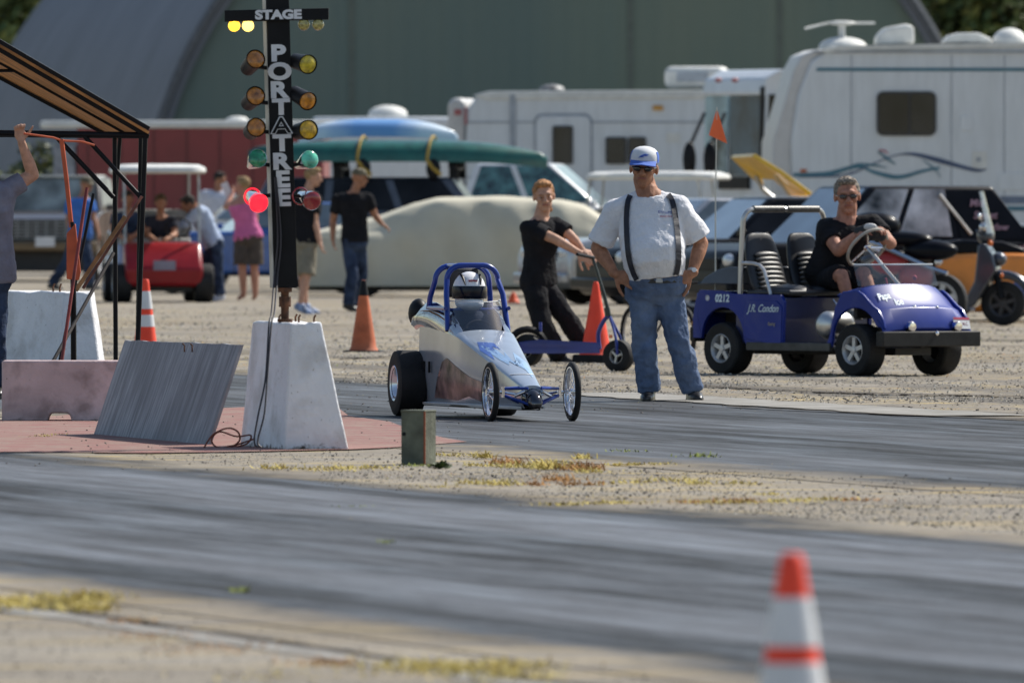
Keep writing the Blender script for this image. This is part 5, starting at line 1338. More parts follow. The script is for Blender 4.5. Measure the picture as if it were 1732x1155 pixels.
# ------------------------------------------------------------------ small bicycle behind the man
BB = G(1112, 612); bk = thing('bicycle', 'small bicycle standing behind the man in jeans', 'bicycle', BB, R(-62))
for x in (-.42, .45):
    wl = thing('wheel', None, None, (x, 0, .25)); wl.parent = bk
    mb = MB(); mb.torus((0, 0, 0), .23, .022, 'Y', n=32); mb.build('tyre', rubber, wl)
    mb = MB(); mb.torus((0, 0, 0), .205, .008, 'Y', n=32); mb.cyl((0, -.04, 0), (0, .04, 0), .018)
    for k in range(12): a = k * math.pi / 6; mb.tube([(0, 0, 0), (.205 * math.cos(a), 0, .205 * math.sin(a))], .0015, 4)
    mb.build('rim', steel, wl)
mb = MB(); mb.tube([(-.42, 0, .25), (-.05, 0, .24), (.30, 0, .52), (-.12, 0, .50), (-.05, 0, .24)], .014, 8); mb.tube([(-.42, 0, .25), (-.12, 0, .50), (-.15, 0, .60)], .011, 8); mb.tube([(.45, 0, .25), (.32, 0, .50), (.28, 0, .68)], .013, 8); mb.build('frame', mat('bike_frame', (.05, .05, .06), .3), bk)
mb = MB(); mb.tube([(.28, -.25, .70), (.26, 0, .68), (.28, .25, .70)], .012, 8); mb.build('handlebar', black_pt, bk)
mb = MB(); mb.ell((-.17, 0, .62), (.12, .06, .03)); mb.build('saddle', black_pt, bk)
# ------------------------------------------------------------------ motor scooter (moped) heading right
MO = G(1697, 551); mo = thing('motor_scooter', 'dark grey step-through motor scooter with a tall clear windshield', 'motor scooter', MO, R(-12)); Mw = F / MO.y
mgr = mat('gunmetal_paint', (.045, .055, .075), .3, .3, coat=.6)
# local x forward (right). front wheel at 0
for x in (0, -1.12):
    wl = wheel(mo, (x, 0, .25), .25, .11, .15, -1, 6, mat('dark_wheel', (.05, .05, .055), .4, .5)); 
def pr(name, pts, hw_, m, bev=.02):
    mb = MB(); mb.prism(pts, -hw_, hw_); return mb.build(name, m, mo, bevel=bev, seg=3)
pr('leg_shield', [(-.26, .90), (-.18, .92), (-.10, .80), (-.05, .62), (-.13, .50), (-.30, .22), (-.36, .20), (-.42, .26), (-.30, .50), (-.28, .70)], .17, mgr)
pr('footboard', [(-.34, .16), (-.95, .14), (-1.0, .20), (-.95, .24), (-.36, .24)], .17, mgr)
pr('rear_body', [(-.82, .22), (-.78, .45), (-.76, .66), (-.95, .68), (-1.5, .80), (-1.62, .74), (-1.45, .55), (-1.30, .46), (-.98, .40)], .15, mgr, .04)
mb = MB(); mb.ell((-1.0, 0, .74), (.30, .14, .055)); mb.ell((-1.35, 0, .80), (.24, .12, .05)); mb.build('saddle', mat('dark_saddle', (.05, .05, .05), .5), mo)
mb = MB(); mb.tube([(-1.0, -.16, .70), (-1.5, -.17, .88), (-1.66, 0, .92), (-1.5, .17, .88)], .015, 8); mb.ell((-.72, -.10, .71), (.05, .03, .04)); mb.build('grab_rail', chrome, mo)
mb = MB(); mb.tube([(-.16, .0, .85), (0, -.07, .3)], .035, 8); mb.tube([(-.16, .0, .85), (0, .07, .3)], .035, 8); mb.build('fork', black_pt, mo)
mb = MB(); mb.tube([V((.31 * math.cos(a), 0, .27 + .30 * math.sin(a))) for a in [R(10 + 140 * k / 10) for k in range(11)]], .05, 8); mb.build('front_fender', mgr, mo)
mb = MB(); mb.ell((-.20, 0, 1.0), (.10, .13, .10)); mb.tube([(-.24, -.33, 1.06), (-.22, -.12, 1.02), (-.22, .12, 1.02), (-.24, .33, 1.06)], .018, 8); mb.ell((-.05, 0, .74), (.09, .10, .08)); mb.build('handlebar_cowl', mgr, mo)
mb = MB(); mb.ell((-.13, -.10, .92), (.03, .03, .035)); mb.ell((.0, -.10, .56), (.02, .03, .03)); mb.build('turn_signal', mat('amber_signal', (.7, .16, .03), .3), mo)
mb = MB(); A = []; n_ = 8
for k in range(n_ + 1): 
    y = -.22 + .44 * k / n_; A.append((y, .10 * (1 - (y / .22) ** 2)))
mb.add([V((-.15 + b_ * .4, a, 1.03)) for a, b_ in A] + [V((-.25 + b_ * .2, a * .6, 1.50)) for a, b_ in A], [(k, k + 1, n_ + 2 + k, n_ + 1 + k) for k in range(n_)]); mb.build('windshield', clear_mat('milky_plastic', (.80, .82, .72), .22, .2), mo)
mb = MB(); mb.ell((-.20, -.14, 1.10), (.05, .05, .05)); mb.tube([(-.2, -.14, 1.05), (-.2, -.3, 1.2)], .008, 6); mb.ell((-.21, -.32, 1.22), (.02, .06, .04)); mb.build('mirror', chrome, mo)

# ------------------------------------------------------------------ generic car
glass_d = mat('dark_glass', (.008, .009, .012), .2, var=.4, vscale=1.5, spec=.15)
glass_l = mat('painted_sky_glass', (.15, .19, .22), .10, .1, var=.3, vscale=1.2, coat=1)  # sky reflection put into the pale base colour
tail_red = mat('tail_lamp_red', (.35, .02, .02), .3); headl = mat('headlamp_glass', (.55, .58, .62), .1, .3, coat=1)
def pane(mb, quad, shrink=.9, off=.004, t=.006):
    q = [V(p) for p in quad]; c = sum(q, V()) / len(q); n = (q[1] - q[0]).cross(q[2] - q[0]).normalized()
    q = [c + (p - c) * shrink + n * off for p in q]; mb.slab(q, t)
def car(name, label, cat, loc, rz, S, paint, glass=None, group=None, wheels=True, rimm=None, roofm=None):
    """x forward. S: L,W, xr/xf axles from centre, r, belt, hood, deck z, sill, cabin=(x base front, top front, top rear, base rear), H"""
    g_ = glass or glass_d
    root = thing(name, label, cat, loc, rz, group)
    L_, W_ = S['L'] / 2, S['W'] / 2; r = S['r']; sill = S.get('sill', .24); xf, xr = S['xf'], S['xr']; ra = r * 1.14
    pf = [(L_ - .10, sill)] + [(xf + a, b_) for a, b_ in arch(0, ra, r * .9, 0, 180)] + [(xr + a, b_) for a, b_ in arch(0, ra, r * .9, 0, 180)] + [(-L_ + .10, sill + .05), (-L_, sill + .2), (-L_ + .02, S['deck'] - .1), (-L_ + .12, S['deck']), (S['cab'][3], S['belt']), (S['cab'][0], S['belt'] - .02), (L_ - .35, S['hood']), (L_ - .05, S['hood'] - .10), (L_, S['hood'] - .25), (L_, sill + .12)]
    mb = MB(); mb.prism(pf, -W_, W_); body = mb.build('body', paint, root, bevel=S.get('bev', .06), seg=3)
    c0, c1, c2, c3 = S['cab']; z0, z1 = S['belt'] - .05, S['H']; wb, wt = W_ - .05, W_ - S.get('tumble', .22)
    A = [V((c0, -wb, z0)), V((c0, wb, z0)), V((c3, wb, z0)), V((c3, -wb, z0))]; B = [V((c1, -wt, z1)), V((c1, wt, z1)), V((c2, wt, z1)), V((c2, -wt, z1))]
    mb = MB(); mb.add(A + B, [(3, 2, 1, 0), (4, 5, 6, 7), (0, 1, 5, 4), (1, 2, 6, 5), (2, 3, 7, 6), (3, 0, 4, 7)]); mb.build('cabin', roofm or paint, root, bevel=.05, seg=3)
    mb = MB(); pane(mb, [A[0], A[1], B[1], B[0]]); mb.build('windshield', g_, root, smooth=False)
    mb = MB(); pane(mb, [A[2], A[3], B[3], B[2]], .86); mb.build('rear_window', g_, root, smooth=False)
    cuts = S.get('wins', [0.02, .5, .97])
    for sg in (-1, 1):
        i0, i1 = (0, 3) if sg < 0 else (1, 2)
        lo = lambda t: A[i0].lerp(A[i1], t) + V((0, 0, .07)); hi = lambda t: B[i0].lerp(B[i1], t)
        for a, b_ in zip(cuts[:-1], cuts[1:]):
            q = [lo(a), hi(a), hi(b_), lo(b_)] if sg > 0 else [lo(b_), hi(b_), hi(a), lo(a)]
            mb = MB(); pane(mb, q, .88); mb.build('side_window', S.get('sidem', g_), root, smooth=False)
        # door seams & handle
        mb = MB(); xm = (c0 + c3) / 2; mb.box((xm, sg * (W_ + .002), (sill + S['belt']) / 2), (.012, .006, S['belt'] - sill - .1)); mb.box((c0 - .05, sg * (W_ + .002), (sill + S['belt']) / 2), (.012, .006, S['belt'] - sill - .1)); mb.build('door_seam', black_pt, root)
        mb = MB(); mb.box((c0 - .12, sg * (W_ + .08), S['belt'] + .04), (.08, .16, .10)); mb.build('wing_mirror', paint, root, bevel=.02)
        mb = MB(); mb.ell((L_ - .04, sg * (W_ - .25), S['hood'] - .2), (.06, .16, .08)); mb.build('headlamp', headl, root)
        mb = MB(); mb.box((-L_ + .01, sg * (W_ - .22), S['deck'] - .18), (.05, .28, .12)); mb.build('tail_lamp', tail_red, root, bevel=.01)
        if wheels:
            for x in (xf, xr): wheel(root, (x, sg * (W_ - .13), r), r, .2, r * .62, sg, 5, rimm)
    mb = MB(); mb.box((L_ + .03, 0, sill + .15), (.10, W_ * 1.9, .14)); mb.build('front_bumper', S.get('bumpm', paint), root, bevel=.03)
    mb = MB(); mb.box((-L_ - .03, 0, sill + .2), (.10, W_ * 1.9, .14)); mb.build('rear_bumper', S.get('bumpm', paint), root, bevel=.03)
    mb = MB(); mb.box((L_ + .004, 0, S['hood'] - .24), (.03, W_ * 1.0, .14)); mb.build('grille', black_pt, root, bevel=.01)
    mb = MB(); mb.box((0, 0, sill + .1), (L_ * 1.7, W_ * 1.5, .12)); mb.build('underbody', carbon, root)
    return root
black_gloss = mat('black_car_paint', (.007, .008, .012), .35, var=.1, coat=.04, spec=.10)
silver_car = mat('silver_car_paint', (.42, .43, .45), .3, .5, coat=.6); white_car = mat('white_car_paint', (.66, .67, .69), .35, coat=.5, var=.03)
grey_car = mat('grey_car_paint', (.05, .055, .075), .3, .3, coat=.8); blue_car_m = mat('blue_car_paint', (.03, .10, .34), .25, .2, coat=.8)
yellow_p = mat('yellow_paint', (.78, .46, .01), .4, coat=.5, var=.05); orange_p = mat('orange_race_paint', (.75, .24, .03), .35, coat=.6, var=.04)
pink_txt = mat('pink_lettering', (.34, .24, .31), .6); frosted = mat('grey_seen_through_glass', (.26, .28, .30), .25, var=.8, vscale=2.2)
def at(px, Y): return V((P(px, 400, Y).x, Y, 0))
# black race coupe (rear quarter with script), nose to the left
Yc = 158.0; s_ = F / Yc
S = dict(L=4.5, W=1.85, xf=1.40, xr=-1.25, r=.33, belt=.92, hood=.90, deck=1.10, sill=.24, cab=(1.15, .45, -1.1, -1.6), H=1.56, wins=[.04, .34, .62], tumble=.20, sidem=frosted)
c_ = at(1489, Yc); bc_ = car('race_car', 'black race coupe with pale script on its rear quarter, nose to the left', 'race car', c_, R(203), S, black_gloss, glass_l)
root = bc_
side = Matrix(((-1, 0, 0, 0), (0, 0, 1, 0), (0, 1, 0, 0), (0, 0, 0, 1)))
tl = Matrix.Rotation(R(-14), 4, 'X')
# local +y side faces the camera when yawed by 180
def yside(x, y, z, lean=0.0): return Matrix.Translation((x, y, z)) @ Matrix.Rotation(R(180), 4, 'Z') @ FACE @ Matrix.Rotation(R(lean), 4, 'X')
mb = MB(); q = [V((-.62, .855, .95)), V((-1.52, .855, .95)), V((-1.10, .715, 1.5)), V((-.55, .715, 1.5))]; mb.slab([p + V((0, .02, 0)) for p in q], .012); qp = mb.build('quarter_panel', black_gloss, root, smooth=False)
for i, (t_, dx, z) in enumerate((('Mid', -.85, 1.36), ('Street', -.95, 1.22), ('Outlaw', -1.05, 1.08))): text(t_, .12, 'lettering', pink_txt, yside(dx, .80 + .05 * (1.4 - z) / .4, z, -14), qp, shear=.3, bold=.002)
text("Thunder            Harris Racing", .13, 'lettering', pink_txt, yside(-1.05, .93, .84), root, bold=.002)
mb = MB(); mb.tube([(-.40, .77, 1.46), (-.75, .88, 1.0)], .02, 6); mb.build('cage_bar', tube_m, root)
mb = MB(); mb.box((-1.85, .0, 1.105), (.6, 1.7, .02)); mb.build('sunlit_deck_panel', mat('sunlit_deck_paint', (.42, .43, .45), .3, .2), root, bevel=.005)  # pale sheet paints the sunlight on the black rear deck
# black coupe to its left
Yc = 165.0
S = dict(L=4.5, W=1.78, xf=1.35, xr=-1.30, r=.32, belt=.95, hood=.90, deck=.98, sill=.24, cab=(.92, .30, -.95, -1.6), H=1.42, wins=[.04, .5, .9], tumble=.24, sidem=glass_d)
dark_red = mat('pink_red_stripe', (.32, .06, .10), .4)
root = car('race_car', 'black coupe with a red side stripe and roof painted sunlit white behind the golf cart', 'race car', at(1310, Yc), R(200), S, black_gloss, glass_l, roofm=black_gloss)
mb = MB(); mb.box((.2, .893, .60), (3.6, .006, .07)); mb.build('side_stripe', dark_red, root); mb = MB(); mb.box((.2, .893, .48), (3.6, .006, .03)); mb.build('lower_stripe', steel, root)
mb = MB(); mb.box((-.30, 0, 1.425), (1.1, 1.1, .02)); mb.build('roof_panel', mat('sunlit_roof_white', (.6, .6, .6), .25, coat=.6), root, bevel=.008)  # white sheet stands for sunlight on the black roof
# grey/black coupe nose in the middle (windshield between)
# yellow car with raised hood
Yc = 172.0
S = dict(L=4.4, W=1.8, xf=1.35, xr=-1.25, r=.32, belt=.88, hood=.82, deck=.92, sill=.22, cab=(.5, -.05, -1.1, -1.7), H=1.32, wins=[.04, .5, .9])
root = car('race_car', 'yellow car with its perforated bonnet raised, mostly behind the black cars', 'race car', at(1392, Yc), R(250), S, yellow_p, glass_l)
yr = root; inv = (Matrix.Translation(at(1392, Yc)) @ Matrix.Rotation(R(250), 4, 'Z')).inverted()
def YP(px, py, Y): return inv @ P(px, py, Y)
mb = MB(); 
mb.slab([YP(1240, 262, 173.6), YP(1276, 260, 172.4), YP(1322, 288, 172.0), YP(1374, 326, 171.6), YP(1350, 332, 172.8), YP(1312, 300, 173), YP(1288, 298, 173.2), YP(1292, 312, 173.4), YP(1275, 296, 173.6)], .05)
mb.build('raised_bonnet', yellow_p, root, bevel=.01)
mb = MB(); mb.tube([YP(1278, 298, 173), YP(1290, 320, 173), YP(1312, 338, 173)], .03, 6); mb.build('bonnet_hinge', steel, root); mb = MB(); mb.tube([YP(1310, 296, 172.5), YP(1345, 345, 172.5)], .015, 6); mb.build('bonnet_prop', steel, root)
# silver sedan behind the scooter girl
Yc = 181.0
S = dict(L=4.5, W=1.78, xf=1.38, xr=-1.28, r=.31, belt=.90, hood=.88, deck=.95, sill=.2, cab=(.80, .15, -.95, -1.55), H=1.40)
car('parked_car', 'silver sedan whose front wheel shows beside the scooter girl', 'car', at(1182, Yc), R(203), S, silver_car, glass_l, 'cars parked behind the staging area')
# orange and blue drag car on the right
Yc = 156.0; sdc = F / Yc
OB = at(1640, Yc); oc = thing('race_car', 'low orange and blue race car with a black top scoop', 'race car', OB, R(4))
o_ = lambda px, py, dy=0: (P(px, py, Yc + dy) - OB)
mb = MB(); mb.prism([(-.75, .28), (-.70, .62), (-.3, .78), (.2, .80), (.9, .78), (1.6, .66), (2.3, .30), (2.3, .12), (-.2, .12)], -.38, .38); mb.build('body', orange_p, oc, bevel=.07, seg=3)
mb = MB(); mb.prism([(-.62, .82), (-.5, .90), (-.1, .95), (.35, .93), (.62, .84), (.6, .76), (-.5, .76)], -.28, .28); mb.build('top_scoop', black_gloss, oc, bevel=.05, seg=3)
mb = MB(); mb.prism([(.28, .16), (.5, .50), (.9, .62), (1.4, .62), (2.2, .30), (2.2, .16)], -.392, -.381); mb.build('painted_graphic', mat('deep_blue_graphic', (.04, .08, .32), .4), oc)
mb = MB(); mb.prism([(.75, .14), (.95, .36), (1.2, .14)], -.398, -.393); mb.build('painted_graphic', mat('magenta_graphic', (.35, .05, .2), .4), oc)
for x, r in ((-.35, .26), (1.9, .22)):
    for sg in (-1, 1): wheel(oc, (x, sg * .5, r), r, .18, r * .6, sg)
# dark covered machine just right of the driver (seat + red engine)
mk = thing('motorcycle', 'dark motorcycle behind the golf cart with a red engine cover', 'motorcycle', at(1530, 150), R(-20)); 
mb = MB(); mb.ell((-.1, 0, .98), (.42, .16, .09)); mb.ell((-.35, 0, 1.12), (.30, .20, .16)); mb.ell((.3, 0, .85), (.32, .16, .12)); mb.build('saddle', black_gloss, mk)
mb = MB(); mb.ell((-.15, -.05, .72), (.22, .15, .14)); mb.ell((.15, -.05, .55), (.2, .14, .16)); mb.build('engine_cover', mat('red_cover', (.35, .03, .03), .3), mk)
mb = MB(); mb.tube([(-.6, -.16, 1.0), (-.25, -.18, .92), (.35, -.17, .66), (.55, -.17, .60)], .03, 8); mb.tube([(-.5, -.14, .40), (.5, -.14, .35)], .05, 8); mb.build('exhaust', chrome, mk)
for x in (-.65, .42): wheel(mk, (x, 0, .3), .3, .12, .2, -1, 6)
mb = MB(); mb.tube([(.42, 0, .3), (.3, 0, .85), (-.65, 0, .3)], .04, 8); mb.build('frame', black_pt, mk)
# ------------------------------------------------------------------ tarp covered car
Yt = 193.0; TBs = at(790, Yt); st = F / Yt
tarp = mat('tan_canvas', (.52, .49, .39), .7, var=.05, vscale=1.5, bump=.3, bscale=5, spec=.25)
prof = [(510, 420), (530, 392), (560, 384), (600, 376), (650, 362), (700, 343), (740, 335), (790, 333), (850, 332), (905, 333), (950, 338), (990, 348), (1020, 366), (1050, 380), (1085, 398), (1100, 425)]
mb = MB(); rings = []; nst = 90
def zpro(px):
    for (a, za), (b_, zb) in zip(prof, prof[1:]):
        if a <= px <= b_: return za + (zb - za) * (px - a) / (b_ - a)
    return prof[-1][1]
for i in range(nst + 1):
    f = i / nst; px = 510 + (1100 - 510) * f; x = (px - 790) / st
    H_t = CAMZ - (zpro(px) - 319) / st
    ef = min(1, min(f, 1 - f) / .08) ** .5; hw_t = .95 * (.6 + .4 * ef)
    ring = []
    for k in range(31):
        a = -1 + 2 * k / 30; aa = abs(a); sgn = 1 if a > 0 else -1
        if aa < .42: y = aa / .42 * hw_t * .68; z = H_t - .05 * (aa / .42) ** 2
        elif aa < .55: q = (aa - .42) / .13; y = hw_t * (.68 + .12 * q); z = H_t - .05 - .12 * q * q - .04 * q
        elif aa < .68 : q = (aa - .55) / .13; y = hw_t * (.80 + .16 * q ** .7); z = (H_t - .21) + (max(.84, (H_t - .21) * .72) - (H_t - .21)) * q
        else: q = (aa - .68) / .32; z0 = max(.84, (H_t - .21) * .72) if False else (H_t - .21) + (max(.84, (H_t - .21) * .72) - (H_t - .21)); y = hw_t * (.96 + .07 * q); z = z0 * (1 - q) + .16 * q
        z = min(z, H_t)
        y *= 1 + .03 * math.sin(px * .07 + z * 3 + 2 * noise.noise(V((px * .01, 0, 0)))) * (aa > .5)
        fold = .055 * noise.noise(V((x * 1.6, z * 1.5 + 5 * sgn, 2)))
        sag = .035 * noise.noise(V((x * 3.5, z * .6, 7 * sgn))) * (1 if aa > .45 else .3)
        ring.append(V((x, sgn * y + sgn * (fold + sag), max(.10, z + (fold * .5 if aa < .5 else 0)))))
    rings.append(ring + [V((x, .5, .1)), V((x, -.5, .1))])
mb.loft(rings); tc_ = mb.build('covered_car', tarp, angle=60); tc_.location = TBs
tag(tc_, 'car wholly wrapped in a tan canvas tarp', 'covered car')
for x, sg in ((-1.45, -1), (1.25, -1)):
    mb = MB(); mb.lathe([(.2, -.1), (.31, -.1), (.32, 0), (.31, .1), (.2, .1)], (x, sg * .72, .32), axis='Y'); mb.build('tyre', rubber, tc_)
# ------------------------------------------------------------------ SUV + rack + canoe + kayak
Yv = 206.0; sv = F / Yv
S = dict(L=4.9, W=1.9, xf=1.5, xr=-1.45, r=.37, belt=1.15, hood=1.12, deck=1.15, sill=.35, cab=(1.15, .70, -2.05, -2.35), H=1.70, wins=[.04, .34, .66, .96], tumble=.16)
suv = car('suv', 'dark grey estate wagon with boats strapped on its roof rack', 'suv', at(690, Yv), R(-4), S, grey_car)
root = suv
mb = MB()
for x in (-1.0, .75): mb = MB(); mb.box((x, 0, 1.84), (.09, 1.7, .06)); mb.box((x, -.75, 1.76), (.14, .08, .16)); mb.box((x, .75, 1.76), (.14, .08, .16)); mb.box((x, -.5, 1.92), (.2, .08, .16)); mb.box((x, 0.1, 1.92), (.2, .08, .16)); mb.build('rack_bar', black_pt, root)
def hull(name, label, cat, px0, px1, pyf, Y, thick, beam, m, droop0=.06, droop1=.16, yaw=0, invert=True, group=None):
    xa, xb = P(px0, 300, Y).x, P(px1, 300, Y).x; xc = (xa + xb) / 2; z0 = P(866, pyf, Y).z
    mb = MB(); rings = []; n = 40; Lh = (xb - xa)
    for i in range(n + 1):
        f = i / n; u = 2 * f - 1; wd = max(.015, beam / 2 * (1 - abs(u) ** 2.6)); hgt = thick * (.62 + .38 * (1 - abs(u) ** 3)) * (1 if abs(u) < .97 else .8)
        base = 0 - (droop1 if u > 0 else droop0) * abs(u) ** 3.2
        ring = []
        for k in range(15):
            a = math.pi * k / 14; ring.append(V((u * Lh / 2, -wd * math.cos(a), base + hgt * math.sin(a) ** .75)))
        rings.append(ring)
    mb.loft(rings); ob = mb.build(name, m, angle=70); ob.location = (xc, Y, z0); ob.rotation_euler = (0, 0, yaw); return tag(ob, label, cat, group)
canoe_g = mat('dark_green_canoe', (.008, .095, .075), .35, var=.12, coat=.4)
cn = hull('canoe', 'long dark green canoe upside down on the wagon roof rack', 'canoe', 420, 926, 274, Yv - .5, .33, .86, canoe_g, .0, .10)
kb_m = bpy.data.materials.new('blue_white_kayak'); nt, N, L = nodes(kb_m); b = N['Principled BSDF']; tc = N.new('ShaderNodeTexCoord'); sx_ = N.new('ShaderNodeSeparateXYZ'); L.new(tc.outputs['Object'], sx_.inputs[0])
c = mixc(N, L, ramp(N, L, math_n(N, L, 'ADD', math_n(N, L, 'MULTIPLY', math_n(N, L, 'ABSOLUTE', sx_.outputs[0]), .45), math_n(N, L, 'MULTIPLY', noise_n(N, L, tc.outputs['Object'], 2), .3)), .28, .5), (.16, .34, .66), (.58, .70, .82)); L.new(c, b.inputs['Base Color']); b.inputs['Roughness'].default_value = .3
hull('kayak', 'pale blue and white kayak arching behind the green canoe', 'kayak', 505, 775, 232, Yv + .3, .27, .56, kb_m, .10, .12)
strap = mat('yellow_strap', (.38, .25, .04), .8)
for px in (604, 722):
    xx = P(px, 300, Yv - .5).x - cn.location.x; mb = MB(); pts = []
    for k in range(11): a = math.pi * k / 10; pts.append(V((xx + .02 * k, -.44 * math.cos(a), .02 + .365 * math.sin(a) ** .75)))
    mb.tube(pts, .020, 6); mb.tube([pts[0], pts[0] + V((.1, 0, -.12)), pts[0] + V((.22, 0, -.22))], .03, 6); mb.build('strap', strap, cn)
    mb = MB(); mb.ell((xx + .10, -.38, -.10), (.11, .08, .17)); mb.build('padding', black_pt, cn)
# white pickup
Yp_ = 219.0
S = dict(L=5.4, W=1.95, xf=1.75, xr=-1.6, r=.38, belt=1.25, hood=1.22, deck=1.25, sill=.45, cab=(1.30, .45, -.75, -1.0), H=1.93, wins=[.03, .52, .96], tumble=.22)
pk = car('pickup_truck', 'white pickup truck between the green canoe and the tarp covered car', 'pickup', at(895, Yp_), R(-8), S, white_car, mat('green_tint_glass', (.05, .12, .12), .1, coat=1, var=.4))
mb = MB(); mb.ell((-.2, -.5, 1.95), (.10, .06, .03)); mb.build('roof_lamp', mat('amber_lamp', (.5, .15, .08), .4), pk)
# old boxy truck at left
Yo = 226.0
S = dict(L=4.8, W=1.98, xf=1.5, xr=-1.4, r=.38, belt=1.18, hood=1.10, deck=1.15, sill=.42, cab=(.75, .30, -2.0, -2.3), H=1.72, wins=[.03, .34, .66, .96], tumble=.14, bumpm=steel)
rv_pale = mat('pale_roof', (.55, .55, .52), .4)
brn = mat('dark_brown_paint', (.04, .03, .028), .35, coat=.5)
ot = car('old_truck', 'old boxy dark truck with a chrome grille facing the camera', 'truck', at(84, Yo), R(-93), S, brn, mat('greyish_windshield', (.22, .24, .23), .4, var=.3, vscale=2, spec=.2))  # greyish tone on all the truck's glass
mb = MB(); mb.box((1.9, 0, .42), (.9, 1.8, .5)); mb.build('nose_shade_box', carbon, ot)  # added dark box, stands in for shade under the truck's front
mb = MB(); mb.box((-.6, 0, 1.73), (1.9, 1.6, .04)); mb.build('roof_panel', rv_pale, ot, bevel=.01)
mb = MB(); mb.box((2.43, 0, .86), (.05, 1.75, .34)); gl = mb.build('chrome_grille', mat('grey_grille', (.04, .04, .045), .4, .6), ot, bevel=.01)
mb = MB()
for i in range(6): mb.box((2.465, 0, .72 + .055 * i), (.02, 1.3, .02))
for i in range(9): mb.box((2.47, -.64 + .16 * i, .86), (.02, .02, .3))
mb.build('grille_bars', mat('dull_chrome', (.22, .23, .25), .35, .6), gl)
for sg in (-1, 1): mb = MB(); mb.lathe([(.002, .02), (.09, .015), (.11, 0), (.11, -.02)], (2.48, sg * .72, .88), axis='X'); mb.build('headlamp', headl, ot)
mb = MB(); mb.box((2.52, 0, .58), (.14, 1.95, .16)); mb.build('chrome_bumper', mat('old_chrome', (.14, .10, .06), .4, .5), ot, bevel=.03); mb = MB(); mb.box((2.6, .15, .66), (.02, .32, .16)); mb.build('licence_plate', refl_w, ot)
# blue car and white car behind the woman in pink
Yb_ = 199.0
S = dict(L=4.3, W=1.75, xf=1.3, xr=-1.25, r=.32, belt=.93, hood=.90, deck=.95, sill=.22, cab=(.7, .1, -.9, -1.5), H=1.33)
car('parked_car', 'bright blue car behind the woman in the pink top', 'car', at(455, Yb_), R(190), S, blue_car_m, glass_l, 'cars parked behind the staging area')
S = dict(L=4.7, W=1.85, xf=1.45, xr=-1.35, r=.33, belt=1.0, hood=1.0, deck=1.05, sill=.25, cab=(.9, .3, -1.2, -1.7), H=1.46)
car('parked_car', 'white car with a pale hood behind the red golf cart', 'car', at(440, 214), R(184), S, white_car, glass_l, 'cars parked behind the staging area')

# ------------------------------------------------------------------ canopy golf carts
def canopy_cart(label, loc, rz, paint, Hc, sz=1.0, dirty=None):
    root = thing('golf_cart', label, 'golf cart', loc, rz, None)
    mb = MB(); mb.prism([(.55, .20), (1.20, .22), (1.25, .45), (1.12, .62), (.92, .80), (.80, .82), (.72, .45), (.55, .30)], -.52, .52); fr = mb.build('front_cowl', paint, root, bevel=.06, seg=3)
    mb = MB(); mb.prism([(-1.1, .30), (-1.05, .72), (-.5, .74), (-.25, .62), (-.22, .25), (-.5, .2), (-.95, .25)], -.50, .50); mb.build('rear_body', paint, root, bevel=.05, seg=3)
    mb = MB(); mb.box((.2, 0, .22), (1.0, 1.0, .06)); mb.box((.8, 0, .30), (.5, .8, .3)); mb.build('floor', carbon, root)
    mb = MB(); mb.box((-.45, 0, .80), (.5, .96, .12)); mb.box((-.72, 0, 1.05), (.10, .96, .40), (0, R(-8), 0)); mb.build('seat', mat('cart_seat', (.30, .29, .27), .6), root, bevel=.04)
    mb = MB(); rings = []
    for z, k in ((Hc - .03, .97), (Hc, 1.0), (Hc + .05, .98), (Hc + .09, .85), (Hc + .10, .5)):
        rings.append([V((.05 + 1.0 * k * x, .62 * k * y, z)) for x, y in [(math.copysign(abs(math.cos(a)) ** .35, math.cos(a)), math.copysign(abs(math.sin(a)) ** .35, math.sin(a))) for a in [2 * math.pi * i / 32 for i in range(32)]]])
    mb.loft(rings); mb.build('canopy', mat('canopy_white', (.66, .66, .63), .5, var=.04), root, angle=50)
    for sg in (-1, 1):
        mb = MB(); mb.tube([(.88, sg * .5, .78), (.72, sg * .5, Hc)], .018, 6); mb.build('canopy_post', steel, root)
        mb = MB(); mb.tube([(-.95, sg * .5, .70), (-.85, sg * .5, Hc)], .018, 6); mb.build('canopy_post', steel, root)
        for x in (-.75, .95): wheel(root, (x, sg * .55, .26), .26, .25, .12, sg)
    mb = MB(); q = Euler((0, R(-50), 0)).to_matrix(); mb.torus((.42, .25, 1.0), .17, .012, 'Z', rot=q); mb.tube([(.42, .25, 1.0), (.75, .25, .75)], .015, 6); mb.build('steering_wheel', black_pt, root)
    return root, fr
red_cart = mat('red_cart_paint', (.26, .010, .016), .3, coat=.1, var=.06, spec=.3)
rc, rf = canopy_cart('red golf cart with a white canopy facing the camera, carrying two people', G(262, 512) + V((0, 1.15, 0)), R(-84), red_cart, 1.76)
mb = MB(); mb.box((1.27, 0, .50), (.02, .30, .13)); mb.build('badge_plate', mat('plate_grey', (.22, .2, .26), .5), rf)
canopy_cart('white golf cart with a white canopy behind the heavy man', at(1108, 196), R(-12), white_car, 1.68)
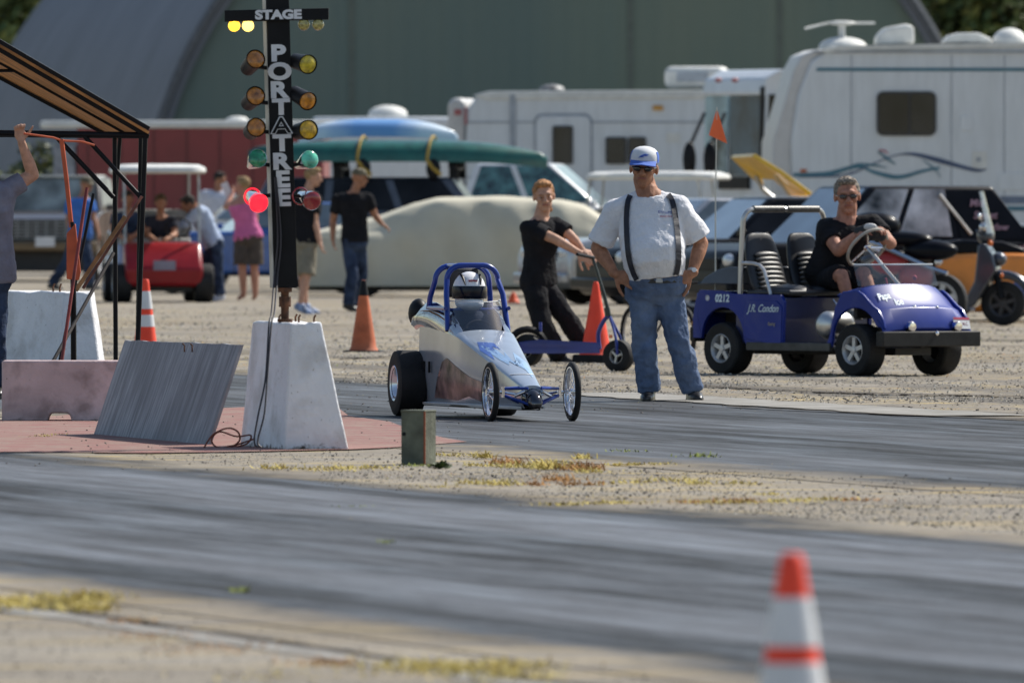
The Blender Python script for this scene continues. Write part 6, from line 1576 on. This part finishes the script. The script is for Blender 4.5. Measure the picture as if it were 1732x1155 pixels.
# ------------------------------------------------------------------ trailers and motorhomes
rv_w = mat('rv_white', (.64, .67, .70), .35, var=.03, coat=.2, dirt=(.48, .50, .50), dirt_amt=.22, dirt_scale=2.0, stretch=(1.5, 1.5, .25)); rv_c = mat('rv_cream_panel', (.56, .55, .54), .45, var=.03); rv_roof = mat('rv_roof_white', (.66, .66, .63), .6, var=.05)
teal = mat('teal_stripe', (.06, .17, .23), .5); grey_l = mat('grey_line', (.33, .36, .40), .5); navy_s = mat('navy_stripe', (.06, .09, .17), .5)
frame_d = mat('window_frame_dark', (.03, .03, .035), .4); dglass = mat('rv_window_glass', (.012, .012, .013), .15, var=.6, vscale=1.2, coat=.3)
def rrect(x0, x1, z0, z1, r=.08, n=5):
    out = []
    for cx, cz, a0 in ((x1 - r, z1 - r, 0), (x0 + r, z1 - r, 90), (x0 + r, z0 + r, 180), (x1 - r, z0 + r, 270)):
        for k in range(n + 1): a = R(a0 + 90 * k / n); out.append((cx + r * math.cos(a), cz + r * math.sin(a)))
    return out
def window(par, x0, x1, z0, z1, y=0.0, r=.08, split=None):
    mb = MB(); mb.prism(rrect(x0, x1, z0, z1, r), y - .035, y + .01); fr = mb.build('window', frame_d, par, smooth=False)
    w_ = .035
    if split:
        xm = x0 + (x1 - x0) * split
        for a, b_ in ((x0 + w_, xm - .015), (xm + .015, x1 - w_)): mb = MB(); mb.prism(rrect(a, b_, z0 + w_, z1 - w_, r * .5), y - .042, y - .036); mb.build('pane', dglass, fr, smooth=False)
    else: mb = MB(); mb.prism(rrect(x0 + w_, x1 - w_, z0 + w_, z1 - w_, r * .7), y - .042, y - .036); mb.build('pane', dglass, fr, smooth=False)
    return fr
def rv_wheels(root, xs, y, r=.36):
    for x in xs: wheel(root, (x, y, r), r, .24, r * .55, -1)
# --- travel trailer
Yr = 234.0; sr = F / Yr; O = at(788, Yr); tt = thing('travel_trailer', 'long white travel trailer with an entry door, beyond the white pickup', 'trailer', O, R(-7))
X = lambda px: (px - 788) / sr; Z = lambda py: CAMZ - (py - 319) / sr
Lt = 5.6
zt = Z(160)
mb = MB(); mb.prism([(0, .55), (0, 2.4), (.02, zt - .25), (.18, zt - .03), (.5, zt + .0), (Lt, zt + .02), (Lt, .45)], 0, 2.35); mb.build('shell', rv_w, tt, bevel=.05, seg=3)
mb = MB(); mb.prism([(.10, zt - .02), (.4, zt + .055), (Lt, zt + .075), (Lt, zt - .07), (.4, zt - .10)], -.03, 2.38); mb.build('roof', rv_roof, tt, bevel=.02)
mb = MB(); mb.prism(rrect(-.33, -.02, 1.35, zt - .06, .15), .1, 2.2); mb.build('front_cap', rv_c, tt, bevel=.08, seg=3)
mb = MB(); mb.box((-.15, .09, Z(190)), (.12, .02, .10)); mb.box((-.0, -.01, Z(196)), (.04, .02, .3)); mb.build('red_marker', mat('faded_red_marker', (.4, .12, .12), .5), tt)
mb = MB(); mb.box((X(868), -.018, (zt + .6) / 2), (.10, .03, zt - .6)); mb.build('corner_trim', grey_l, tt)
mb = MB(); mb.box((Lt / 2, -.006, Z(207)), (Lt, .012, .03)); mb.box((Lt / 2, -.006, Z(300)), (Lt, .012, .02)); mb.build('pinstripe', grey_l, tt)
mb = MB(); mb.prism(rrect(X(908), X(1000), .75, Z(197), .12), -.03, .0); dr_ = mb.build('entry_door', rv_w, tt, bevel=.01)
mb = MB(); mb.prism(rrect(X(904), X(1004), .70, Z(192), .15), -.012, .0); mb.build('door_frame', grey_l, dr_)
window(dr_, X(936), X(971), Z(278), Z(213), -.03, .04)
window(tt, X(1026), X(1062), Z(278), Z(232), 0, .04); window(tt, X(1064), X(1095), Z(278), Z(232), 0, .04)
mb = MB(); mb.box((X(1115), -.02, Z(183)), (.17, .05, .08)); mb.build('amber_light', mat('amber_marker', (.55, .27, .04), .4), tt)
mb = MB(); mb.box((X(1141), -.008, Z(233)), (.24, .014, .16)); mb.build('vent_hatch', rv_roof, tt)
mb = MB(); mb.ell((X(925), .8, Z(152)), (.22, .25, .10)); mb.build('roof_vent', mat('grey_vent', (.2, .2, .2), .5, var=.4), tt)
mb = MB(); mb.box((X(1168), 1.2, Z(131)), (1.05, .8, .38)); ac = mb.build('air_conditioner', rv_roof, tt, bevel=.12, seg=3)
mb = MB(); mb.box((X(1165), .785, Z(131)), (.55, .03, .16)); mb.build('vent_grille', grey_l, ac, bevel=.02)
rv_wheels(tt, (2.6, 3.4), .1)
# --- class A motorhome, front to the left
Ym = 222.0; smh = F / Ym; O = at(1190, Ym); mh = thing('motorhome', 'white motorhome with a large blue tinted windshield', 'motorhome', O, R(0))
m_ = lambda px, py, dy=0: P(px, py, Ym + dy) - O
# front corner: front face runs from (1190) left/away to (1290) near
zr_ = m_(0, 118).z; fz = .6
Afar, Anear = V((0.0, 1.5, 0)), V((.95, -.6, 0)); Bk = V((2.6, 6.0, 0)); side_dir = V((.55, 1.0, 0)).normalized()
Lm = 3.0
ring = lambda z, o: [Afar + V((o, 0, z)), Anear + V((o, 0, z)), Anear + V((1.35, .35, z)), Afar + V((2.6, 2.2, z))]
mb = MB(); mb.loft([ring(.5, .10), ring(1.4, .0), ring(2.0, .0), ring(zr_ - .45, .05), ring(zr_ - .40, -.02), ring(zr_ - .15, .04), ring(zr_, .30)]); mb.build('shell', rv_w, mh, bevel=.05, seg=3)
def fquad(t0, t1, z0, z1, o0=.0, o1=.03, out=.02):
    n = V((-(Anear - Afar).y, (Anear - Afar).x, 0)).normalized(); n = n if n.y < 0 else -n
    return [Afar.lerp(Anear, t0) + V((o0, 0, z0)) + n * out, Afar.lerp(Anear, t1) + V((o0, 0, z0)) + n * out, Afar.lerp(Anear, t1) + V((o1, 0, z1)) + n * out, Afar.lerp(Anear, t0) + V((o1, 0, z1)) + n * out]
for t0_, t1_, m_g in ((.04, .42, mat('windshield_pale_glass', (.17, .25, .28), .25, .0, var=.7, vscale=1.2, coat=.1, spec=.3)), (.45, .97, mat('windshield_dark_glass', (.022, .045, .065), .25, .0, var=1.0, vscale=1.2, coat=.1, spec=.3))):  # reflection gradient painted as one pale and one dark pane
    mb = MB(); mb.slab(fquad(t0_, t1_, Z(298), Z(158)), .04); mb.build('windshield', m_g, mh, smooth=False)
mb = MB(); mb.slab(fquad(.965, .998, Z(300), Z(156), out=.04), .05); mb.build('pillar_trim', black_pt, mh, smooth=False)
mb = MB(); mb.slab(fquad(.3, .8, Z(320), Z(300), 0, 0, .05), .06); mb.build('wiper_cowl', black_pt, mh, smooth=False)
mb = MB(); mb.slab([Anear + V((.06, -.01, 1.75)), Anear + V((.27, .045, 1.75)), Anear + V((.27, .045, 3.05)), Anear + V((.10, .0, 3.05))], .04); mb.build('side_window', dglass, mh, smooth=False)
for px, dy in ((1166, -.9), (1201, -1.2)):
    q = m_(px, 270, dy); mb = MB(); mb.ell(q, (.11, .07, .29)); mi_ = mb.build('mirror', black_pt, mh); mb = MB(); mb.tube([q + V((0, 0, .2)), q + V((.25, .5, .75))], .03, 6); mb.build('mirror_arm', black_pt, mi_)
for px in (1215, 1243): mb = MB(); mb.ell(m_(px, 136, -.3 if px < 1230 else -.7), (.06, .05, .04)); mb.build('clearance_light', mat('faded_red_marker2', (.42, .16, .16), .5), mh)
mb = MB(); mb.slab(fquad(.02, .98, .75, 1.25, .1, .05, .03), .05); mb.build('grille', grey_l, mh, smooth=False)
rv_wheels(mh, (1.6,), .6)
# --- fifth wheel trailer on the right
Y5 = 198.0; s5 = F / Y5; O = at(1345, Y5); fw = thing('caravan_trailer', 'large white caravan with teal wave graphics and one dark window', 'caravan', O, R(3))
X = lambda px: (px - 1345) / s5; Z = lambda py: CAMZ - (py - 319) / s5
L5 = 5.0
mb = MB(); mb.prism([(X(1342), .5), (X(1338), Z(240)), (X(1350), Z(160)), (X(1372), Z(105)), (X(1395), Z(88)), (X(1430), Z(84)), (L5, Z(72)), (L5, .5)], 0, 2.4); mb.build('shell', rv_w, fw, bevel=.03, seg=2)
mb = MB(); mb.prism([(X(1305), .9), (X(1307), Z(240)), (X(1325), Z(180)), (X(1342), Z(120)), (X(1356), Z(94)), (X(1380), Z(84)), (X(1398), Z(86)), (X(1374), Z(105)), (X(1352), Z(160)), (X(1340), Z(240)), (X(1341), .9)], .06, 2.3); mb.build('front_cap', rv_c, fw, bevel=.03)
mb = MB(); mb.prism([(X(1385), Z(86)), (X(1420), Z(78)), (L5, Z(68)), (L5, Z(75)), (X(1420), Z(86)), (X(1400), Z(90))], -.04, 2.44); mb.build('roof', rv_roof, fw)
mb = MB(); mb.prism([(X(1380), Z(121)), (L5, Z(121)), (L5, Z(115)), (X(1382), Z(115))], -.008, .0); mb.prism([(X(1480), Z(357)), (L5, Z(357)), (L5, Z(349)), (X(1480), Z(349))], -.009, .0); mb.build('teal_stripe', teal, fw, smooth=False)
mb = MB(); mb.prism([(X(1440), Z(345)), (L5, Z(345)), (L5, Z(332)), (X(1440), Z(332))], -.008, .0); mb.build('navy_stripe', mat('soft_navy', (.16, .20, .28), .5), fw, smooth=False)
def wave(pts, wds, m, y=-.010):
    P_ = curve_pts([V((X(a), y, Z(b_))) for a, b_ in pts], 6); n = len(P_); mb = MB(); vs = []
    for i, p in enumerate(P_):
        f = i / (n - 1) * (len(wds) - 1); k = int(min(f, len(wds) - 2)); w_ = (wds[k] + (wds[k + 1] - wds[k]) * (f - k)) / s5 / 2
        vs += [p + V((0, 0, w_)), p - V((0, 0, w_)), p + V((0, .009, w_)), p + V((0, .009, -w_))]
    mb.add(vs, [(4 * i, 4 * i + 1, 4 * i + 5, 4 * i + 4) for i in range(n - 1)] + [(4 * i + 1, 4 * i + 3, 4 * i + 7, 4 * i + 5) for i in range(n - 1)]); return mb.build('wave_graphic', m, fw, smooth=False)
wave([(1341, 296), (1400, 294), (1450, 282), (1480, 292), (1520, 300), (1560, 290), (1590, 284)], [6, 8, 5, 8, 6, 4], teal)
wave([(1350, 300), (1430, 296), (1480, 276), (1520, 262), (1550, 262), (1590, 272), (1650, 288), (1670, 286)], [1, 4, 2, 2, 6, 9, 6, 1], navy_s, -.012)
wave([(1420, 290), (1450, 279), (1480, 280), (1500, 284)], [1, 5, 4, 1], teal, -.014)
wave([(1485, 256), (1500, 268), (1515, 278)], [3, 6, 2], teal, -.016); wave([(1560, 270), (1580, 285), (1592, 300)], [1, 4, 1], teal, -.016); wave([(1487, 254), (1498, 256), (1503, 262)], [2, 3, 1], red_ink, -.018)
for px_ in (1440, 1610, 1700):
    mb = MB(); mb.box((X(px_), -.004, (Z(84) + .6) / 2), (.014, .008, Z(84) - .75)); mb.build('panel_seam', grey_l, fw)
mb = MB(); mb.box(((X(1345) + L5) / 2, -.02, Z(88)), (L5 - X(1345) - .5, .03, .03)); mb.build('gutter_rail', grey_l, fw)
for px_, py_, w_, h_ in ((1420, 330, .35, .3), (1625, 222, .18, .22), (1690, 322, .4, .25)):
    mb = MB(); mb.prism(rrect(X(px_), X(px_) + w_, Z(py_), Z(py_) + h_, .02), -.012, .0); mb.build('access_hatch', rv_w, fw, bevel=.006)
window(fw, X(1483), X(1584), Z(230), Z(155), 0, .10, .55)
mb = MB(); mb.prism(rrect(X(1645), X(1670), Z(284), Z(256), .02), -.012, .0); mb.build('utility_hatch', rv_roof, fw)
mb = MB(); mb.prism(rrect(X(1652), X(1660), Z(274), Z(266), .01), -.016, -.012); mb.build('hatch_latch', grey_l, fw)
mb = MB(); mb.box((X(1359), -.01, Z(289)), (.09, .02, .05)); mb.build('orange_marker', mat('orange_marker', (.45, .14, .07), .5), fw)
for c_, rr, nm in (((X(1435), 1.0, Z(80)), (.36, .36, .16), 'satellite_dome'), ((X(1718), .9, Z(72)), (.26, .3, .22), 'roof_dome')):
    mb = MB(); mb.ell(c_, rr, n=24, m=14); mb.build(nm, rv_roof, fw)
mb = MB(); rings = []
mb.prism([(X(1488), Z(76)), (X(1490), Z(60)), (X(1505), Z(46)), (X(1540), Z(40)), (X(1552), Z(44)), (X(1554), Z(74))], .6, 1.2); mb.build('roof_vent', rv_roof, fw, bevel=.05, seg=3)
mb = MB(); mb.prism([(X(1603), Z(72)), (X(1612), Z(60)), (X(1630), Z(55)), (X(1662), Z(55)), (X(1682), Z(64)), (X(1688), Z(72))], .6, 1.3); mb.build('air_conditioner', rv_roof, fw, bevel=.03)
mb = MB(); mb.tube([(X(1433), 1.0, Z(78)), (X(1433), 1.0, Z(40))], .05, 8); mb.ell((X(1433), 1.0, Z(38)), (.20, .1, .035)); mb.tube([(X(1368), .8, Z(48)), (X(1410), 1.0, Z(38)), (X(1490), 1.1, Z(38))], .018, 6); mb.build('antenna', rv_roof, fw)
rv_wheels(fw, (2.4, 3.2), .15, .38)
mb = MB(); mb.box((2.8, .3, .45), (L5 - .8, .1, .5)); mb.build('skirt', grey_l, fw)
# --- red box trailer and white trailer beyond
Yd = 242.0; sd_ = F / Yd; O = at(130, Yd); rt = thing('box_trailer', 'long dark red box trailer with a white roof on the left', 'trailer', O, R(-2))
dr_m = mat('dark_red_trailer', (.21, .022, .028), .45, var=.10, vscale=.8, coat=.3)
X = lambda px: (px - 130) / sd_; Z = lambda py: CAMZ - (py - 319) / sd_; Lr = X(548)
mb = MB(); mb.box((Lr / 2, 1.2, (Z(216) + .5) / 2 + .0), (Lr, 2.4, Z(216) - .5)); mb.build('box_body', dr_m, rt, bevel=.03)
mb = MB(); mb.box((Lr / 2 - .2, 1.2, Z(211)), (Lr + .9, 2.46, .14)); mb.build('roof', rv_roof, rt, bevel=.04)
mb = MB()
for i in range(8): mb.box((Lr * i / 7.5 + .2, -.006, (Z(216) + .5) / 2), (.03, .012, Z(216) - .55))
mb.build('seam_strip', mat('darker_red', (.11, .018, .02), .5), rt)
mb = MB(); mb.box((-.22, 1.1, 1.35), (.40, 2.1, 1.9)); mb.build('nose_box', mat('weathered_grey_panel', (.28, .29, .32), .6, var=.15), rt, bevel=.03)
mb = MB(); mb.ell((X(395), 1.2, Z(203)), (.2, .2, .07)); mb.build('roof_vent', rv_roof, rt)
rv_wheels(rt, (Lr * .5, Lr * .5 + .85), .15)
O = at(545, 262); wt_ = thing('box_trailer', 'white trailer roofline just above the blue kayak', 'trailer', O, 0); s6 = F / 262
zz = CAMZ + (319 - 198) / s6
mb = MB(); mb.box((1.25, 1.2, zz / 2 + .2), (2.9, 2.4, zz - .4)); mb.build('box_body', rv_w, wt_, bevel=.08); mb = MB(); mb.ell((1.25, 1.0, zz + .05), (.38, .4, .18)); mb.build('roof_dome', rv_roof, wt_)
rv_wheels(wt_, (1.2, 2.0), .1)

# ------------------------------------------------------------------ arched hangar
Yh = 402.0; shh = F / Yh; HX = P(957, 300, Yh).x; 
hg = thing('arched_hangar', 'huge arched hangar with a grey roof and green end wall', 'hangar', (HX, Yh, 0), 0)
green_w = bpy.data.materials.new('green_cladding'); nt, N, L = nodes(green_w); b = N['Principled BSDF']; tc = N.new('ShaderNodeTexCoord')
c = mixc(N, L, ramp(N, L, noise_n(N, L, mapping(N, L, tc.outputs['Object'], (1, 1, .12)), .5, 5), .35, .65), (.155, .205, .18), (.185, .225, .185)); sx_ = N.new('ShaderNodeSeparateXYZ'); L.new(tc.outputs['Object'], sx_.inputs[0])
c = mixc(N, L, ramp(N, L, math_n(N, L, 'ADD', math_n(N, L, 'MULTIPLY', sx_.outputs[0], .25), .1), .0, .25), c, (.155, .18, .135), 'MIX') if False else c
L.new(mixc(N, L, ramp(N, L, math_n(N, L, 'ADD', math_n(N, L, 'MULTIPLY', sx_.outputs[0], .06), .5), .42, .56), mixc(N, L, .35, c, (.12, .17, .18)), c), b.inputs['Base Color']); b.inputs['Roughness'].default_value = .75; b.inputs['Specular IOR Level'].default_value = .2
roof_g = mat('grey_roof_cladding', (.165, .18, .21), .7, var=.06, vscale=.3, spec=.2)
Rh = 12.4; N_ = 64
def arcp(r, y, off=(0, 0)): return [V((r * math.cos(math.pi * k / N_) + off[0], y, r * math.sin(math.pi * k / N_))) for k in range(N_ + 1)]
mb = MB(); ap = arcp(Rh - .15, 0); mb.add([p for p in ap], [tuple(range(N_ + 1))]); mb.build('end_wall', green_w, hg, smooth=False)
mb = MB()
for i in range(-23, 24):
    x = i * .52; zt_ = math.sqrt(max(0, (Rh - .2) ** 2 - x * x)); mb.box((x, -.002, zt_ / 2), (.03, .006, zt_))
mb.build('cladding_ribs', green_w, hg, smooth=False)
edge_m = mat('dark_green_edge', (.125, .15, .13), .7)
for i, x in enumerate((-6.3, 1.9, 6.3)): zt_ = math.sqrt((Rh - .2) ** 2 - x * x); mb = MB(); mb.box((x, -.02, zt_ / 2), (.16, .03, zt_)); mb.build('door_edge', edge_m, hg)
dxb = -7.3
back = [(0, (0, 0)), (44, (dxb - .35, 0))]
f0 = arcp(Rh, 0); f1 = arcp(Rh, 0); 
def shift(pts, dx, dy): return [p + V((dx, dy, 0)) for p in pts]
fi = arcp(Rh - .3, 0)
mb = MB(); A = shift(f0, 0, -.3); B = shift(f0, dxb, 46); C = shift(fi, dxb, 46); D = shift(fi, 0, -.3); n = N_ + 1
vs = A + B + C + D; fs = []
for i in range(N_): fs += [(i, i + 1, n + i + 1, n + i), (n + i, n + i + 1, 2 * n + i + 1, 2 * n + i), (2 * n + i, 2 * n + i + 1, 3 * n + i + 1, 3 * n + i), (3 * n + i, 3 * n + i + 1, i + 1, i)]
mb.add(vs, fs); mb.build('vaulted_roof', roof_g, hg, angle=40)
mb = MB(); mb.tube(shift(arcp(Rh + .02, 0), 0, -.36), .14, 6); mb.build('edge_flashing', mat('light_flashing', (.13, .14, .155), .8, spec=.1), hg)
# ------------------------------------------------------------------ trees
leaf_m = [mat('leaf_green_%s' % k, c, .6, var=.3, vscale=.6, spec=.3) for k, c in (('deep', (.055, .085, .025)), ('olive', (.11, .13, .035)), ('bright', (.20, .21, .055)))]
bark = mat('bark', (.06, .045, .03), .9, var=.3, bump=.4)
def tree(label, x, y, H, rad, seed, n=13000, group='trees behind the hangar', leaf=.24, name='broadleaf_tree'):
    rnd = random.Random(seed); root = thing(name, label, 'tree', (x, y, 0), 0, group)
    mb = MB(); mb.tube([(0, 0, 0), (.1, 0, H * .3), (-.1, .1, H * .6)], [rad * .08, rad * .06, rad * .03], 10)
    clumps = []
    for i in range(44):
        a = rnd.uniform(0, 6.283); t = rnd.uniform(.12, 1); rr = rad * (math.sin(math.pi * min(.97, max(.12, t))) ** .6) * rnd.uniform(.45, .95)
        c0 = V((math.cos(a) * rr, math.sin(a) * rr, H * (.12 + .80 * t))); clumps.append((c0, rad * rnd.uniform(.24, .42)))
        if i % 3 == 0: mb.tube([(0, 0, c0.z * .55), c0 * .6 + V((0, 0, c0.z * .25)), c0], [rad * .03, rad * .02, rad * .008], 6)
    mb.build('trunk', bark, root)
    mb = MB()
    for i in range(n):
        c0, r0 = rnd.choice(clumps); d = V((rnd.gauss(0, 1), rnd.gauss(0, 1), rnd.gauss(0, 1))).normalized(); p = c0 + d * r0 * rnd.uniform(.55, 1.08)
        nrm = (d + V((rnd.uniform(-.6, .6), rnd.uniform(-.6, .6), rnd.uniform(-.2, .9)))).normalized(); u = nrm.orthogonal().normalized(); v_ = nrm.cross(u); s_ = leaf * rnd.uniform(.5, 1.2)
        mb.cur = rnd.choice((0, 0, 1, 1, 2)); mb.add([p - u * s_ - v_ * s_ * .3, p + v_ * s_ * .55, p + u * s_, p - v_ * s_ * .5], [(0, 1, 2, 3)])
    mb.build('crown', leaf_m, root, smooth=False)
s9 = F / 470
for i, (px, H_, rd, lb) in enumerate(((1760, 15, 5.5, 'olive green tree rising highest over the caravan roof at the edge'), (1655, 12.5, 4.6, 'bushy green tree above the middle of the caravan roof'), (1570, 12, 3.6, 'dark green tree touching the hangar arch above the caravan'), (60, 13.5, 4.6, 'dark tree over the left shoulder of the grey hangar roof'), (150, 12.5, 3.6, 'smaller dark tree half hidden by the grey hangar roof'), (-30, 14, 4.5, 'dark tree cut by the frame above the canopy'), (1700, 16, 5.5, 'tall darkest tree filling the gap behind the others at the edge'))):
    tree(lb, P(px, 300, 470 + 6 * (i % 3)).x, 470 + 6 * (i % 3), H_, rd, 20 + i)
for i, (px, H_, rd, lb) in enumerate(((22, 1.9, 1.0, 'low green bush beneath the canopy, the darker one'), (68, 2.4, .9, 'yellowish tall bush beside the grey trailer nose'))):
    tree(lb, P(px, 300, 262).x, 262, H_, rd, 60 + i, 1300, 'bushes left of the red trailer', .10, 'bush')
# ------------------------------------------------------------------ background people
def std(px, gy, Y, top, facing, **o):
    """upright pose helper: returns joints in pixels"""
    s_ = F / Y; H_ = (gy - top); k = H_; lx = 1 if facing in ('front',) else -1
    f = dict(head=(px, top + .07 * k), neck=(px, top + .165 * k), pelvis=(px, top + .50 * k))
    sw = .115 * k
    f['shR'] = (px - sw * lx, top + .195 * k); f['shL'] = (px + sw * lx, top + .195 * k)
    f['elR'] = (px - sw * 1.25 * lx, top + .36 * k, .03); f['elL'] = (px + sw * 1.25 * lx, top + .36 * k, .03)
    f['wrR'] = (px - sw * 1.25 * lx, top + .48 * k, -.05); f['wrL'] = (px + sw * 1.25 * lx, top + .48 * k, -.05)
    f['hipR'] = (px - .05 * k * lx, top + .52 * k); f['hipL'] = (px + .05 * k * lx, top + .52 * k)
    f['knR'] = (px - .055 * k * lx, top + .74 * k); f['knL'] = (px + .055 * k * lx, top + .74 * k)
    f['anR'] = (px - .06 * k * lx, top + .955 * k); f['anL'] = (px + .06 * k * lx, top + .955 * k)
    dz = -.14 if facing == 'front' else .14
    f['toeR'] = (px - .07 * k * lx, top + .985 * k, dz); f['toeL'] = (px + .07 * k * lx, top + .985 * k, dz)
    f.update(o); return f
brown_h = mat('brown_hair', (.10, .06, .03), .9, var=.3, vscale=40); blond_h = mat('sandy_hair', (.30, .20, .10), .9, var=.25, vscale=40); dark_h = mat('dark_hair', (.02, .015, .012), .8, var=.3)
camo = mat('camo_cap', (.14, .12, .08), .9, var=.4, vscale=30)
# walking man, black shirt, jeans (back to us, heading right)
Yx = G(600, 527).y
JP = std(600, 527, Yx, 283, 'back', head=(608, 302), neck=(598, 325), pelvis=(600, 408), shL=(570, 338), shR=(622, 336), elL=(563, 375, .05), wrL=(563, 404, -.02), elR=(634, 364, .05), wrR=(645, 378, .02), hipL=(590, 412), hipR=(608, 412), knL=(596, 468, -.08), knR=(612, 466, .12), anL=(590, 514, -.05), anR=(598, 512, .2), toeL=(598, 524, -.02), toeR=(610, 521, .22))
person('man in black t-shirt, jeans and camouflage cap walking in front of the tarp', 600, 527, JP, face=(.85, .35, -.1), shirt=c_black, pants=c_navy, cap=(camo, camo), skin=skin_t, hands={'L': (V((.1, 0, -1)), V((1, 0, 0)), 1), 'R': (V((.8, 0, -.5)), V((0, 0, -1)), 1)}, hs=.98, vox=.009)
# man in shorts behind the tree
JP = std(516, 531, G(516, 531).y, 288, 'back', head=(530, 300), neck=(520, 322), pelvis=(516, 408), shL=(500, 336), shR=(532, 334, -.04), elR=(532, 374, -.06), wrR=(541, 410, -.10), elL=(500, 372, .1), wrL=(504, 405, .1), hipL=(508, 412), hipR=(522, 412), knL=(512, 468, .05), knR=(518, 468, -.08), anL=(516, 515, .12), anR=(508, 516, -.12), toeL=(526, 527, .12), toeR=(518, 530, -.14))
person('young man in black shirt and khaki shorts half behind the light tree', 516, 531, JP, face=(.9, -.1, -.15), shirt=c_black, pants=c_tan, legs=.95, legw=1.1, hair=blond_h, skin=skin_l, shoes=mat('blue_white_sneaker', (.22, .28, .42), .6, var=.4, vscale=30), vox=.009)
# woman in pink
JP = std(416, 508, G(416, 508).y, 297, 'back', head=(410, 314), neck=(408, 334), pelvis=(420, 402), shL=(395, 346), shR=(428, 348), elL=(382, 350, .15), wrL=(392, 330, .28), elR=(432, 372, .1), wrR=(424, 392, .18), hipL=(411, 408), hipR=(430, 408), knL=(410, 455), knR=(430, 455), anL=(412, 497), anR=(432, 497), toeL=(402, 506, .0), toeR=(428, 506, .02))
person('woman in pink top and taupe shorts seen from behind holding a paper', 416, 508, JP, face=(-.8, .5, 0), shirt=c_pink, strap_top=True, sleeve=0, pants=c_tau, legs=.85, legw=1.15, secs=scaled(FSECS, 1.22), W=1.0, LW=1.1, hair=blond_h, skin=mat('skin_sunburnt', (.45, .21, .14), .5, var=.06), bare_feet=True, vox=.009)
pp = P(384, 322, G(416, 508).y + .35); mb = MB(); mb.box((0, 0, 0), (.10, .01, .22), (0, R(-25), 0)); o = mb.build('paper_sheet', white_pt, bevel=.001); o.location = pp; tag(o, 'white folded paper held up by the woman in pink', 'paper')
# bending person in pale blue shirt
JP = dict(head=(318, 346), neck=(330, 350), pelvis=(362, 412), shL=(328, 362, .16), shR=(338, 358, -.18), elL=(300, 374, .25), wrL=(288, 386, .2), elR=(312, 380, -.15), wrR=(292, 388, -.1), hipL=(358, 418, .10), hipR=(366, 418, -.08), knL=(348, 460, .10), knR=(368, 462, -.06), anL=(352, 500, .1), anR=(372, 498, -.05), toeL=(340, 508, .08), toeR=(362, 506, -.1))
person('person in pale blue shirt and jeans bending over the red golf cart', 352, 510, JP, face=(-.9, -.2, -.5), shirt=c_lb, sleeve=1.7, pants=c_navy, hair=dark_h, skin=skin_t, secs=scaled(SECS, 1.1), shoes=mat('pale_shoe', (.40, .42, .48), .7), vox=.009)
# person in royal blue walking, left of cart
JP = std(132, 490, G(132, 490).y, 297, 'front', head=(146, 313), neck=(140, 333), pelvis=(135, 402), shR=(118, 345, .1), shL=(154, 345, -.05), elR=(116, 372, .12), wrR=(122, 396, .05), elL=(158, 368, -.1), wrL=(166, 392, -.2), hipR=(126, 408), hipL=(142, 408), knR=(112, 446, .05), knL=(150, 448, -.05), anR=(88, 480, .15), anL=(152, 482, -.05), toeR=(98, 488, .1), toeL=(164, 488, -.1))
person('person in royal blue shirt and jeans striding past the old truck', 132, 490, JP, face=(.8, -.5, -.1), shirt=c_royal, pants=c_navy, cap=(camo, camo), skin=skin_t, vox=.010, secs=scaled(SECS, 1.08))
# cart occupants
rcY = G(262, 512).y + 1.6
for px, top, m, lb, hh, cp in ((216, 324, c_navy, 'cart passenger in dark shirt seated on the side near the old truck', dark_h, None), (272, 330, c_dk, 'cart driver in dark clothes on the side by the bending person', brown_h, None)):
    JP = dict(head=(px, top + 14), neck=(px, top + 36), pelvis=(px, top + 98, .25), shR=(px - 20, top + 44), shL=(px + 20, top + 44), elR=(px - 25, top + 66, -.12), elL=(px + 25, top + 66, -.12), wrR=(px - 8, top + 78, -.35), wrL=(px + 12, top + 74, -.38), hipR=(px - 9, top + 100, .2), hipL=(px + 9, top + 100, .2), knR=(px - 12, top + 98, -.22), knL=(px + 12, top + 98, -.22), anR=(px - 12, top + 140, -.25), anL=(px + 12, top + 140, -.25), toeR=(px - 13, top + 145, -.42), toeL=(px + 13, top + 145, -.42))
    person(lb, 0, 0, JP, Y=rcY, zbase=.6, face=(.1, -1, -.3), shirt=m, pants=c_navy if px > 250 else c_lb, hair=hh, skin=skin_t, vox=.011)
# far person in white
JP = std(368, 330 + 150, 0 + 205, 292, 'back', head=(372, 304))
person('distant dark haired person in white shirt beyond the red cart', 366, 478, JP, Y=214.5 + 6, face=(.9, -.3, -.2), shirt=cloth('white_far_shirt', (.55, .57, .66), .05), pants=c_dk, hair=dark_h, skin=skin_t, vox=.012)
# partly seen man at the left edge holding the canopy rail
gyl = G(0, 668)
JP = dict(head=(-30, 268), neck=(-30, 304), pelvis=(-22, 462), shR=(-68, 325), shL=(8, 324), elL=(56, 296, .05), wrL=(36, 240, -.02), elR=(-80, 385), wrR=(-70, 440), hipR=(-38, 478), hipL=(-8, 478), knR=(-38, 572), knL=(-8, 568, -.05), anR=(-38, 652), anL=(-6, 652), toeR=(-38, 664, -.14), toeL=(-2, 664, -.14))
person('man in grey t-shirt with one arm raised to the canopy rail, cut by the frame', 2, 668, JP, Y=94.7, face=(.4, -.9, -.1), shirt=c_grey, pants=c_navy, hair=brown_h, skin=skin_l, vox=.008, hands={'L': (V((-.15, -.1, 1)), V((.2, -1, 0)), 1)}, curl=1.0, secs=scaled(SECS, 1.1), hem=-.14, loose=.03, pant_top=-.06)
